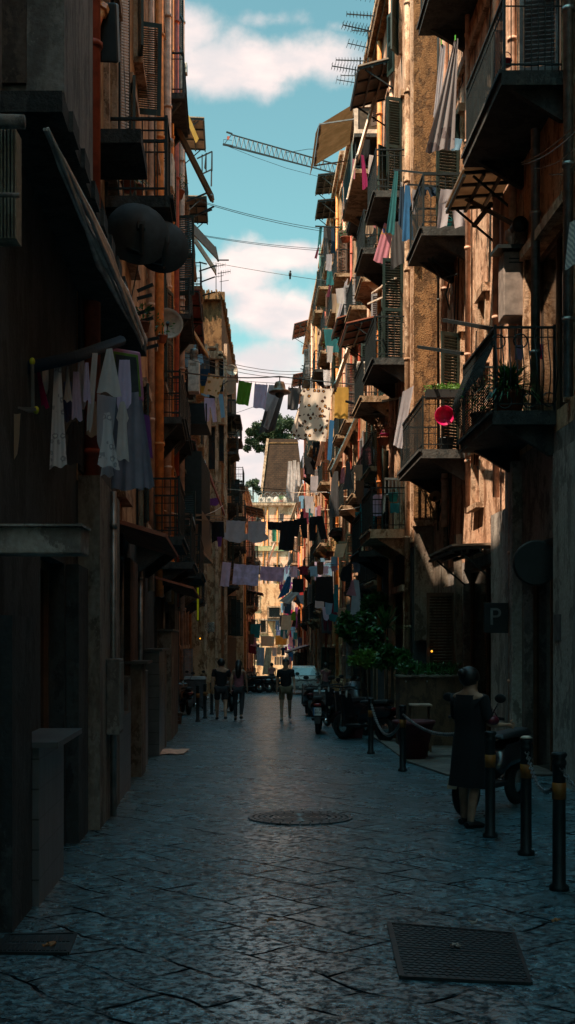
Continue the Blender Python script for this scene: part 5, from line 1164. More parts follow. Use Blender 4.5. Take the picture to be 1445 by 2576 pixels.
T('towel', 'wide dark grey towel with slanted hem beside the pink towel', 'towel', [(986, 560), (1006, 556), (1026, 656), (981, 680)], 28.8, mc('dark grey'), group=RG, amp=.03)
T('shirt', 'patterned blouse next to the navy shorts', 'shirt', [(1036, 476), (1050, 480), (1049, 544), (1034, 534)], 25.4, mPATG, 'ragged', group=RG)
T('shirt', 'white shirt edge between the coloured towels', 'shirt', [(1006, 458), (1012, 460), (1008, 530), (1002, 524)], 27.9, mc('white'), group=RG)
for (lab, c, q, y_, sh) in (('crimson long scarf under the canvas awning', 'magenta', [(908, 390), (914, 392), (926, 468), (911, 480)], 36, 'plain'),
    ('pinkish shirt under the canvas awning', 'pink', [(886, 400), (893, 402), (892, 452), (884, 448)], 37, 'plain'),
    ('white blouse at the middle of the high right line', 'white', [(928, 390), (940, 392), (938, 430), (922, 440)], 35.6, 'ragged'),
    ('white long sleeve hanging below the white blouse', 'white', [(932, 430), (940, 430), (938, 482), (925, 485)], 35.4, 'ragged'),
    ('long beige dress on the high right line', 'beige', [(944, 385), (953, 387), (957, 522), (933, 524)], 35, 'plain'),
    ('black coat under the boxed window', 'black', [(905, 350), (930, 352), (930, 392), (902, 420)], 37, 'ragged'),
    ('maroon top at the right end of the high right line', 'maroon', [(958, 392), (966, 396), (972, 445), (950, 460)], 34, 'ragged'),
    ('dark skirt behind the long beige dress', 'dark grey', [(955, 400), (972, 402), (975, 440), (955, 450)], 33.7, 'plain'),
    ('thin pink strap hanging below the beige dress', 'pink', [(941, 525), (946, 525), (944, 576), (938, 570)], 35.2, 'plain'),
    ('faded beige rag hanging below the ribbed balcony', 'beige', [(925, 530), (940, 530), (942, 590), (914, 600)], 37, 'ragged'),
    ('dark green trousers on the sky rod, first from the left', 'teal', [(803, 572), (810, 572), (806, 610), (797, 632)], 55, 'plain'),
    ('red sock ending below the dark green trousers', 'maroon', [(797, 625), (803, 622), (796, 652), (790, 650)], 55, 'plain'),
    ('grey trousers on the sky rod, second from the left', 'dark grey', [(813, 570), (820, 570), (828, 650), (812, 642)], 55.2, 'pants'),
    ('dark shirt on the sky rod, third from the left', 'black', [(822, 572), (830, 572), (834, 612), (818, 616)], 55.4, 'plain'),
    ('navy trousers on the sky rod, fourth from the left', 'navy', [(832, 574), (840, 574), (842, 640), (832, 636)], 55.6, 'plain'),
    ('teal towel on the far balcony near the netting pole', 'teal', [(850, 582), (859, 586), (862, 614), (848, 612)], 54, 'plain'),
    ('mustard towel on the far balcony near the netting pole', 'mustard', [(870, 585), (877, 586), (877, 622), (869, 620)], 53, 'plain'),
    ('white lace cloth over the far balcony beside the sky', 'white', [(812, 930), (838, 932), (840, 965), (812, 975)], 62, 'ragged'),
    ('purple cloth thrown over the small red canopy', 'purple', [(780, 934), (788, 936), (792, 958), (778, 960)], 82, 'ragged'),
    ('white slim cloth on the middle right balcony', 'white', [(856, 735), (862, 735), (860, 800), (852, 796)], 52, 'plain'),
    ('grey net curtain hanging on the right middle wall', 'grey', [(866, 712), (874, 700), (862, 810), (845, 800)], 50, 'plain'),
    ('pale tall panel cloth beside the grey net curtain', 'cream', [(848, 745), (856, 740), (850, 900), (836, 890)], 52, 'plain'),
    ('brown scarf slanting down behind the flowered sheet', 'brown', [(818, 1062), (826, 1062), (804, 1170), (792, 1176)], 50, 'plain'),
    ('dark blue towel under the right end of the flowered sheet', 'blue', [(828, 1056), (840, 1058), (832, 1160), (822, 1156)], 49, 'plain'),
    ('black trousers between the scarf and the far iron balcony', 'black', [(785, 1112), (806, 1112), (800, 1150), (786, 1150)], 52, 'pants'),
    ('white sheer sheet on the right middle clothes frame', 'grey', [(1012, 985), (1040, 970), (1010, 1130), (988, 1120)], 27.2, 'plain'),
    ('dark apron on the right middle clothes frame', 'black', [(1003, 998), (1016, 1000), (1010, 1058), (999, 1056)], 28.4, 'plain'),
    ('grey long coat hanging low on the right, left one', 'dark grey', [(835, 1185), (850, 1185), (852, 1300), (826, 1300)], 44, 'plain'),
    ('dark patterned dress on the low right line', 'dark grey', [(866, 1160), (884, 1162), (888, 1230), (862, 1232)], 40, 'dress'),
    ('pink blouse on the low right line', 'pink', [(858, 1178), (866, 1178), (868, 1215), (852, 1218)], 40.6, 'ragged'),
    ('pink child dress above the dark foliage', 'pink', [(880, 1458), (892, 1460), (896, 1500), (870, 1496)], 38, 'dress'),
    ('long grey nightgown behind the pink child dress', 'grey', [(888, 1455), (902, 1460), (910, 1545), (880, 1545)], 39, 'plain'),
    ('black hooded jacket above the dark foliage', 'black', [(862, 1425), (880, 1425), (890, 1465), (848, 1460)], 40, 'ragged'),
    ('dark green cloth left of the hooded jacket', 'teal', [(840, 1470), (850, 1470), (850, 1540), (838, 1540)], 46, 'plain'),
    ('orange toy shaped cloth in the right low clutter', 'orange', [(818, 1465), (826, 1468), (822, 1490), (812, 1484)], 52, 'ragged'),
    ('black shirt under the middle right small garments', 'black', [(806, 1460), (822, 1460), (824, 1510), (804, 1508)], 56, 'plain'),
    ('white cloth rolled on the rail of the vine balcony', 'cream', [(845, 1368), (872, 1366), (862, 1402), (838, 1400)], 44, 'plain'),
    ('teal cloth folded on the lower right balcony floor', 'teal', [(980, 1265), (1004, 1265), (1004, 1290), (980, 1290)], 28, 'plain'),
    ('violet shirt inside the bulging iron balcony', 'indigo', [(1295, 868), (1315, 868), (1313, 905), (1294, 905)], 18.6, 'plain'),
    ('magenta shirt inside the bulging iron balcony', 'magenta', [(1345, 866), (1366, 866), (1366, 905), (1343, 905)], 18.2, 'plain'),
    ('striped beach towel at the right edge', 'light blue', [(1432, 560), (1462, 545), (1460, 660), (1418, 680)], 15.6, 'plain'),
    ):
    kind = [w for w in ('shirt', 'trousers', 'towel', 'scarf', 'dress', 'coat', 'skirt', 'sock', 'jacket', 'blouse', 'apron', 'curtain', 'sheet', 'top', 'nightgown', 'rag', 'sleeve', 'strap') if w in lab]
    k = (kind or ['cloth'])[0]
    T(k, lab, k, q, y_, mSTR if 'striped' in lab else (mLACE if 'lace' in lab else mc(c)), sh, group=RG, nx=8, ny=10, amp=.03)
cg = thing('hanging_garments_netting', 'green fabric screen along the slanting high right balcony', 'screen', D(890, 440, 39.7))
b = MB()
for i in range(7):
    a = 39.7 + 4.4 * i / 7; c = a + .55
    b.q((XR(a) - .93, a, 17.35), (XR(c) - .93, c, 17.35), (XR(c) - .95, c, 18.3), (XR(a) - .95, a, 18.3))
b.build('screen_cloth', mc('teal'), cg); balcony(R4, XR, -1, 39.6, 44.2, 17.3, .9, .14, 1.0, step=.16, msl=mSLABL)
for i, (u, v, w, h, y_) in enumerate(((721, 1160, 15, 95, 58), (733, 1158, 14, 108, 58.3), (745, 1162, 10, 64, 58.6))):
    T('shirt', '%s of the bright white garments hanging before the bastion' % ('left one', 'tallest', 'right one')[i], 'garment', [(u + 3, v), (u + w - 3, v), (u + w + 2, v + h), (u - 3, v + h - 6)], y_, mat('bright white cloth', (.86, .80, .78), .9, kind='cloth', trans=.5, bump=.3), 'plain', group='white garments before the bastion', amp=.03)
# ---- left side
LG = 'laundry along the left walls'
for (lab, c, q, y_, sh) in (('yellow cloth folded over the left high rail', 'mustard', [(452, 262), (459, 255), (500, 350), (492, 362)], 42, 'plain'),
    ('dark strip cloth on the sky arms at left', 'black', [(516, 392), (519, 392), (518, 430), (513, 424)], 46, 'plain'),
    ('long dark strip cloth on the sky arms at left', 'dark grey', [(531, 384), (534, 384), (533, 470), (529, 470)], 46, 'plain'),
    ('pale blue towel on the balcony below the orange bar', 'light blue', [(497, 892), (508, 890), (512, 915), (496, 920)], 44, 'plain'),
    ('dark red shirt on the left middle balcony', 'maroon', [(488, 936), (500, 936), (500, 975), (486, 975)], 42.4, 'plain'),
    ('black dress on the left middle balcony', 'black', [(470, 935), (486, 935), (486, 990), (468, 985)], 41, 'plain'),
    ('lilac trousers under the floral bordered cloth', 'lilac', [(512, 1000), (540, 1002), (545, 1062), (516, 1060)], 44, 'pants'),
    ('pale blue stockings under the floral bordered cloth', 'light blue', [(548, 990), (560, 992), (566, 1050), (556, 1052)], 46, 'plain'),
    ('green and white cloth behind the left middle rail', 'green', [(446, 968), (455, 960), (457, 985), (447, 992)], 38, 'plain'),
    ('purple row of small garments by the red bar', 'purple', [(522, 1255), (553, 1250), (552, 1272), (524, 1272)], 50, 'ragged'),
    ('brown carpet hanging inside the left dark balcony', 'brown', [(466, 1318), (498, 1318), (496, 1385), (466, 1390)], 36, 'plain'),
    ('dark trousers left of the lower far balcony', 'black', [(600, 1370), (612, 1370), (614, 1400), (601, 1402)], 84, 'pants'),
    ('white sheet on the lower far left rack', 'white', [(610, 1540), (618, 1540), (620, 1590), (606, 1592)], 90, 'plain'),
    ('dark jacket on the lower far left rack', 'dark grey', [(596, 1530), (608, 1530), (606, 1575), (597, 1578)], 89, 'ragged'),
    ('magenta shirt hung at the near left behind the yellow tipped pole', 'magenta', [(92, 930), (100, 934), (124, 1030), (104, 1020)], 9.4, 'plain'),
    ):
    k = ([w for w in ('shirt', 'trousers', 'towel', 'dress', 'jacket', 'carpet', 'sheet', 'stockings', 'garments') if w in lab] or ['cloth'])[0]
    T(k, lab, k, q, y_, mc(c), sh, group=LG, nx=8, ny=10, amp=.03)
NG = 'laundry at the near left'
T('cardigan', 'long white lace cardigan at the near left', 'cardigan', [(137, 916), (153, 918), (168, 1172), (124, 1178)], 9.6, mLACE, group=NG, amp=.03)
T('shirt', 'lilac shirt between the lace cardigan and the white top', 'shirt', [(184, 935), (198, 935), (208, 1060), (180, 1052)], 10, mc('lilac'), group=NG, amp=.03)
T('shirt', 'pale sleeve shirt hanging before the blue pole', 'shirt', [(232, 888), (246, 888), (232, 1092), (214, 1080)], 10.1, mc('white'), 'ragged', group=NG, amp=.03)
T('top', 'pale triangular top at the near left', 'top', [(268, 878), (282, 876), (306, 1000), (243, 985)], 9.8, mc('white'), group=NG, amp=.03)
T('shirt', 'small crumpled pale shirt below the triangular top', 'shirt', [(244, 990), (292, 1000), (286, 1110), (240, 1130)], 10.4, mc('grey'), 'ragged', group=NG, amp=.04)
T('dress', 'big blue grey dress at the near left', 'dress', [(290, 990), (348, 985), (362, 1232), (278, 1232)], 10.6, mat('blue grey cloth', (.21, .195, .245), .9, kind='cloth'), group=NG, amp=.05)
T('trousers', 'blue grey trousers beside the big dress', 'trousers', [(330, 1010), (356, 1005), (388, 1225), (350, 1232)], 11.2, mat('slate blue cloth', (.17, .16, .21), .9, kind='cloth'), group=NG, amp=.04)
T('sheet', 'pale draped sheet on the rack at the left edge', 'sheet', [(-20, 1036), (52, 1040), (52, 1150), (-30, 1200)], 8.4, mc('beige'), 'ragged', group=NG, amp=.07)
T('shirt', 'pale lilac shirt with lit collar between the triangular top and the tray', 'shirt', [(300, 905), (326, 905), (336, 1030), (288, 1035)], 10.2, mc('lilac'), 'ragged', group=NG, amp=.04)
T('nightdress', 'long white nightdress in front of the big blue grey dress', 'nightdress', [(252, 1040), (286, 1035), (300, 1180), (246, 1170)], 9.9, mLACE, 'dress', group=NG, amp=.04)
T('towel', 'dull violet towel at the far end of the near left laundry', 'towel', [(354, 1040), (376, 1046), (384, 1150), (360, 1160)], 11.6, mc('purple'), group=NG, amp=.03)
T('vest', 'small white vest beside the magenta shirt at the near left', 'vest', [(106, 925), (122, 925), (124, 990), (104, 986)], 9.7, mc('white'), 'ragged', group=NG, amp=.03)
T('blouse', 'dark blue blouse below the lace cardigan', 'blouse', [(160, 960), (180, 960), (184, 1060), (158, 1060)], 10.3, mc('indigo'), 'ragged', group=NG, amp=.04)
for i, (c, k, u, v, w, h, y_, adj) in enumerate((('white', 'undershirt', 166, 922, 16, 90, 9.9, 'thin'), ('grey', 'sweater', 196, 905, 26, 130, 10.6, 'heavy'), ('lilac', 'camisole', 214, 912, 14, 100, 9.8, 'narrow'), ('white', 'slip', 300, 1010, 26, 150, 10.0, 'creased'), ('grey', 'tunic', 262, 1080, 24, 120, 10.5, 'long'), ('lilac', 'pyjama', 322, 1080, 30, 130, 10.9, 'loose'), ('beige', 'blouse', 226, 1010, 26, 90, 10.7, 'faded'), ('dark grey', 'pullover', 176, 1060, 34, 110, 11, 'drooping'))):
    T(k, '%s %s %s in the dense near left laundry' % (adj, c, k), k, [(u, v), (u + w * .6, v), (u + w, v + h), (u - w * .4, v + h * .96)], y_, mc(c), ('dress', 'ragged', 'plain', 'teeup')[i % 4], group=NG, amp=.04)
t = thing('clothes_pole', 'thick dark blue pole carrying the near left laundry', 'pole', D(190, 900, 9.8)); MB().tube([D(70, 926, 9.0), D(190, 898, 9.9), D(304, 858, 11)], .05, 8).build('pole_tube', mc('navy'), t, True)
t = thing('drying_rack', 'metal drying rack at the left edge with yellow tipped post', 'drying rack', D(40, 1035, 8.6))
b = MB()
for k in range(5): b.bar(D(-20, 1022 + k * 3, 8.4 + .1 * k), D(90, 1028 + k * 2, 8.7 + .08 * k), .012)
b.build('bars', mMETAL, t); MB().tube([D(81, 910, 8.9), D(83, 1030, 8.9)], .015, 6).build('post', mMETAL, t)
MB().ell(D(81, 910, 8.9), .022, .022, .03).ell(D(91, 1032, 8.9), .022, .022, .03).build('yellow_cap', mat('yellow plastic', (.5, .5, .02), .5), t)
def frame_plate(label, q, y, m, ms, cat='tray', grp=None):
    t = thing('plastic_tray', label, cat, D(*q[0], y), grp); P = [D(a, c, y) for a, c in q]; o = Vector((0, .04, 0)); c_ = sum(P, Vector()) / 4
    MB().hexa([P[3], P[2], P[2] + o, P[3] + o, P[0], P[1], P[1] + o, P[0] + o]).build('rim', m, t, bevel=.03)
    Q = [c_.lerp(p, .84) + Vector((0, -.012, 0)) for p in P]; Q2 = [c_.lerp(p, .72) + Vector((0, -.022, 0)) for p in P]; s = Vector((0, .01, 0))
    MB().hexa([Q[3], Q[2], Q[2] + s, Q[3] + s, Q[0], Q[1], Q[1] + s, Q[0] + s]).build('inner_rim', ms, t, bevel=.004)
    MB().hexa([Q2[3], Q2[2], Q2[2] + s, Q2[3] + s, Q2[0], Q2[1], Q2[1] + s, Q2[0] + s]).build('panel', mDISH, t)
frame_plate('pink tray with a green inner rim hung among the near left laundry', [(278, 873), (352, 885), (362, 1010), (290, 1000)], 11.5, mat('pink plastic', (.42, .14, .26), .5), mat('lime plastic', (.12, .22, .01), .5))
t = thing('clothes_hanger_rack', 'pink peg hanger on the left balcony', 'hanger', D(408, 1002, 30)); b = MB(); pk = mat('hot pink plastic', (.62, .03, .22), .5)
for a in ((395, 1002, 415, 1000),): b.bar(D(384, 1000, 30), D(425, 998, 30), .02); b.bar(D(388, 1012, 30), D(424, 1010, 30), .02)
for k in range(9): b.bar(D(386 + k * 4.5, 1000, 30), D(387 + k * 4.5, 1012, 30), .012)
b.bar(D(384, 1000, 30), D(398, 965, 30), .01); b.bar(D(425, 998, 30), D(398, 965, 30), .01); b.build('rack', pk, t)

# ---- programmatic laundry in the far sunlit clutter: every piece its own thing
rg = random.Random(12)
kinds = ['shirt', 'towel', 'sheet', 'trousers', 'pillowcase', 'blouse', 'skirt', 'apron', 'rug']
cols = ['white', 'cream', 'light blue', 'pink', 'teal', 'black', 'beige', 'red', 'grey', 'mustard', 'indigo', 'orange', 'magenta', 'purple', 'green', 'navy', 'white', 'white', 'dark grey']
hts = [(1275, 'above the black trousers'), (1400, 'level with the lilac sheets'), (1452, 'level with the blue cloth'), (1500, 'just under the blue cloth'), (1548, 'in the low sunlit clutter'), (1590, 'right above the white car')]
combos = set()
for u0, u1, y0, y1, lo, hi, n, where in ((688, 770, 107, 124, 1430, 1640, 46, 'in the farthest sunlit gap'), (700, 770, 88, 116, 1420, 1610, 66, 'on the far right side'), (790, 850, 48, 68, 1395, 1560, 26, 'on the balconies left of the dark foliage'), (600, 636, 70, 96, 1530, 1610, 8, 'on the far left corner'), (745, 800, 64, 90, 1130, 1290, 14, 'on the right balconies beside the bastion'), (812, 868, 45, 60, 640, 880, 14, 'on the high middle right balconies'), (440, 505, 41, 50, 700, 990, 10, 'on the left middle balconies'), (880, 990, 32, 42, 1120, 1300, 12, 'in the shade of the right middle balconies')):
    for i in range(n):
        for _ in range(200):
            k, c = rg.choice(kinds), rg.choice(cols if y0 > 80 else ['white', 'cream', 'beige', 'grey', 'dark grey', 'black', 'light blue', 'lilac', 'navy', 'brown', 'pink', 'teal', 'maroon']); v = rg.uniform(lo, hi); hh = min(hts, key=lambda q: abs(q[0] - v))[1] if lo > 1300 else ('higher up' if v < (lo + hi) / 2 else 'lower down')
            if (k, c, where, hh) not in combos: combos.add((k, c, where, hh)); break
        y = rg.uniform(y0, y1); u = rg.uniform(u0, u1); w = {'sheet': 1.0, 'rug': .8, 'towel': .45, 'pillowcase': .4}.get(k, .5) * F / y; h = {'sheet': 1.1, 'trousers': .95, 'rug': 1.0}.get(k, .65) * F / y; w *= rg.uniform(.45, .9)
        if u > 690: u = min(u, CU + (XR(y) - .12) * F / y - w)
        T(k, '%s %s %s, %s' % (c, k, where, hh), k, [(u, v), (u + w, v + rg.uniform(-2, 2)), (u + w * rg.uniform(.8, 1.1), v + h), (u + w * rg.uniform(-.2, .2), v + h * rg.uniform(.85, 1))], y, mc(c), {'shirt': 'teeup', 'blouse': 'ragged', 'trousers': 'pants', 'skirt': 'dress'}.get(k, 'plain'), group='small laundry ' + where, nx=6, ny=6, amp=.05)

# ================================================================ plants
def foliage(b, c, r, n, s, rg, up=.3):
    for i in range(n):
        d = Vector((rg.gauss(0, 1), rg.gauss(0, 1), rg.gauss(up, .8))).normalized(); p = Vector(c) + d * r * rg.uniform(.3, 1.0)
        b.leaf(p, s * rg.uniform(.6, 1.3), s * .4, d + Vector((rg.gauss(0, .5), rg.gauss(0, .5), rg.gauss(0, .5))), (rg.gauss(0, 1), rg.gauss(0, 1), 1))
def spiky(b, c, n, ln, w, rg, droop=.6):
    c = Vector(c)
    for i in range(n):
        a = rg.uniform(0, 6.28); el = rg.uniform(.3, 1.4); L = ln * rg.uniform(.6, 1.1); d = Vector((math.cos(a) * math.cos(el), math.sin(a) * math.cos(el), math.sin(el)))
        pts = [c + d * L * t + Vector((0, 0, -droop * L * t * t * (1.3 - el * .5))) for t in (0, .35, .7, 1)]
        s = d.cross(Vector((0, 0, 1))).normalized(); ws = [w * .7, w, w * .6, .002]
        for k in range(3): b.q(pts[k] - s * ws[k] / 2, pts[k] + s * ws[k] / 2, pts[k + 1] + s * ws[k + 1] / 2, pts[k + 1] - s * ws[k + 1] / 2)
def pot_plant(label, p, r=.14, ph=.22, fr=.25, kind='leafy', m=mLEAF, n=160, mp_=mTERRA, seed=1, grp='potted plants on the balconies', ls=.07, name='potted_plant'):
    p = Vector(p); t = thing(name, label, 'potted plant', p, grp); rg = random.Random(seed)
    MB().lathe(p, [(0, 0), (r * .75, 0), (r, ph * .85), (r * 1.08, ph * .86), (r * 1.08, ph), (r * .9, ph), (r * .88, ph * .93), (0, ph * .93)], 16).build('pot', mp_, t, True)
    b = MB(); c = p + Vector((0, 0, ph + fr * .7))
    if kind == 'leafy': foliage(b, c, fr, n, ls, rg); b.tube([p + Vector((0, 0, ph * .9)), c], .012, 5)
    else: spiky(b, p + Vector((0, 0, ph)), n, fr * 2, ls * .5, rg)
    b.build('foliage', m, t); return t
pot_plant('large spiky plant spilling inside the bulging iron balcony', (X(1278, 17.7), 17.7, 4.98), .24, .38, .40, 'spiky', mLEAF, 260, seed=2, ls=.08)
pot_plant('leafy plant low beside the spiky plant in the bulging balcony', (X(1215, 18.9), 18.9, 4.98), .2, .3, .35, 'leafy', mLEAF, 260, seed=3)
pot_plant('red pot with dry twigs on the top left balcony', (X(424, 40.8), 40.8, H(185, 40.8)), .17, .28, .3, 'spiky', mat('dry twigs', (.2, .12, .05), .9), 30, mPIPER, seed=4, ls=.02)
pot_plant('leafy pot on the pale slab edge at left', (X(445, 33), 33, H(500, 33)), .2, .2, .28, 'leafy', mLEAF, 260, mTERRA, seed=5)
pot_plant('green pot plant on the right balcony above the broad pale bar', (X(832, 52), 52, H(893, 52)), .2, .25, .35, 'leafy', mLEAFL, 260, seed=6)
pot_plant('spiky plant in a dark pot on the sky side balcony', (X(781, 84), 84, H(905, 84)), .25, .4, .3, 'spiky', mLEAFL, 60, mBLACK, seed=7)
pot_plant('shrivelled plant on the second left slab', (X(345, 18.6), 18.6, H(490, 18.6)), .1, .14, .2, 'leafy', mLEAF, 90, seed=8)
pot_plant('small plant at the edge of the pale left slab', (X(322, 16.6), 16.6, H(484, 16.6)), .1, .14, .22, 'spiky', mLEAF, 40, seed=9)
pot_plant('climbing leaves in front of the beige dish', (X(408, 24.2), 24.2, H(862, 24.2)), .1, .14, .26, 'leafy', mLEAF, 60, seed=10, ls=.09)
pot_plant('dark plant among the stacked arms at left', (X(360, 18), 18, H(835, 18)), .1, .14, .18, 'leafy', mLEAF, 90, seed=13)
pot_plant('flowering pot on the balcony left of the pink basket', (X(963, 31), 31, H(1120, 31)), .15, .2, .3, 'leafy', mat('dry red leaves', (.16, .08, .04), .8), 160, seed=14)
pot_plant('hanging vine on the low right balcony by the rolled cloth', (X(830, 46), 46, H(1400, 46)), .15, .2, .3, 'leafy', mLEAFL, 300, seed=15)
pot_plant('trailing plant high under the green netting pole balconies', (X(868, 50), 50, H(610, 50)), .2, .2, .45, 'leafy', mLEAF, 300, seed=16)
t = thing('planter_box', 'planter box of green leaves on the rail above the pink basin', 'planter', D(1108, 1000, 24.1)); b = MB(); c = D(1108, 995, 24.1)
MB().box(X(1070, 24.1), X(1160, 24.1), 24.0, 24.25, H(1002, 24.1), H(982, 24.1)).build('box', mBLACK, t); rg = random.Random(3)
for i in range(7): foliage(b, (X(1078 + i * 13, 24.1), 24.1, H(978, 24.1)), .10, 60, .06, rg, .5)
b.build('foliage', mLEAFL, t)
# basins, baskets, chair
def basin(label, p, r, h, m, ax=(0, 0, 1), name='plastic_basin'):
    t = thing(name, label, 'basin', p, 'plastic basins'); MB().lathe(p, [(0, 0), (r * .78, 0), (r, h), (r * 1.08, h), (r * 1.08, h + .015), (r * .98, h + .015), (r * .75, .02), (0, .02)], 24, ax).build('shell', m, t, True)
    MB().tube([Vector(p) + Vector((r * math.cos(k * .2 + .1), -r * math.sin(k * .2 + .1) * .3 - .0, h + .12 * math.sin(k * .2 + .1))) for k in range(15)], .007, 4).build('handle', m, t); return t
mHOT = mat('hot pink basin plastic', (.70, .01, .14), .45, trans=.35, bump=0)
t = thing('plastic_basin', 'bright pink basin hung on the rail of the lower right balcony', 'basin', D(1117, 1045, 24.0), 'plastic basins')
MB().lathe(D(1117, 1046, 23.98), [(0, .10), (.11, .10), (.135, .06), (.185, .0), (.195, -.01), (.19, .012), (.14, .075), (.11, .115), (0, .115)], 28, (0, 1, .1)).build('shell', mHOT, t, True)
MB().lathe(D(1117, 1046, 23.98), [(.19, -.02), (.2, -.02), (.2, .0), (.19, .0)], 28, (0, 1, .1)).build('rim', mHOT, t, True)
basin('turquoise basin on the upper right balcony behind the grey trousers', D(1120, 570, 24.4), .14, .08, mat('turquoise plastic', (.05, .55, .62), .4, trans=.2))
basin('dark bucket below the pink basin', D(1122, 1137, 24.4), .15, .26, mat('dark blue plastic', (.03, .05, .07), .5), name='bucket')
basin('small magenta basket behind the low right railing', D(1287 - 320, 1112, 31), .11, .2, mat('magenta plastic', (.4, .0, .12), .5), name='basket')
basin('little turquoise bucket on the low right balcony', D(988, 1262, 29.4), .12, .2, mat('turquoise plastic', (.05, .55, .62), .4, trans=.2), name='bucket')
basin('red crate like basket at the top right balcony edge', D(1272, 168, 16.9), .08, .07, mat('red plastic', (.5, .01, .05), .5), name='basket')
t = thing('plastic_chair', 'white plastic chair on the low right balcony', 'chair', D(985, 1288, 29.6)); z = H(1288, 29.6); x = X(985, 29.6)
MB().box(x - .2, x + .2, 29.5, 29.9, z + .4, z + .43).build('seat', mWHITE, t, bevel=.01); b = MB()
for k in range(5): b.bar((x - .18 + .09 * k, 29.5, z + .43), (x - .18 + .09 * k, 29.46, z + .8), .03)
b.bar((x - .2, 29.46, z + .8), (x + .2, 29.46, z + .8), .05); b.build('backrest', mWHITE, t)
for dx in (-.19, .19):
    for dy in (29.52, 29.88): MB().bar((x + dx, dy, z), (x + dx * .95, dy, z + .4), .03).build('leg', mWHITE, t)

# street shrubs and planters on the right
SG = 'plants standing along the right pavement'
def street_shrub(label, u, v, y, rx, rz, n, s, seed, m=mLEAF, px=None, kind='crown', trunk=True):
    x, z = X(u, y), H(v, y); gz = zg(y); t = thing('potted_shrub', label, 'shrub', (x, y, gz), SG)
    MB().lathe((x, y, gz), [(0, 0), (.2, 0), (.28, .45), (.31, .45), (.31, .5), (.25, .5), (0, .46)], 16).build('pot', mTERRA, t, True)
    MB().tube([(x, y, gz + .4), (x + .03, y, (gz + z) / 2), (x, y, z)], [.035, .03, .015], 6).build('stem', mBARK, t)
    if kind == 'crown': crown((x, y, z), (rx, rx * .8, rz), n, s, m, 'foliage', t, seed, 12)
    else:
        b = MB(); rg = random.Random(seed); spiky(b, (x, y, z - rz * .4), n, rx * 1.5, s, rg, .5); b.build('foliage', m, t)
street_shrub('tall dark leafy shrub left most by the parked scooters', 882, 1572, 29.5, .46, .42, 2600, .13, 1)
street_shrub('dense dark shrub in the middle of the pavement greenery', 925, 1600, 28.8, .55, .60, 3600, .13, 2)
street_shrub('low shrub with bright leaf tips over the covered motorcycle', 905, 1655, 28, .34, .22, 1500, .13, 3, mLEAFL)
street_shrub('palm with long pointed leaves above the pavement greenery', 968, 1560, 27.5, .6, .5, 70, .05, 4, kind='spiky')
street_shrub('broad leaved shrub behind the planter box', 985, 1655, 26, .38, .26, 1500, .15, 5)
street_shrub('dark tall shrub reaching under the balconies', 940, 1520, 31, .40, .35, 2400, .13, 6)
t = thing('planter_box', 'brown wooden planter counter with low green plants by the panel', 'planter', (X(1085, 24.5), 24.3, zg(24.3)))
x0, x1 = X(1004, 23.6), X(1172, 23.6); gz = zg(24); zt = H(1703, 23.6)
MB().box(x0, x1, 23.6, 24.4, gz, zt).build('box', mat('brown planter wood', (.10, .055, .03), .7, kind='plaster', scale=3), t, bevel=.01)
MB().box(x0 - .03, x1 + .03, 23.55, 24.45, zt + .001, zt + .035).build('rim', mTANW, t); b = MB(); rg = random.Random(9)
for i in range(9): foliage(b, (x0 + .1 + i * .13, 23.9 + rg.uniform(-.1, .2), zt + .1), .16, 110, .09, rg, .8)
for i in range(5): spiky(b, (x0 + .15 + i * .22, 23.8, zt + .03), 14, .35, .03, rg, .4)
b.build('foliage', mLEAF, t)
for u_ in (1020, 1073): MB().ell(D(u_, 1714, 23.58), .018, .018, .018).build('knob', mMETAL, t)
t = thing('stool', 'wooden stool with pale seat in front of the planter counter', 'stool', (X(1058, 22), 22, zg(22))); x = X(1056, 22); z = H(1770, 22)
MB().box(x - .2, x + .2, 21.8, 22.2, z - .04, z).build('seat', mat('pale seat', (.34, .22, .16), .6), t, bevel=.015)
for dx in (-.17, .17):
    for dy in (21.84, 22.16): MB().bar((x + dx, dy, zg(22)), (x + dx, dy, z - .041), .035).build('leg', mWOODF, t)
t = thing('bench', 'low dark bench behind the chain by the shop wall', 'bench', (X(1120, 21), 21, zg(21))); x0, x1 = X(1060, 21), X(1190, 21); z = zg(21) + .42
MB().box(x0, x1, 20.8, 21.15, z - .04, z).build('seat', mWOODF, t)
for x in (x0 + .06, x1 - .06): MB().box(x - .03, x + .03, 20.84, 21.1, zg(21), z - .041).build('leg', mWOODF, t)
t = thing('flower_trough', 'dark red earthenware trough on the pavement by the bollards', 'planter', (X(1040, 20.5), 20.5, zg(20.5)))
p = Vector((X(1040, 20.5), 20.5, zg(20.5))); MB().lathe(p, [(0, 0.03), (.2, .03), (.34, .62), (.37, .62), (.37, .68), (.30, .68), (.28, .6), (0, .6)], 20).build('pot', mat('dark red clay', (.10, .02, .025), .7, bump=.2), t, True)
t = thing('flower_trough', 'low red trough on the road beside the licence plate scooter', 'planter', (X(880, 26.5), 26.5, zg(26.5))); x0, x1 = X(846, 26.3), X(915, 26.3); g = zg(26.3)
MB().hexa([(x0 + .05, 26.3, g), (x1 - .05, 26.3, g), (x1 - .05, 26.7, g), (x0 + .05, 26.7, g), (x0, 26.25, g + .28), (x1, 26.25, g + .28), (x1, 26.75, g + .28), (x0, 26.75, g + .28)]).build('box', mat('dark red clay', (.10, .02, .025), .7, bump=.2), t, bevel=.01)
MB().box(x0 - .02, x1 + .02, 26.22, 26.25, g + .25, g + .29).build('rim', mTERRA, t)
t = thing('metal_gate', 'dark sloping ramp board behind the chains', 'board', (X(975, 20.5), 20.5, zg(20.5))) if 0 else None

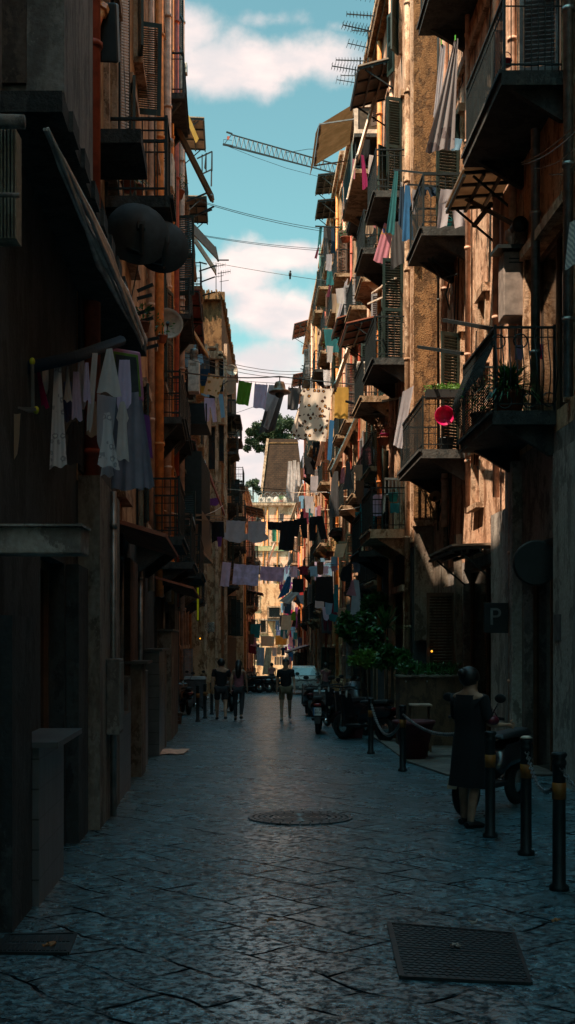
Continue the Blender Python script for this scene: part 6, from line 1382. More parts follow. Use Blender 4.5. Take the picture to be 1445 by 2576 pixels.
# ================================================================ bollards and chains
BG = 'iron bollards along the right of the road'
mBAND = mat('faded orange band', (.24, .085, .01), .6, bump=.1)
def bollard(label, x, y, h=1.02):
    g = zg(y); t = thing('bollard', label, 'bollard', (x, y, g), BG); p = Vector((x, y, g))
    MB().lathe(p, [(0, 0), (.075, 0), (.075, .03), (.05, .05), (.048, h - .1), (.055, h - .09), (.055, h - .07), (.045, h - .05), (.062, h - .02), (.05, h - .001), (0, h)], 16).build('post', mIRON, t, True)
    MB().lathe(p, [(.0505, h * .66), (.0525, h * .66), (.0525, h * .78), (.0505, h * .78)], 16).build('reflective_band', mBAND, t, True); return t
bl0 = bollard('bollard nearest the right edge carrying the steel chain', X(1405, 8.85), 8.85)
B = [Vector((X(1405, 8.85), 8.85, 0))]
for u, y_, lab in ((1322, 10.45, 'bollard with a pale worn cap right of the woman in black'), (1232, 11.5, 'bollard with orange band in front of the woman in black'), (1012, 18.4, 'bollard beside the dark red trough'), (932, 21.9, 'bollard farthest from the viewer on the right')):
    p = Vector((X(u, y_), y_, zg(y_))); dup(bl0, p, lab); B.append(p)
t = [o for o in bpy.data.objects if o.get('label') == 'bollard with a pale worn cap right of the woman in black'][0]; MB().lathe((B[1].x, B[1].y, zg(10.45) + 1.021), [(0, .02), (.03, .018), (.062, 0.0), (.0, 0)], 16).build('cap', mROLL, t, True)
LBG = 'bollards along the left of the road'
for i, (u, y_, lab) in enumerate(((497, 33.5, 'left side bollard nearest to the viewer'), (515, 35.4, 'second bollard from the viewer on the left side'), (532, 38, 'third bollard from the viewer on the left side'), (544, 41, 'farthest bollard on the left side'))):
    r_ = dup(bl0, (X(u, y_), y_, zg(y_)), lab); r_['group'] = LBG
def chain(label, p, q, sag, wire=.006, ln=.055):
    p, q = Vector(p), Vector(q); L = (q - p).length; n = int(L * 1.12 / (ln * .78)); b = MB()
    pt = lambda t: p.lerp(q, t) - Vector((0, 0, 4 * sag * t * (1 - t)))
    for i in range(n):
        a, c = pt(i / n), pt((i + 1) / n); d = (c - a).normalized(); m_ = (a + c) / 2; s = d.cross(Vector((0, 0, 1))).normalized() if i % 2 else d.cross(Vector((1, 0, .2))).normalized()
        b.tube([m_ + d * (ln / 2 * math.cos(k * R(45))) + s * (ln * .3 * math.sin(k * R(45))) for k in range(9)], wire, 4, False)
    return tag(b.build('chain', mat('shiny chain steel', (.20, .20, .20), .35, .9, bump=.05), smooth=True), label, 'chain', 'chains between the bollards')
zt = lambda y_: zg(y_) + .93
chain('steel chain between the two nearest right bollards', (B[1].x, B[1].y, zt(10.45)), (B[0].x, B[0].y, zt(8.85) - .1), .22)
chain('short chain running off the right edge', (B[0].x, B[0].y, zt(8.85)), (B[0].x + .25, 7.4, zt(7.4) - .1), .2)
chain('long chain behind the woman from the bollard by the red trough', (B[3].x, B[3].y, zt(18.4) - .05), (X(1185, 15), 15, zt(15) - .1), .16, .009, .07)
chain('chain drooping between the two farthest right bollards', (B[4].x, B[4].y, zt(21.9)), (B[3].x, B[3].y, zt(18.4) - .1), .42, .009, .07)

# ================================================================ road furniture
t = thing('manhole_cover', 'round cast manhole ringed by circular paving in the middle of the road', 'manhole cover', (X(755, 12.7), 12.9, zg(12.9) + .004))
c = Vector((X(755, 12.7), 12.9, zg(12.9) + .004)); ax = Vector((0, .017, 1))
MB().lathe(c, [(0, .006), (.30, .006), (.30, 0)], 40, ax).build('cover', mat('cast iron', (.03, .032, .035), .38, .5, kind='plain', scale=6, bump=.4), t)
b = MB()
for r in (.06, .12, .18, .24, .29): b.lathe(c, [(r - .012, .006), (r - .008, .012), (r + .008, .012), (r + .012, .006)], 40, ax)
b.build('rib', mMETAL if 0 else mat('worn iron rib', (.09, .12, .13), .3, .5), t)
b = MB()
for r in (.36, .42, .48, .54):
    for k in range(int(r * 60)):
        a = k / int(r * 60) * 6.283; a2 = a + 6.283 / int(r * 60) * .86
        P = lambda rr, aa, z: c + Vector((rr * math.cos(aa), rr * math.sin(aa), z + .0 - .017 * rr * math.sin(aa) * 1))
        b.hexa([P(r - .022, a, 0), P(r + .022, a, 0), P(r + .022, a2, 0), P(r - .022, a2, 0), P(r - .02, a, .012), P(r + .02, a, .012), P(r + .02, a2, .012), P(r - .02, a2, .012)])
b.build('setts', mat('basalt sett', (.05, .08, .095), .3, scale=5, bump=.4), t)
def plate_grid(label, name, quad, rows, colsn, kind):
    P = []
    for u, v in quad:
        k = (v - CV) / F; y_ = EYE / (k - .017); P.append(Vector((X(u, y_), y_, zg(y_) + .004)))
    t = thing(name, label, name.replace('_', ' '), sum(P, Vector()) / 4)
    f = lambda s, q, z=0: P[0].lerp(P[1], s).lerp(P[3].lerp(P[2], s), q) + Vector((0, 0, z))
    MB().hexa([f(0, 0), f(1, 0), f(1, 1), f(0, 1), f(0, 0, .008), f(1, 0, .008), f(1, 1, .008), f(0, 1, .008)]).build('plate', mat('chequer plate steel', (.028, .045, .052), .5, .2, scale=3, bump=.3), t)
    b = MB(); m_ = mat('worn cover iron', (.02, .03, .034), .45, .4)
    for i in range(rows):
        for j in range(colsn):
            s, q = (j + .5 + .25 * (i % 2)) / (colsn + .5), (i + .5) / rows
            if kind == 'tread':
                dx = .012 * (1 if (i + j) % 2 else -1); a = f(s, q, .008); b.bar(a + Vector((-.014, -dx, .001)), a + Vector((.014, dx, .001)), .007, .006)
            else: b.bar(f(s, .12 + (0 if i == 0 else .45), .009), f(s, .45 + (0 if i == 0 else .45), .009), .02, .008)
    b.build('tread' if kind == 'tread' else 'grate_bar', m_, t)
    e = MB(); e.bar(f(0, 0, .006), f(0, 1, .006), .03, .02).bar(f(0, 0, .006), f(1, 0, .006), .02, .018).bar(f(1, 0, .006), f(1, 1, .006), .02, .018).bar(f(0, 1, .006), f(1, 1, .006), .02, .018)
    if kind == 'tread': e.bar(f(0, .48, .006), f(1, .48, .006), .015, .014)
    e.build('frame', mMETAL if 0 else m_, t)
plate_grid('large dark steel chequer plate cover set in the paving at lower right', 'access_cover', [(978, 2326), (1290, 2352), (1334, 2478), (1010, 2462)], 22, 30, 'tread')
plate_grid('rectangular street drain grate at the lower left edge', 'drain_grate', [(20, 2356), (190, 2352), (170, 2402), (-10, 2400)], 2, 16, 'grate')
def litter(label, u, v, w, h, m, name='cardboard', cat='litter'):
    k = (v - CV) / F; y_ = EYE / (k - .017); p = Vector((X(u, y_), y_, zg(y_) + .012)); rg = random.Random(label); b = MB(); n = 6
    top = [p + Vector((-w / 2 + w * i / n, h / 2 + rg.uniform(-.03, .03), rg.uniform(0, .02))) for i in range(n + 1)]; bot = [p + Vector((-w / 2 + w * i / n - .03, -h / 2 + rg.uniform(-.02, .03), rg.uniform(0, .02))) for i in range(n + 1)]
    for i in range(n): b.hexa([bot[i], bot[i + 1], top[i + 1], top[i], bot[i] + Vector((0, 0, .008)), bot[i + 1] + Vector((0, 0, .008)), top[i + 1] + Vector((0, 0, .008)), top[i] + Vector((0, 0, .008))])
    return tag(b.build(name, m), label, cat)
litter('flattened pinkish cardboard sheet on the road by the left wall', 422, 1893, .72, 1.0, mat('cardboard', (.85, .46, .32), .9, bump=.2))
for i, (u, v, lab) in enumerate(((688, 2322, 'reddish scrap of paper near the middle of the road'), (1195, 2328, 'white scrap right above the chequer plate'), (1402, 2322, 'white scrap at the right edge of the road'), (1150, 2388, 'dry leaf lying on the chequer plate'), (130, 2386, 'yellow leaf on the drain grate'), (150, 2130, 'pale scrap at the foot of the left wall'))):
    litter(lab, u, v, .035 if i < 4 else .05, .03, mat('paper scrap', (.42, .33, .28), .8) if i % 2 else mat('leaf scrap', (.35, .15, .06), .8), 'paper_scrap')
# ================================================================ people
def skin_mesh(name, joints, edges, m, parent, M_, sub=1, extra=None):
    """joints: list of (pos, (rx, ry)); edges: index pairs; grown with a Skin modifier"""
    me = bpy.data.meshes.new(name); me.from_pydata([tuple(j[0]) for j in joints], edges, []); o = bpy.data.objects.new(name, me); col.objects.link(o)
    md = o.modifiers.new('skin', 'SKIN'); md.use_smooth_shade = True
    sv = me.skin_vertices[0].data
    for i, j in enumerate(joints): sv[i].radius = j[1] if isinstance(j[1], tuple) else (j[1], j[1]); sv[i].use_root = (i == 0)
    s = o.modifiers.new('sub', 'SUBSURF'); s.levels = sub; s.render_levels = sub
    bpy.context.view_layer.update(); dg = bpy.context.evaluated_depsgraph_get(); ev = bpy.data.meshes.new_from_object(o.evaluated_get(dg)); bpy.data.objects.remove(o)
    if extra:
        b = MB(); b.v = [v.co.copy() for v in ev.vertices]; b.f = [tuple(p.vertices) for p in ev.polygons]; extra(b)
        ev = bpy.data.meshes.new(name); ev.from_pydata([tuple(v) for v in b.v], [], b.f); ev.update()
    for p in ev.polygons: p.use_smooth = True
    ev.transform(M_); ev.materials.clear(); ev.materials.append(m)
    o = bpy.data.objects.new(name, ev); col.objects.link(o); o.parent = parent; return o

def person(label, x, y, h, heading, shirt, bottom, shirt_c, bottom_c, legs=(18, -18), arms=(-15, 15), bend=(10, 10), hair='short', sleeve=.55, elbows=(15, 15), shoes=mBLACK, grp=None, head_yaw=0, skirt_len=.5, width=1.0, arm_out=8):
    t = thing('person', label, 'person', (x, y, zg(y)), grp); k = h / 1.75
    M_ = Matrix.Rotation(heading, 4, 'Z') @ Matrix.Diagonal((k * width, k, k, 1))
    # local: facing +Y, x right
    J = {}; J['pel'] = Vector((0, 0, .95)); J['wai'] = Vector((0, 0, 1.10)); J['che'] = Vector((0, 0, 1.30)); J['sho'] = Vector((0, -.01, 1.43)); J['nec'] = Vector((0, 0, 1.50)); J['hd0'] = Vector((0, .015, 1.58)); J['hd1'] = Vector((0, .015, 1.67)); J['hd2'] = Vector((0, .005, 1.73))
    def rot(v, a): return Vector((v.x, v.y * math.cos(a) + v.z * -math.sin(a), v.y * math.sin(a) + v.z * math.cos(a)))
    for s, sd in ((-1, 0), (1, 1)):
        a = R(legs[sd]); hip = Vector((s * .095, 0, .90)); kn = hip + Vector((s * .01, math.sin(a) * .43, -math.cos(a) * .43)); a2 = a - R(bend[sd]); an = kn + Vector((0, math.sin(a2) * .41, -math.cos(a2) * .41))
        J['hip%d' % sd] = hip; J['kne%d' % sd] = kn; J['ank%d' % sd] = an; J['toe%d' % sd] = an + Vector((s * .02, .15, -.035)); J['hee%d' % sd] = an + Vector((0, -.04, -.03))
        b_ = R(arms[sd]); sh = Vector((s * .175, 0, 1.415)); ao = R(arm_out); el = sh + Vector((s * math.sin(ao) * .28, math.sin(b_) * .28, -math.cos(b_) * .28)); b2 = b_ + R(elbows[sd]); wr = el + Vector((s * .02, math.sin(b2) * .25, -math.cos(b2) * .25)); hd = wr + Vector((0, math.sin(b2) * .07, -math.cos(b2) * .07))
        J['sh%d' % sd] = sh; J['el%d' % sd] = el; J['wr%d' % sd] = wr; J['ha%d' % sd] = hd
    low = min(J['ank0'].z, J['ank1'].z) - .05
    for q in J: J[q] = J[q] - Vector((0, 0, low))
    rad = dict(pel=(.145, .11), wai=(.125, .095), che=(.15, .105), sho=(.12, .085), nec=.055, hd0=(.072, .085), hd1=(.082, .098), hd2=(.055, .065))
    names = ['pel', 'wai', 'che', 'sho', 'nec', 'hd0', 'hd1', 'hd2']; ed = [(i, i + 1) for i in range(7)]
    for s in '01':
        b0 = len(names); names += ['hip' + s, 'kne' + s, 'ank' + s, 'toe' + s]; ed += [(0, b0), (b0, b0 + 1), (b0 + 1, b0 + 2), (b0 + 2, b0 + 3)]
        rad.update({'hip' + s: .085, 'kne' + s: .056, 'ank' + s: .036, 'toe' + s: (.03, .022)})
        b0 = len(names); names += ['sh' + s, 'el' + s, 'wr' + s, 'ha' + s]; ed += [(3, b0), (b0, b0 + 1), (b0 + 1, b0 + 2), (b0 + 2, b0 + 3)]
        rad.update({'sh' + s: .052, 'el' + s: .038, 'wr' + s: .025, 'ha' + s: (.038, .018)})
    def hands(b):
        for s, sg in (('0', -1), ('1', 1)):
            h0 = J['ha' + s]; d = (h0 - J['wr' + s]).normalized(); side = d.cross(Vector((1, 0, 0))).normalized(); cu = Vector((-sg, 0, 0))
            for i, (L, o) in enumerate(((.065, -.027), (.075, -.009), (.07, .009), (.055, .026))):
                p = h0 + side * o; b.tube([p, p + d * L * .5, p + d * L * .85 + cu * .015, p + d * L + cu * .035], [.009, .0085, .008, .006], 6)
            p = J['wr' + s].lerp(h0, .6) + side * -.03; b.tube([p, p - side * .025 + d * .02, p - side * .03 + d * .05 + cu * .01], [.010, .009, .007], 6)
        # face: nose, eyes, ears
        c = J['hd0']; hy = Matrix.Rotation(R(head_yaw), 3, 'Z')
        b.ell(c + hy @ Vector((0, .085, .02)), .011, .018, .018, 6, 5)
        for s in (-1, 1): b.ell(c + hy @ Vector((s * .078, 0, .02)), .008, .016, .028, 6, 5); b.ell(c + hy @ Vector((s * .03, .077, .045)), .012, .008, .007, 6, 4)
        b.ell(c + hy @ Vector((0, .08, -.025)), .02, .01, .006, 6, 4)
    skin_mesh('body', [(J[n], rad[n]) for n in names], ed, mSKIN, t, M_, 2, hands)
    # shirt
    if shirt:
        jn = [('pel', (.165, .13)), ('wai', (.15, .118)), ('che', (.165, .122)), ('sho', (.150, .10)), ('nec', (.075, .07))]; E = [(0, 1), (1, 2), (2, 3), (3, 4)]
        jj = [(J[a] - (Vector((0, 0, .13)) if a == 'pel' else Vector((0, 0, 0))), r) for a, r in jn]
        jj[4] = (jj[4][0] - Vector((0, 0, .02)), jj[4][1])
        for s in '01':
            if sleeve > 0:
                b0 = len(jj); jj += [(J['sh' + s], .066), (J['sh' + s].lerp(J['el' + s], min(sleeve, 1) * 1.0), .056)]; E += [(3, b0), (b0, b0 + 1)]
                if sleeve > 1: jj.append((J['el' + s].lerp(J['wr' + s], sleeve - 1), .042)); E.append((b0 + 1, b0 + 2))
        skin_mesh('shirt', jj, E, shirt_c, t, M_, 2)
    if bottom in ('shorts', 'trousers'):
        f = .8 if bottom == 'shorts' else 1.9
        jj = [(J['pel'] - Vector((0, 0, .02)), (.155, .125))]; E = []
        for s in '01':
            b0 = len(jj); jj += [(J['hip' + s], .10), (J['hip' + s].lerp(J['kne' + s], min(f, 1)), .082 if f < 1 else .07)]; E += [(0, b0), (b0, b0 + 1)]
            if f > 1: jj.append((J['kne' + s].lerp(J['ank' + s], f - 1), .05)); E.append((b0 + 1, b0 + 2))
        skin_mesh(bottom, jj, E, bottom_c, t, M_, 2)
    if bottom in ('skirt', 'dress'):
        b = MB(); zt_ = J['wai'].z if bottom == 'skirt' else J['sho'].z + .02; zb = J['pel'].z - skirt_len; N = 28; base = []
        st = 12
        for i in range(st + 1):
            f = i / st; z = zt_ + (zb - zt_) * f
            if z > J['wai'].z: w = .15 + .03 * min(1, (zt_ - z) / .1) - .02 * max(0, 1 - (z - J['wai'].z) / .15)
            elif z > J['pel'].z: w = .155 + .03 * (J['wai'].z - z) / .15
            else: w = .185 + .05 * (J['pel'].z - z) / max(skirt_len, .1)
            for q in range(N):
                a = 6.283 * q / N; fold = 1 + .07 * math.sin(a * 6 + f * 2) * f + .03 * math.sin(a * 13 + 1); b.v.append(Vector((w * fold * math.cos(a), w * .72 * fold * math.sin(a), z)))
        for i in range(st):
            for q in range(N): b.f.append((i * N + q, i * N + (q + 1) % N, (i + 1) * N + (q + 1) % N, (i + 1) * N + q))
        me = bpy.data.meshes.new(bottom); me.from_pydata([tuple(v) for v in b.v], [], b.f)
        for p in me.polygons: p.use_smooth = True
        me.transform(M_); me.materials.append(bottom_c); o = bpy.data.objects.new(bottom, me); col.objects.link(o); o.parent = t
    b = MB(); c = J['hd1'] + Vector((0, -.022, -.022)); b.ell(c, .098, .112, .115, 16, 12)
    if hair == 'long':
        b.tube([c + Vector((0, -.06, .02)), c + Vector((0, -.09, -.12)), c + Vector((0, -.10, -.30)), c + Vector((0, -.09, -.42))], [.07, .09, .085, .04], 12)
    if hair == 'bun': b.ell(c + Vector((0, -.11, .04)), .045, .045, .045)
    me = bpy.data.meshes.new('hair'); hc = J['hd0'].z - .01
    me.from_pydata([tuple(v) for v in b.v], [], [f for f in b.f if not (hair != 'x' and all(b.v[i].y > .035 and b.v[i].z < J['hd1'].z + .03 for i in f))])
    for p in me.polygons: p.use_smooth = True
    me.transform(M_); me.materials.append(mHAIR); o = bpy.data.objects.new('hair', me); col.objects.link(o); o.parent = t
    for s in '01':
        q = MB(); a, to = J['ank' + s], J['toe' + s]; q.tube([a + Vector((0, -.055, -.02)), a + Vector((0, .0, -.012)), to.lerp(a, .3) + Vector((0, 0, .0)), to + Vector((0, .02, -.0))], [.035, .045, .04, .025], 8)
        me = bpy.data.meshes.new('shoe'); me.from_pydata([tuple(v) for v in q.v], [], q.f); me.transform(M_); me.materials.append(shoes); o = bpy.data.objects.new('shoe', me); col.objects.link(o); o.parent = t
    return t
mBT = mat('black t-shirt cloth', (.007, .008, .010), .9, bump=.1); mKH = mat('khaki shorts cloth', (.14, .10, .06), .9); mROSE = mat('rose top cloth', (.30, .10, .12), .9); mDK = mat('charcoal cloth', (.03, .03, .034), .9)
person('man in a black t-shirt and khaki shorts striding in the middle of the road', X(718, 34.2), 34.2, 1.78, math.pi, True, 'shorts', mBT, mKH, legs=(-14, 12), bend=(14, 2), arms=(14, -14), shoes=mat('grey sneaker', (.25, .23, .22), .7), sleeve=.7, width=1.08)
person('dark dressed man walking away on the left beside the woman', X(556, 34.5), 34.5, 1.80, 0.05, True, 'shorts', mBT, mDK, legs=(16, -10), bend=(4, 22), arms=(-8, 10), width=1.12, sleeve=.7)
person('long haired woman in a rose tank top and dark leggings walking away on the left', X(600, 34.3), 34.3, 1.74, -.1, True, 'trousers', mROSE, mDK, legs=(8, -12), bend=(6, 20), hair='long', arms=(-6, 8), sleeve=0)
person('small distant woman in a pink shirt and long dark skirt', X(683, 66), 66, 1.62, .1, True, 'skirt', mat('pink shirt cloth', (.42, .20, .20), .9), mDK, hair='bun', sleeve=.6, skirt_len=.62, legs=(6, -6))
person('woman in a loose black dress standing by the chained bollards', X(1180, 12.3), 12.3, 1.64, -.95, True, 'dress', mBT, mBT, legs=(4, -6), bend=(2, 4), arms=(12, 6), elbows=(62, 80), hair='bun', skirt_len=.5, width=1.22, arm_out=10, sleeve=.95)
person('person in a pinkish shirt half hidden behind the scooter windscreen', X(818, 47), 47, 1.66, .4, True, 'trousers', mat('faded red cloth', (.35, .08, .08), .9), mDK)
# bundle in the woman's hands
t = thing('handbag', 'small dark red bag held by the woman in black', 'bag', D(1205, 1812, 12.1)); p = D(1238, 1812, 12.1)
MB().ell(p, .07, .05, .05).build('bag_body', mat('dark red leather', (.12, .01, .02), .4), t, True); MB().tube([p + Vector((-.05, 0, .03)), p + Vector((0, 0, .12)), p + Vector((.05, 0, .03))], .006, 5).build('handle', mat('dark red leather', (.12, .01, .02), .4), t)

# ================================================================ scooters, car
mSCO = mat('black scooter paint', (.012, .013, .016), .22, spec=.6, bump=0); mSCO2 = mat('cream scooter paint', (.34, .25, .17), .35, spec=.5, bump=0); mCHR = mat('chrome', (.6, .58, .56), .15, .9, bump=0)
def scooter(label, loc, rz=0.0, m=mSCO, fm=None, windscreen=True, plate=None, name='parked_scooter', grp='scooters parked along the road'):
    """built facing +Y (seen from behind at rz = 0)"""
    t = thing(name, label, 'scooter', (0, 0, 0), grp)
    for y_, nm in ((-.62, 'wheel'), (.62, 'wheel')):
        w = MB(); w.lathe((-.05, y_, .27), [(.15, 0), (.22, -.01), (.265, .02), (.275, .05), (.265, .08), (.22, .11), (.15, .10)], 22, (1, 0, 0)); wo_ = w.build(nm, mBLACK, t, True)
        MB().lathe((-.04, y_, .27), [(0, 0), (.15, 0), (.16, .04), (.15, .08), (0, .08)], 16, (1, 0, 0)).build('rim', mCHR, wo_, True)
    b = MB()   # rear body
    prof = [(-.86, .55, .10), (-.70, .50, .17), (-.45, .46, .19), (-.15, .42, .18), (.05, .34, .17)]; top = [.74, .80, .80, .78, .62]; N = 12
    for (y_, zb, w), zt_ in zip(prof, top):
        for q in range(N):
            a = 6.283 * q / N; b.v.append(Vector((w * math.cos(a), y_, (zt_ + zb) / 2 + (zt_ - zb) / 2 * math.sin(a))))
    for i in range(len(prof) - 1):
        for q in range(N): b.f.append((i * N + q, i * N + (q + 1) % N, (i + 1) * N + (q + 1) % N, (i + 1) * N + q))
    b.f.append(tuple(range(N))); b.f.append(tuple(range((len(prof) - 1) * N, len(prof) * N)))
    b.build('rear_body', m, t, True)
    MB().hexa([(-.16, -.05, .28), (.16, -.05, .28), (.16, .42, .28), (-.16, .42, .28), (-.18, -.05, .34), (.18, -.05, .34), (.18, .42, .34), (-.18, .42, .34)]).build('footboard', mBLACK, t, bevel=.01)
    MB().hexa([(-.2, .36, .32), (.2, .36, .32), (.2, .44, .32), (-.2, .44, .32), (-.17, .52, .98), (.17, .52, .98), (.15, .62, .98), (-.15, .62, .98)]).build('leg_shield', m, t, bevel=.03)
    MB().hexa([(-.13, -.78, .81), (.13, -.78, .81), (.16, .02, .80), (-.16, .02, .80), (-.10, -.76, .90), (.10, -.76, .90), (.12, -.02, .86), (-.12, -.02, .86)]).build('seat', mBLACK, t, bevel=.03)
    MB().tube([(0, .62, .28), (0, .56, .7), (0, .50, 1.05)], .03, 8).tube([(-.07, .62, .27), (-.07, .58, .55)], .02, 6).tube([(.07, .62, .27), (.07, .58, .55)], .02, 6).build('fork', mMETAL, t, True)
    h = MB(); h.tube([(-.34, .38, 1.06), (-.2, .48, 1.09), (0, .52, 1.06), (.2, .48, 1.09), (.34, .38, 1.06)], .018, 8); hb = h.build('handlebar', mBLACK, t, True)
    for s in (-1, 1):
        q = MB(); q.tube([(s * .22, .47, 1.08), (s * .30, .45, 1.24)], .007, 5); q.ell((s * .32, .44, 1.29), .07, .015, .05, 12, 8); q.build('mirror', mBLACK, hb, True)
    f = MB()
    for i in range(9):
        a = R(10 + i * 17); f.v += [Vector((-.06, .62 + .33 * math.cos(a), .27 + .33 * math.sin(a))), Vector((.06, .62 + .33 * math.cos(a), .27 + .33 * math.sin(a)))]
    for i in range(8): f.f.append((i * 2, i * 2 + 1, i * 2 + 3, i * 2 + 2))
    f.build('front_fender', fm or m, t, True)
    f = MB()
    for i in range(7):
        a = R(60 + i * 20); f.v += [Vector((-.07, -.62 + .33 * math.cos(a), .27 + .33 * math.sin(a))), Vector((.07, -.62 + .33 * math.cos(a), .27 + .33 * math.sin(a)))]
    for i in range(6): f.f.append((i * 2, i * 2 + 1, i * 2 + 3, i * 2 + 2))
    f.build('rear_fender', mBLACK, t, True)
    MB().ell((0, -.875, .70), .09, .03, .04).build('tail_light', mat('red lens', (.2, .01, .01), .3), t, True)
    MB().tube([(.16, -.2, .25), (.18, -.5, .28), (.19, -.85, .34)], [.03, .055, .05], 10).build('exhaust', mCHR, t, True)
    if windscreen:
        b = MB()
        for i in range(6):
            f_ = i / 5; w = .24 * math.sin(R(65 + 80 * f_ * .8)) if i else .2; b.v += [Vector((-w, .60 - .10 * f_, 1.0 + .48 * f_)), Vector((0, .66 - .10 * f_, 1.0 + .50 * f_)), Vector((w, .60 - .10 * f_, 1.0 + .48 * f_))]
        for i in range(5): b.f += [(i * 3, i * 3 + 1, i * 3 + 4, i * 3 + 3), (i * 3 + 1, i * 3 + 2, i * 3 + 5, i * 3 + 4)]
        wm = mat('scooter windscreen', (.18, .19, .19), .1, spec=.7, trans=.0, bump=0)
        wm.node_tree.nodes['Principled BSDF'].inputs['Alpha'].default_value = .35
        b.build('windscreen', wm, t, True)
    if plate:
        pl = MB().box(-.09, .09, -.94, -.93, .46, .64).build('licence_plate', mat('plate white', (.62, .60, .58), .5, bump=0), t)
        MB().box(-.0899, -.068, -.9425, -.9405, .461, .639).build('blue_strip', mat('plate blue', (.02, .12, .30), .5, bump=0), pl)
        text(plate[0], .07, (.01, -.943, .59), mBLACK, pl); text(plate[1], .075, (.012, -.943, .515), mBLACK, pl)
        MB().bar((0, -.86, .58), (0, -.93, .55), .05).build('plate_holder', mBLACK, t)
    t.location = loc; t.rotation_euler = (0, 0, rz); return t
scooter('black scooter with tall windscreen and white licence plate parked at right', (X(801, 28.5), 28.5, zg(28.5)), -.06, plate=('E   8', '8934'))
s2 = scooter('cream mudguard scooter parked behind the woman in black', (X(1245, 13.4), 13.6, zg(13.4)), 2.5, mSCO, fm=mSCO2, windscreen=False)
s3 = dup(s2, (X(845, 30.5), 30.5, zg(30.5)), 'dark motorcycle squeezed right of the windscreen scooter', .35); 
s4 = scooter('black scooter with round mirrors in front of the white car', (X(775, 37.5), 37.5, zg(37.5)), .05, windscreen=False)
dup(s4, (X(885, 27.6), 27.8, zg(27.8)), 'black motorcycle nearest the dark shrubs', .5)
dup(s4, (X(915, 25.4), 25.6, zg(25.6)), 'black motorcycle partly hidden by the farthest bollard', .75)
dup(s2, (X(466, 38.5), 38.5, zg(38.5)), 'cream scooter parked by the left wall behind the bollards', .25)
dup(s4, (X(575, 41), 41, zg(41)), 'dark scooter hidden behind the walking couple', .2)
dup(s4, (X(497, 45), 45, zg(45)), 'dark scooter farther along the left wall', .3)
for i, (u, y_) in enumerate(((625, 64), (636, 67), (647, 64.5), (657, 68), (668, 65))):
    dup(s4, (X(u, y_), y_, zg(y_)), '%s in the row of far parked scooters left of the pink shirted woman' % ('first', 'second', 'third', 'fourth', 'fifth')[i], 1.2 + .1 * i)
for o_ in bpy.data.objects:
    if o_.get('label', '').endswith('pink shirted woman'): o_['group'] = 'row of far parked scooters'
# covered motorcycle bulk: draped cover
t = thing('covered_motorcycle', 'motorcycle under a black cover beside the shrubs', 'motorcycle', (X(900, 27), 29, zg(29)))
b = MB(); N = 20
for i, (z, w, d) in enumerate(((0.12, .42, .95), (.35, .44, .98), (.6, .40, .92), (.8, .32, .85), (1.0, .27, .6), (1.15, .25, .3), (1.2, .1, .12), (1.21, .01, .01))):
    for q in range(N):
        a = 6.283 * q / N; f = 1 + .06 * math.sin(a * 6 + i); b.v.append(Vector((X(893, 29) + w * f * math.cos(a), 29.2 + d * f * math.sin(a), zg(29) + z)))
for i in range(7):
    for q in range(N): b.f.append((i * N + q, i * N + (q + 1) % N, (i + 1) * N + (q + 1) % N, (i + 1) * N + q))
b.build('cover', mat('black nylon cover', (.014, .015, .017), .35, spec=.5, bump=.4, scale=.5), t, True)
MB().lathe((X(893, 29) - .05, 28.2, zg(29) + .28), [(.16, 0), (.27, 0), (.28, .05), (.27, .1), (.16, .1)], 20, (1, 0, 0)).build('wheel', mBLACK, t, True)
MB().lathe((X(893, 29) - .04, 28.2, zg(29) + .28), [(0, 0), (.15, 0), (.15, .08), (0, .08)], 16, (1, 0, 0)).build('rim', mCHR, t, True)

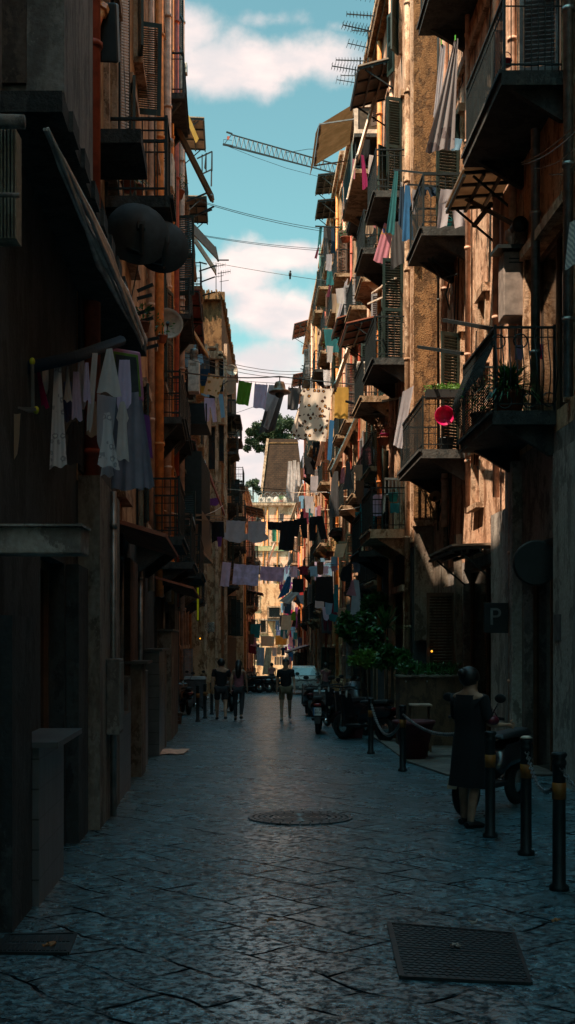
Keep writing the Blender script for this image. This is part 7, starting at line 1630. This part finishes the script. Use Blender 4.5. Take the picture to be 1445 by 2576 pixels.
# car seen from behind
def car():
    y0 = 61; x = X(764, y0); g = zg(61.5); t = thing('parked_car', 'small white hatchback seen from behind down the alley', 'car', (x, y0, g))
    secs = [(0, .30, .78, .76, .74), (.06, .25, .92, .80, .76), (.35, .22, .95, .82, .78), (1.2, .22, .95, .83, .8), (3.0, .22, .93, .82, .78), (3.7, .25, .75, .76, .7)]
    b = MB()
    for (dy, zb, zt_, w, wt_) in secs:
        b.v += [Vector((x + q[0], y0 + dy, g + q[1])) for q in ((-w * .94, zb), (-w, (zb + zt_) / 2), (-wt_, zt_), (wt_, zt_), (w, (zb + zt_) / 2), (w * .94, zb))]
    for i in range(len(secs) - 1):
        for q in range(6): b.f.append((i * 6 + q, i * 6 + (q + 1) % 6, (i + 1) * 6 + (q + 1) % 6, (i + 1) * 6 + q))
    b.f += [tuple(range(6)), tuple(range(30, 36))]
    mw = mat('white car paint', (.60, .55, .52), .3, spec=.6, bump=0); bo = b.build('body', mw, t, True, bevel=.03)
    c = MB(); c.hexa([(x - .74, y0 + .12, g + .925), (x + .74, y0 + .12, g + .925), (x + .74, y0 + 2.7, g + .94), (x - .74, y0 + 2.7, g + .94), (x - .56, y0 + .5, g + 1.44), (x + .56, y0 + .5, g + 1.44), (x + .56, y0 + 1.9, g + 1.44), (x - .56, y0 + 1.9, g + 1.44)]); c.build('cabin', mw, t, bevel=.06)
    gl = mat('car glass', (.05, .10, .11), .08, spec=.8, bump=0)
    MB().hexa([(x - .62, y0 + .13, g + .98), (x + .62, y0 + .13, g + .98), (x + .62, y0 + .2, g + .98), (x - .62, y0 + .2, g + .98), (x - .50, y0 + .40, g + 1.36), (x + .50, y0 + .40, g + 1.36), (x + .50, y0 + .5, g + 1.36), (x - .50, y0 + .5, g + 1.36)]).build('rear_window', gl, t)
    MB().box(x - .74, x + .74, y0 - .06, y0 + .1, g + .30, g + .46).build('bumper', mat('grey bumper', (.16, .15, .15), .5), t, bevel=.03)
    MB().box(x - .25, x + .25, y0 - .075, y0 - .061, g + .34, g + .44).build('licence_plate', mWHITE, t)
    for s in (-1, 1):
        MB().box(x + s * .70 - .07, x + s * .70 + .07, y0 - .01, y0 + .08, g + .58, g + .86).build('tail_light', mat('red lens', (.2, .01, .01), .3), t, bevel=.01)
        for dy in (.6, 2.9):
            w = MB().lathe((x + s * .66 - .09, y0 + dy, g + .29), [(.18, 0), (.28, 0), (.29, .09), (.28, .18), (.18, .18)], 18, (1, 0, 0)).build('wheel', mBLACK, t, True); MB().lathe((x + s * .66 - .08, y0 + dy, g + .29), [(0, 0), (.18, .01), (.18, .15), (0, .16)], 14, (1, 0, 0)).build('rim', mMETAL, w, True)
        MB().ell((x + s * .86, y0 + 2.1, g + 1.0), .08, .05, .06).build('mirror', mw, t, True)
car()
# left: bin and crates
t = thing('waste_bin', 'grey waste container with pale lid behind the left bollards', 'bin', (X(487, 42), 42, zg(42))); x = X(489, 42); g = zg(42)
MB().hexa([(x - .3, 42, g + .1), (x + .3, 42, g + .1), (x + .3, 42.6, g + .1), (x - .3, 42.6, g + .1), (x - .38, 41.95, g + 1.05), (x + .38, 41.95, g + 1.05), (x + .38, 42.65, g + 1.05), (x - .38, 42.65, g + 1.05)]).build('container', mat('grey bin plastic', (.09, .09, .10), .6), t, bevel=.02)
MB().hexa([(x - .4, 41.9, g + 1.055), (x + .4, 41.9, g + 1.055), (x + .4, 42.7, g + 1.055), (x - .4, 42.7, g + 1.055), (x - .36, 42, g + 1.15), (x + .36, 42, g + 1.15), (x + .36, 42.6, g + 1.15), (x - .36, 42.6, g + 1.15)]).build('lid', mat('pale bin lid', (.26, .26, .25), .6), t, bevel=.02)
for dx in (-.25, .25): MB().lathe((x + dx - .02, 42.3, g + .06), [(0, 0), (.06, 0), (.06, .04), (0, .04)], 10, (1, 0, 0)).build('wheel', mBLACK, t)
t = thing('doorstep_crate', 'low wooden crate at the foot of the left wall before the bollards', 'crate', (X(437, 32.5), 32.5, zg(32.5))); x = X(438, 32.5); g = zg(32.5); b = MB()
for z in (0, .1, .2): b.box(x - .18, x + .18, 32.4, 32.42, g + z, g + z + .08)
b.box(x - .18, x - .16, 32.421, 32.8, g, g + .28).box(x + .16, x + .18, 32.421, 32.8, g, g + .28); b.build('slats', mWOODF, t); MB().box(x - .2, x + .2, 32.38, 32.82, g + .281, g + .30).build('lid', mTANW, t)
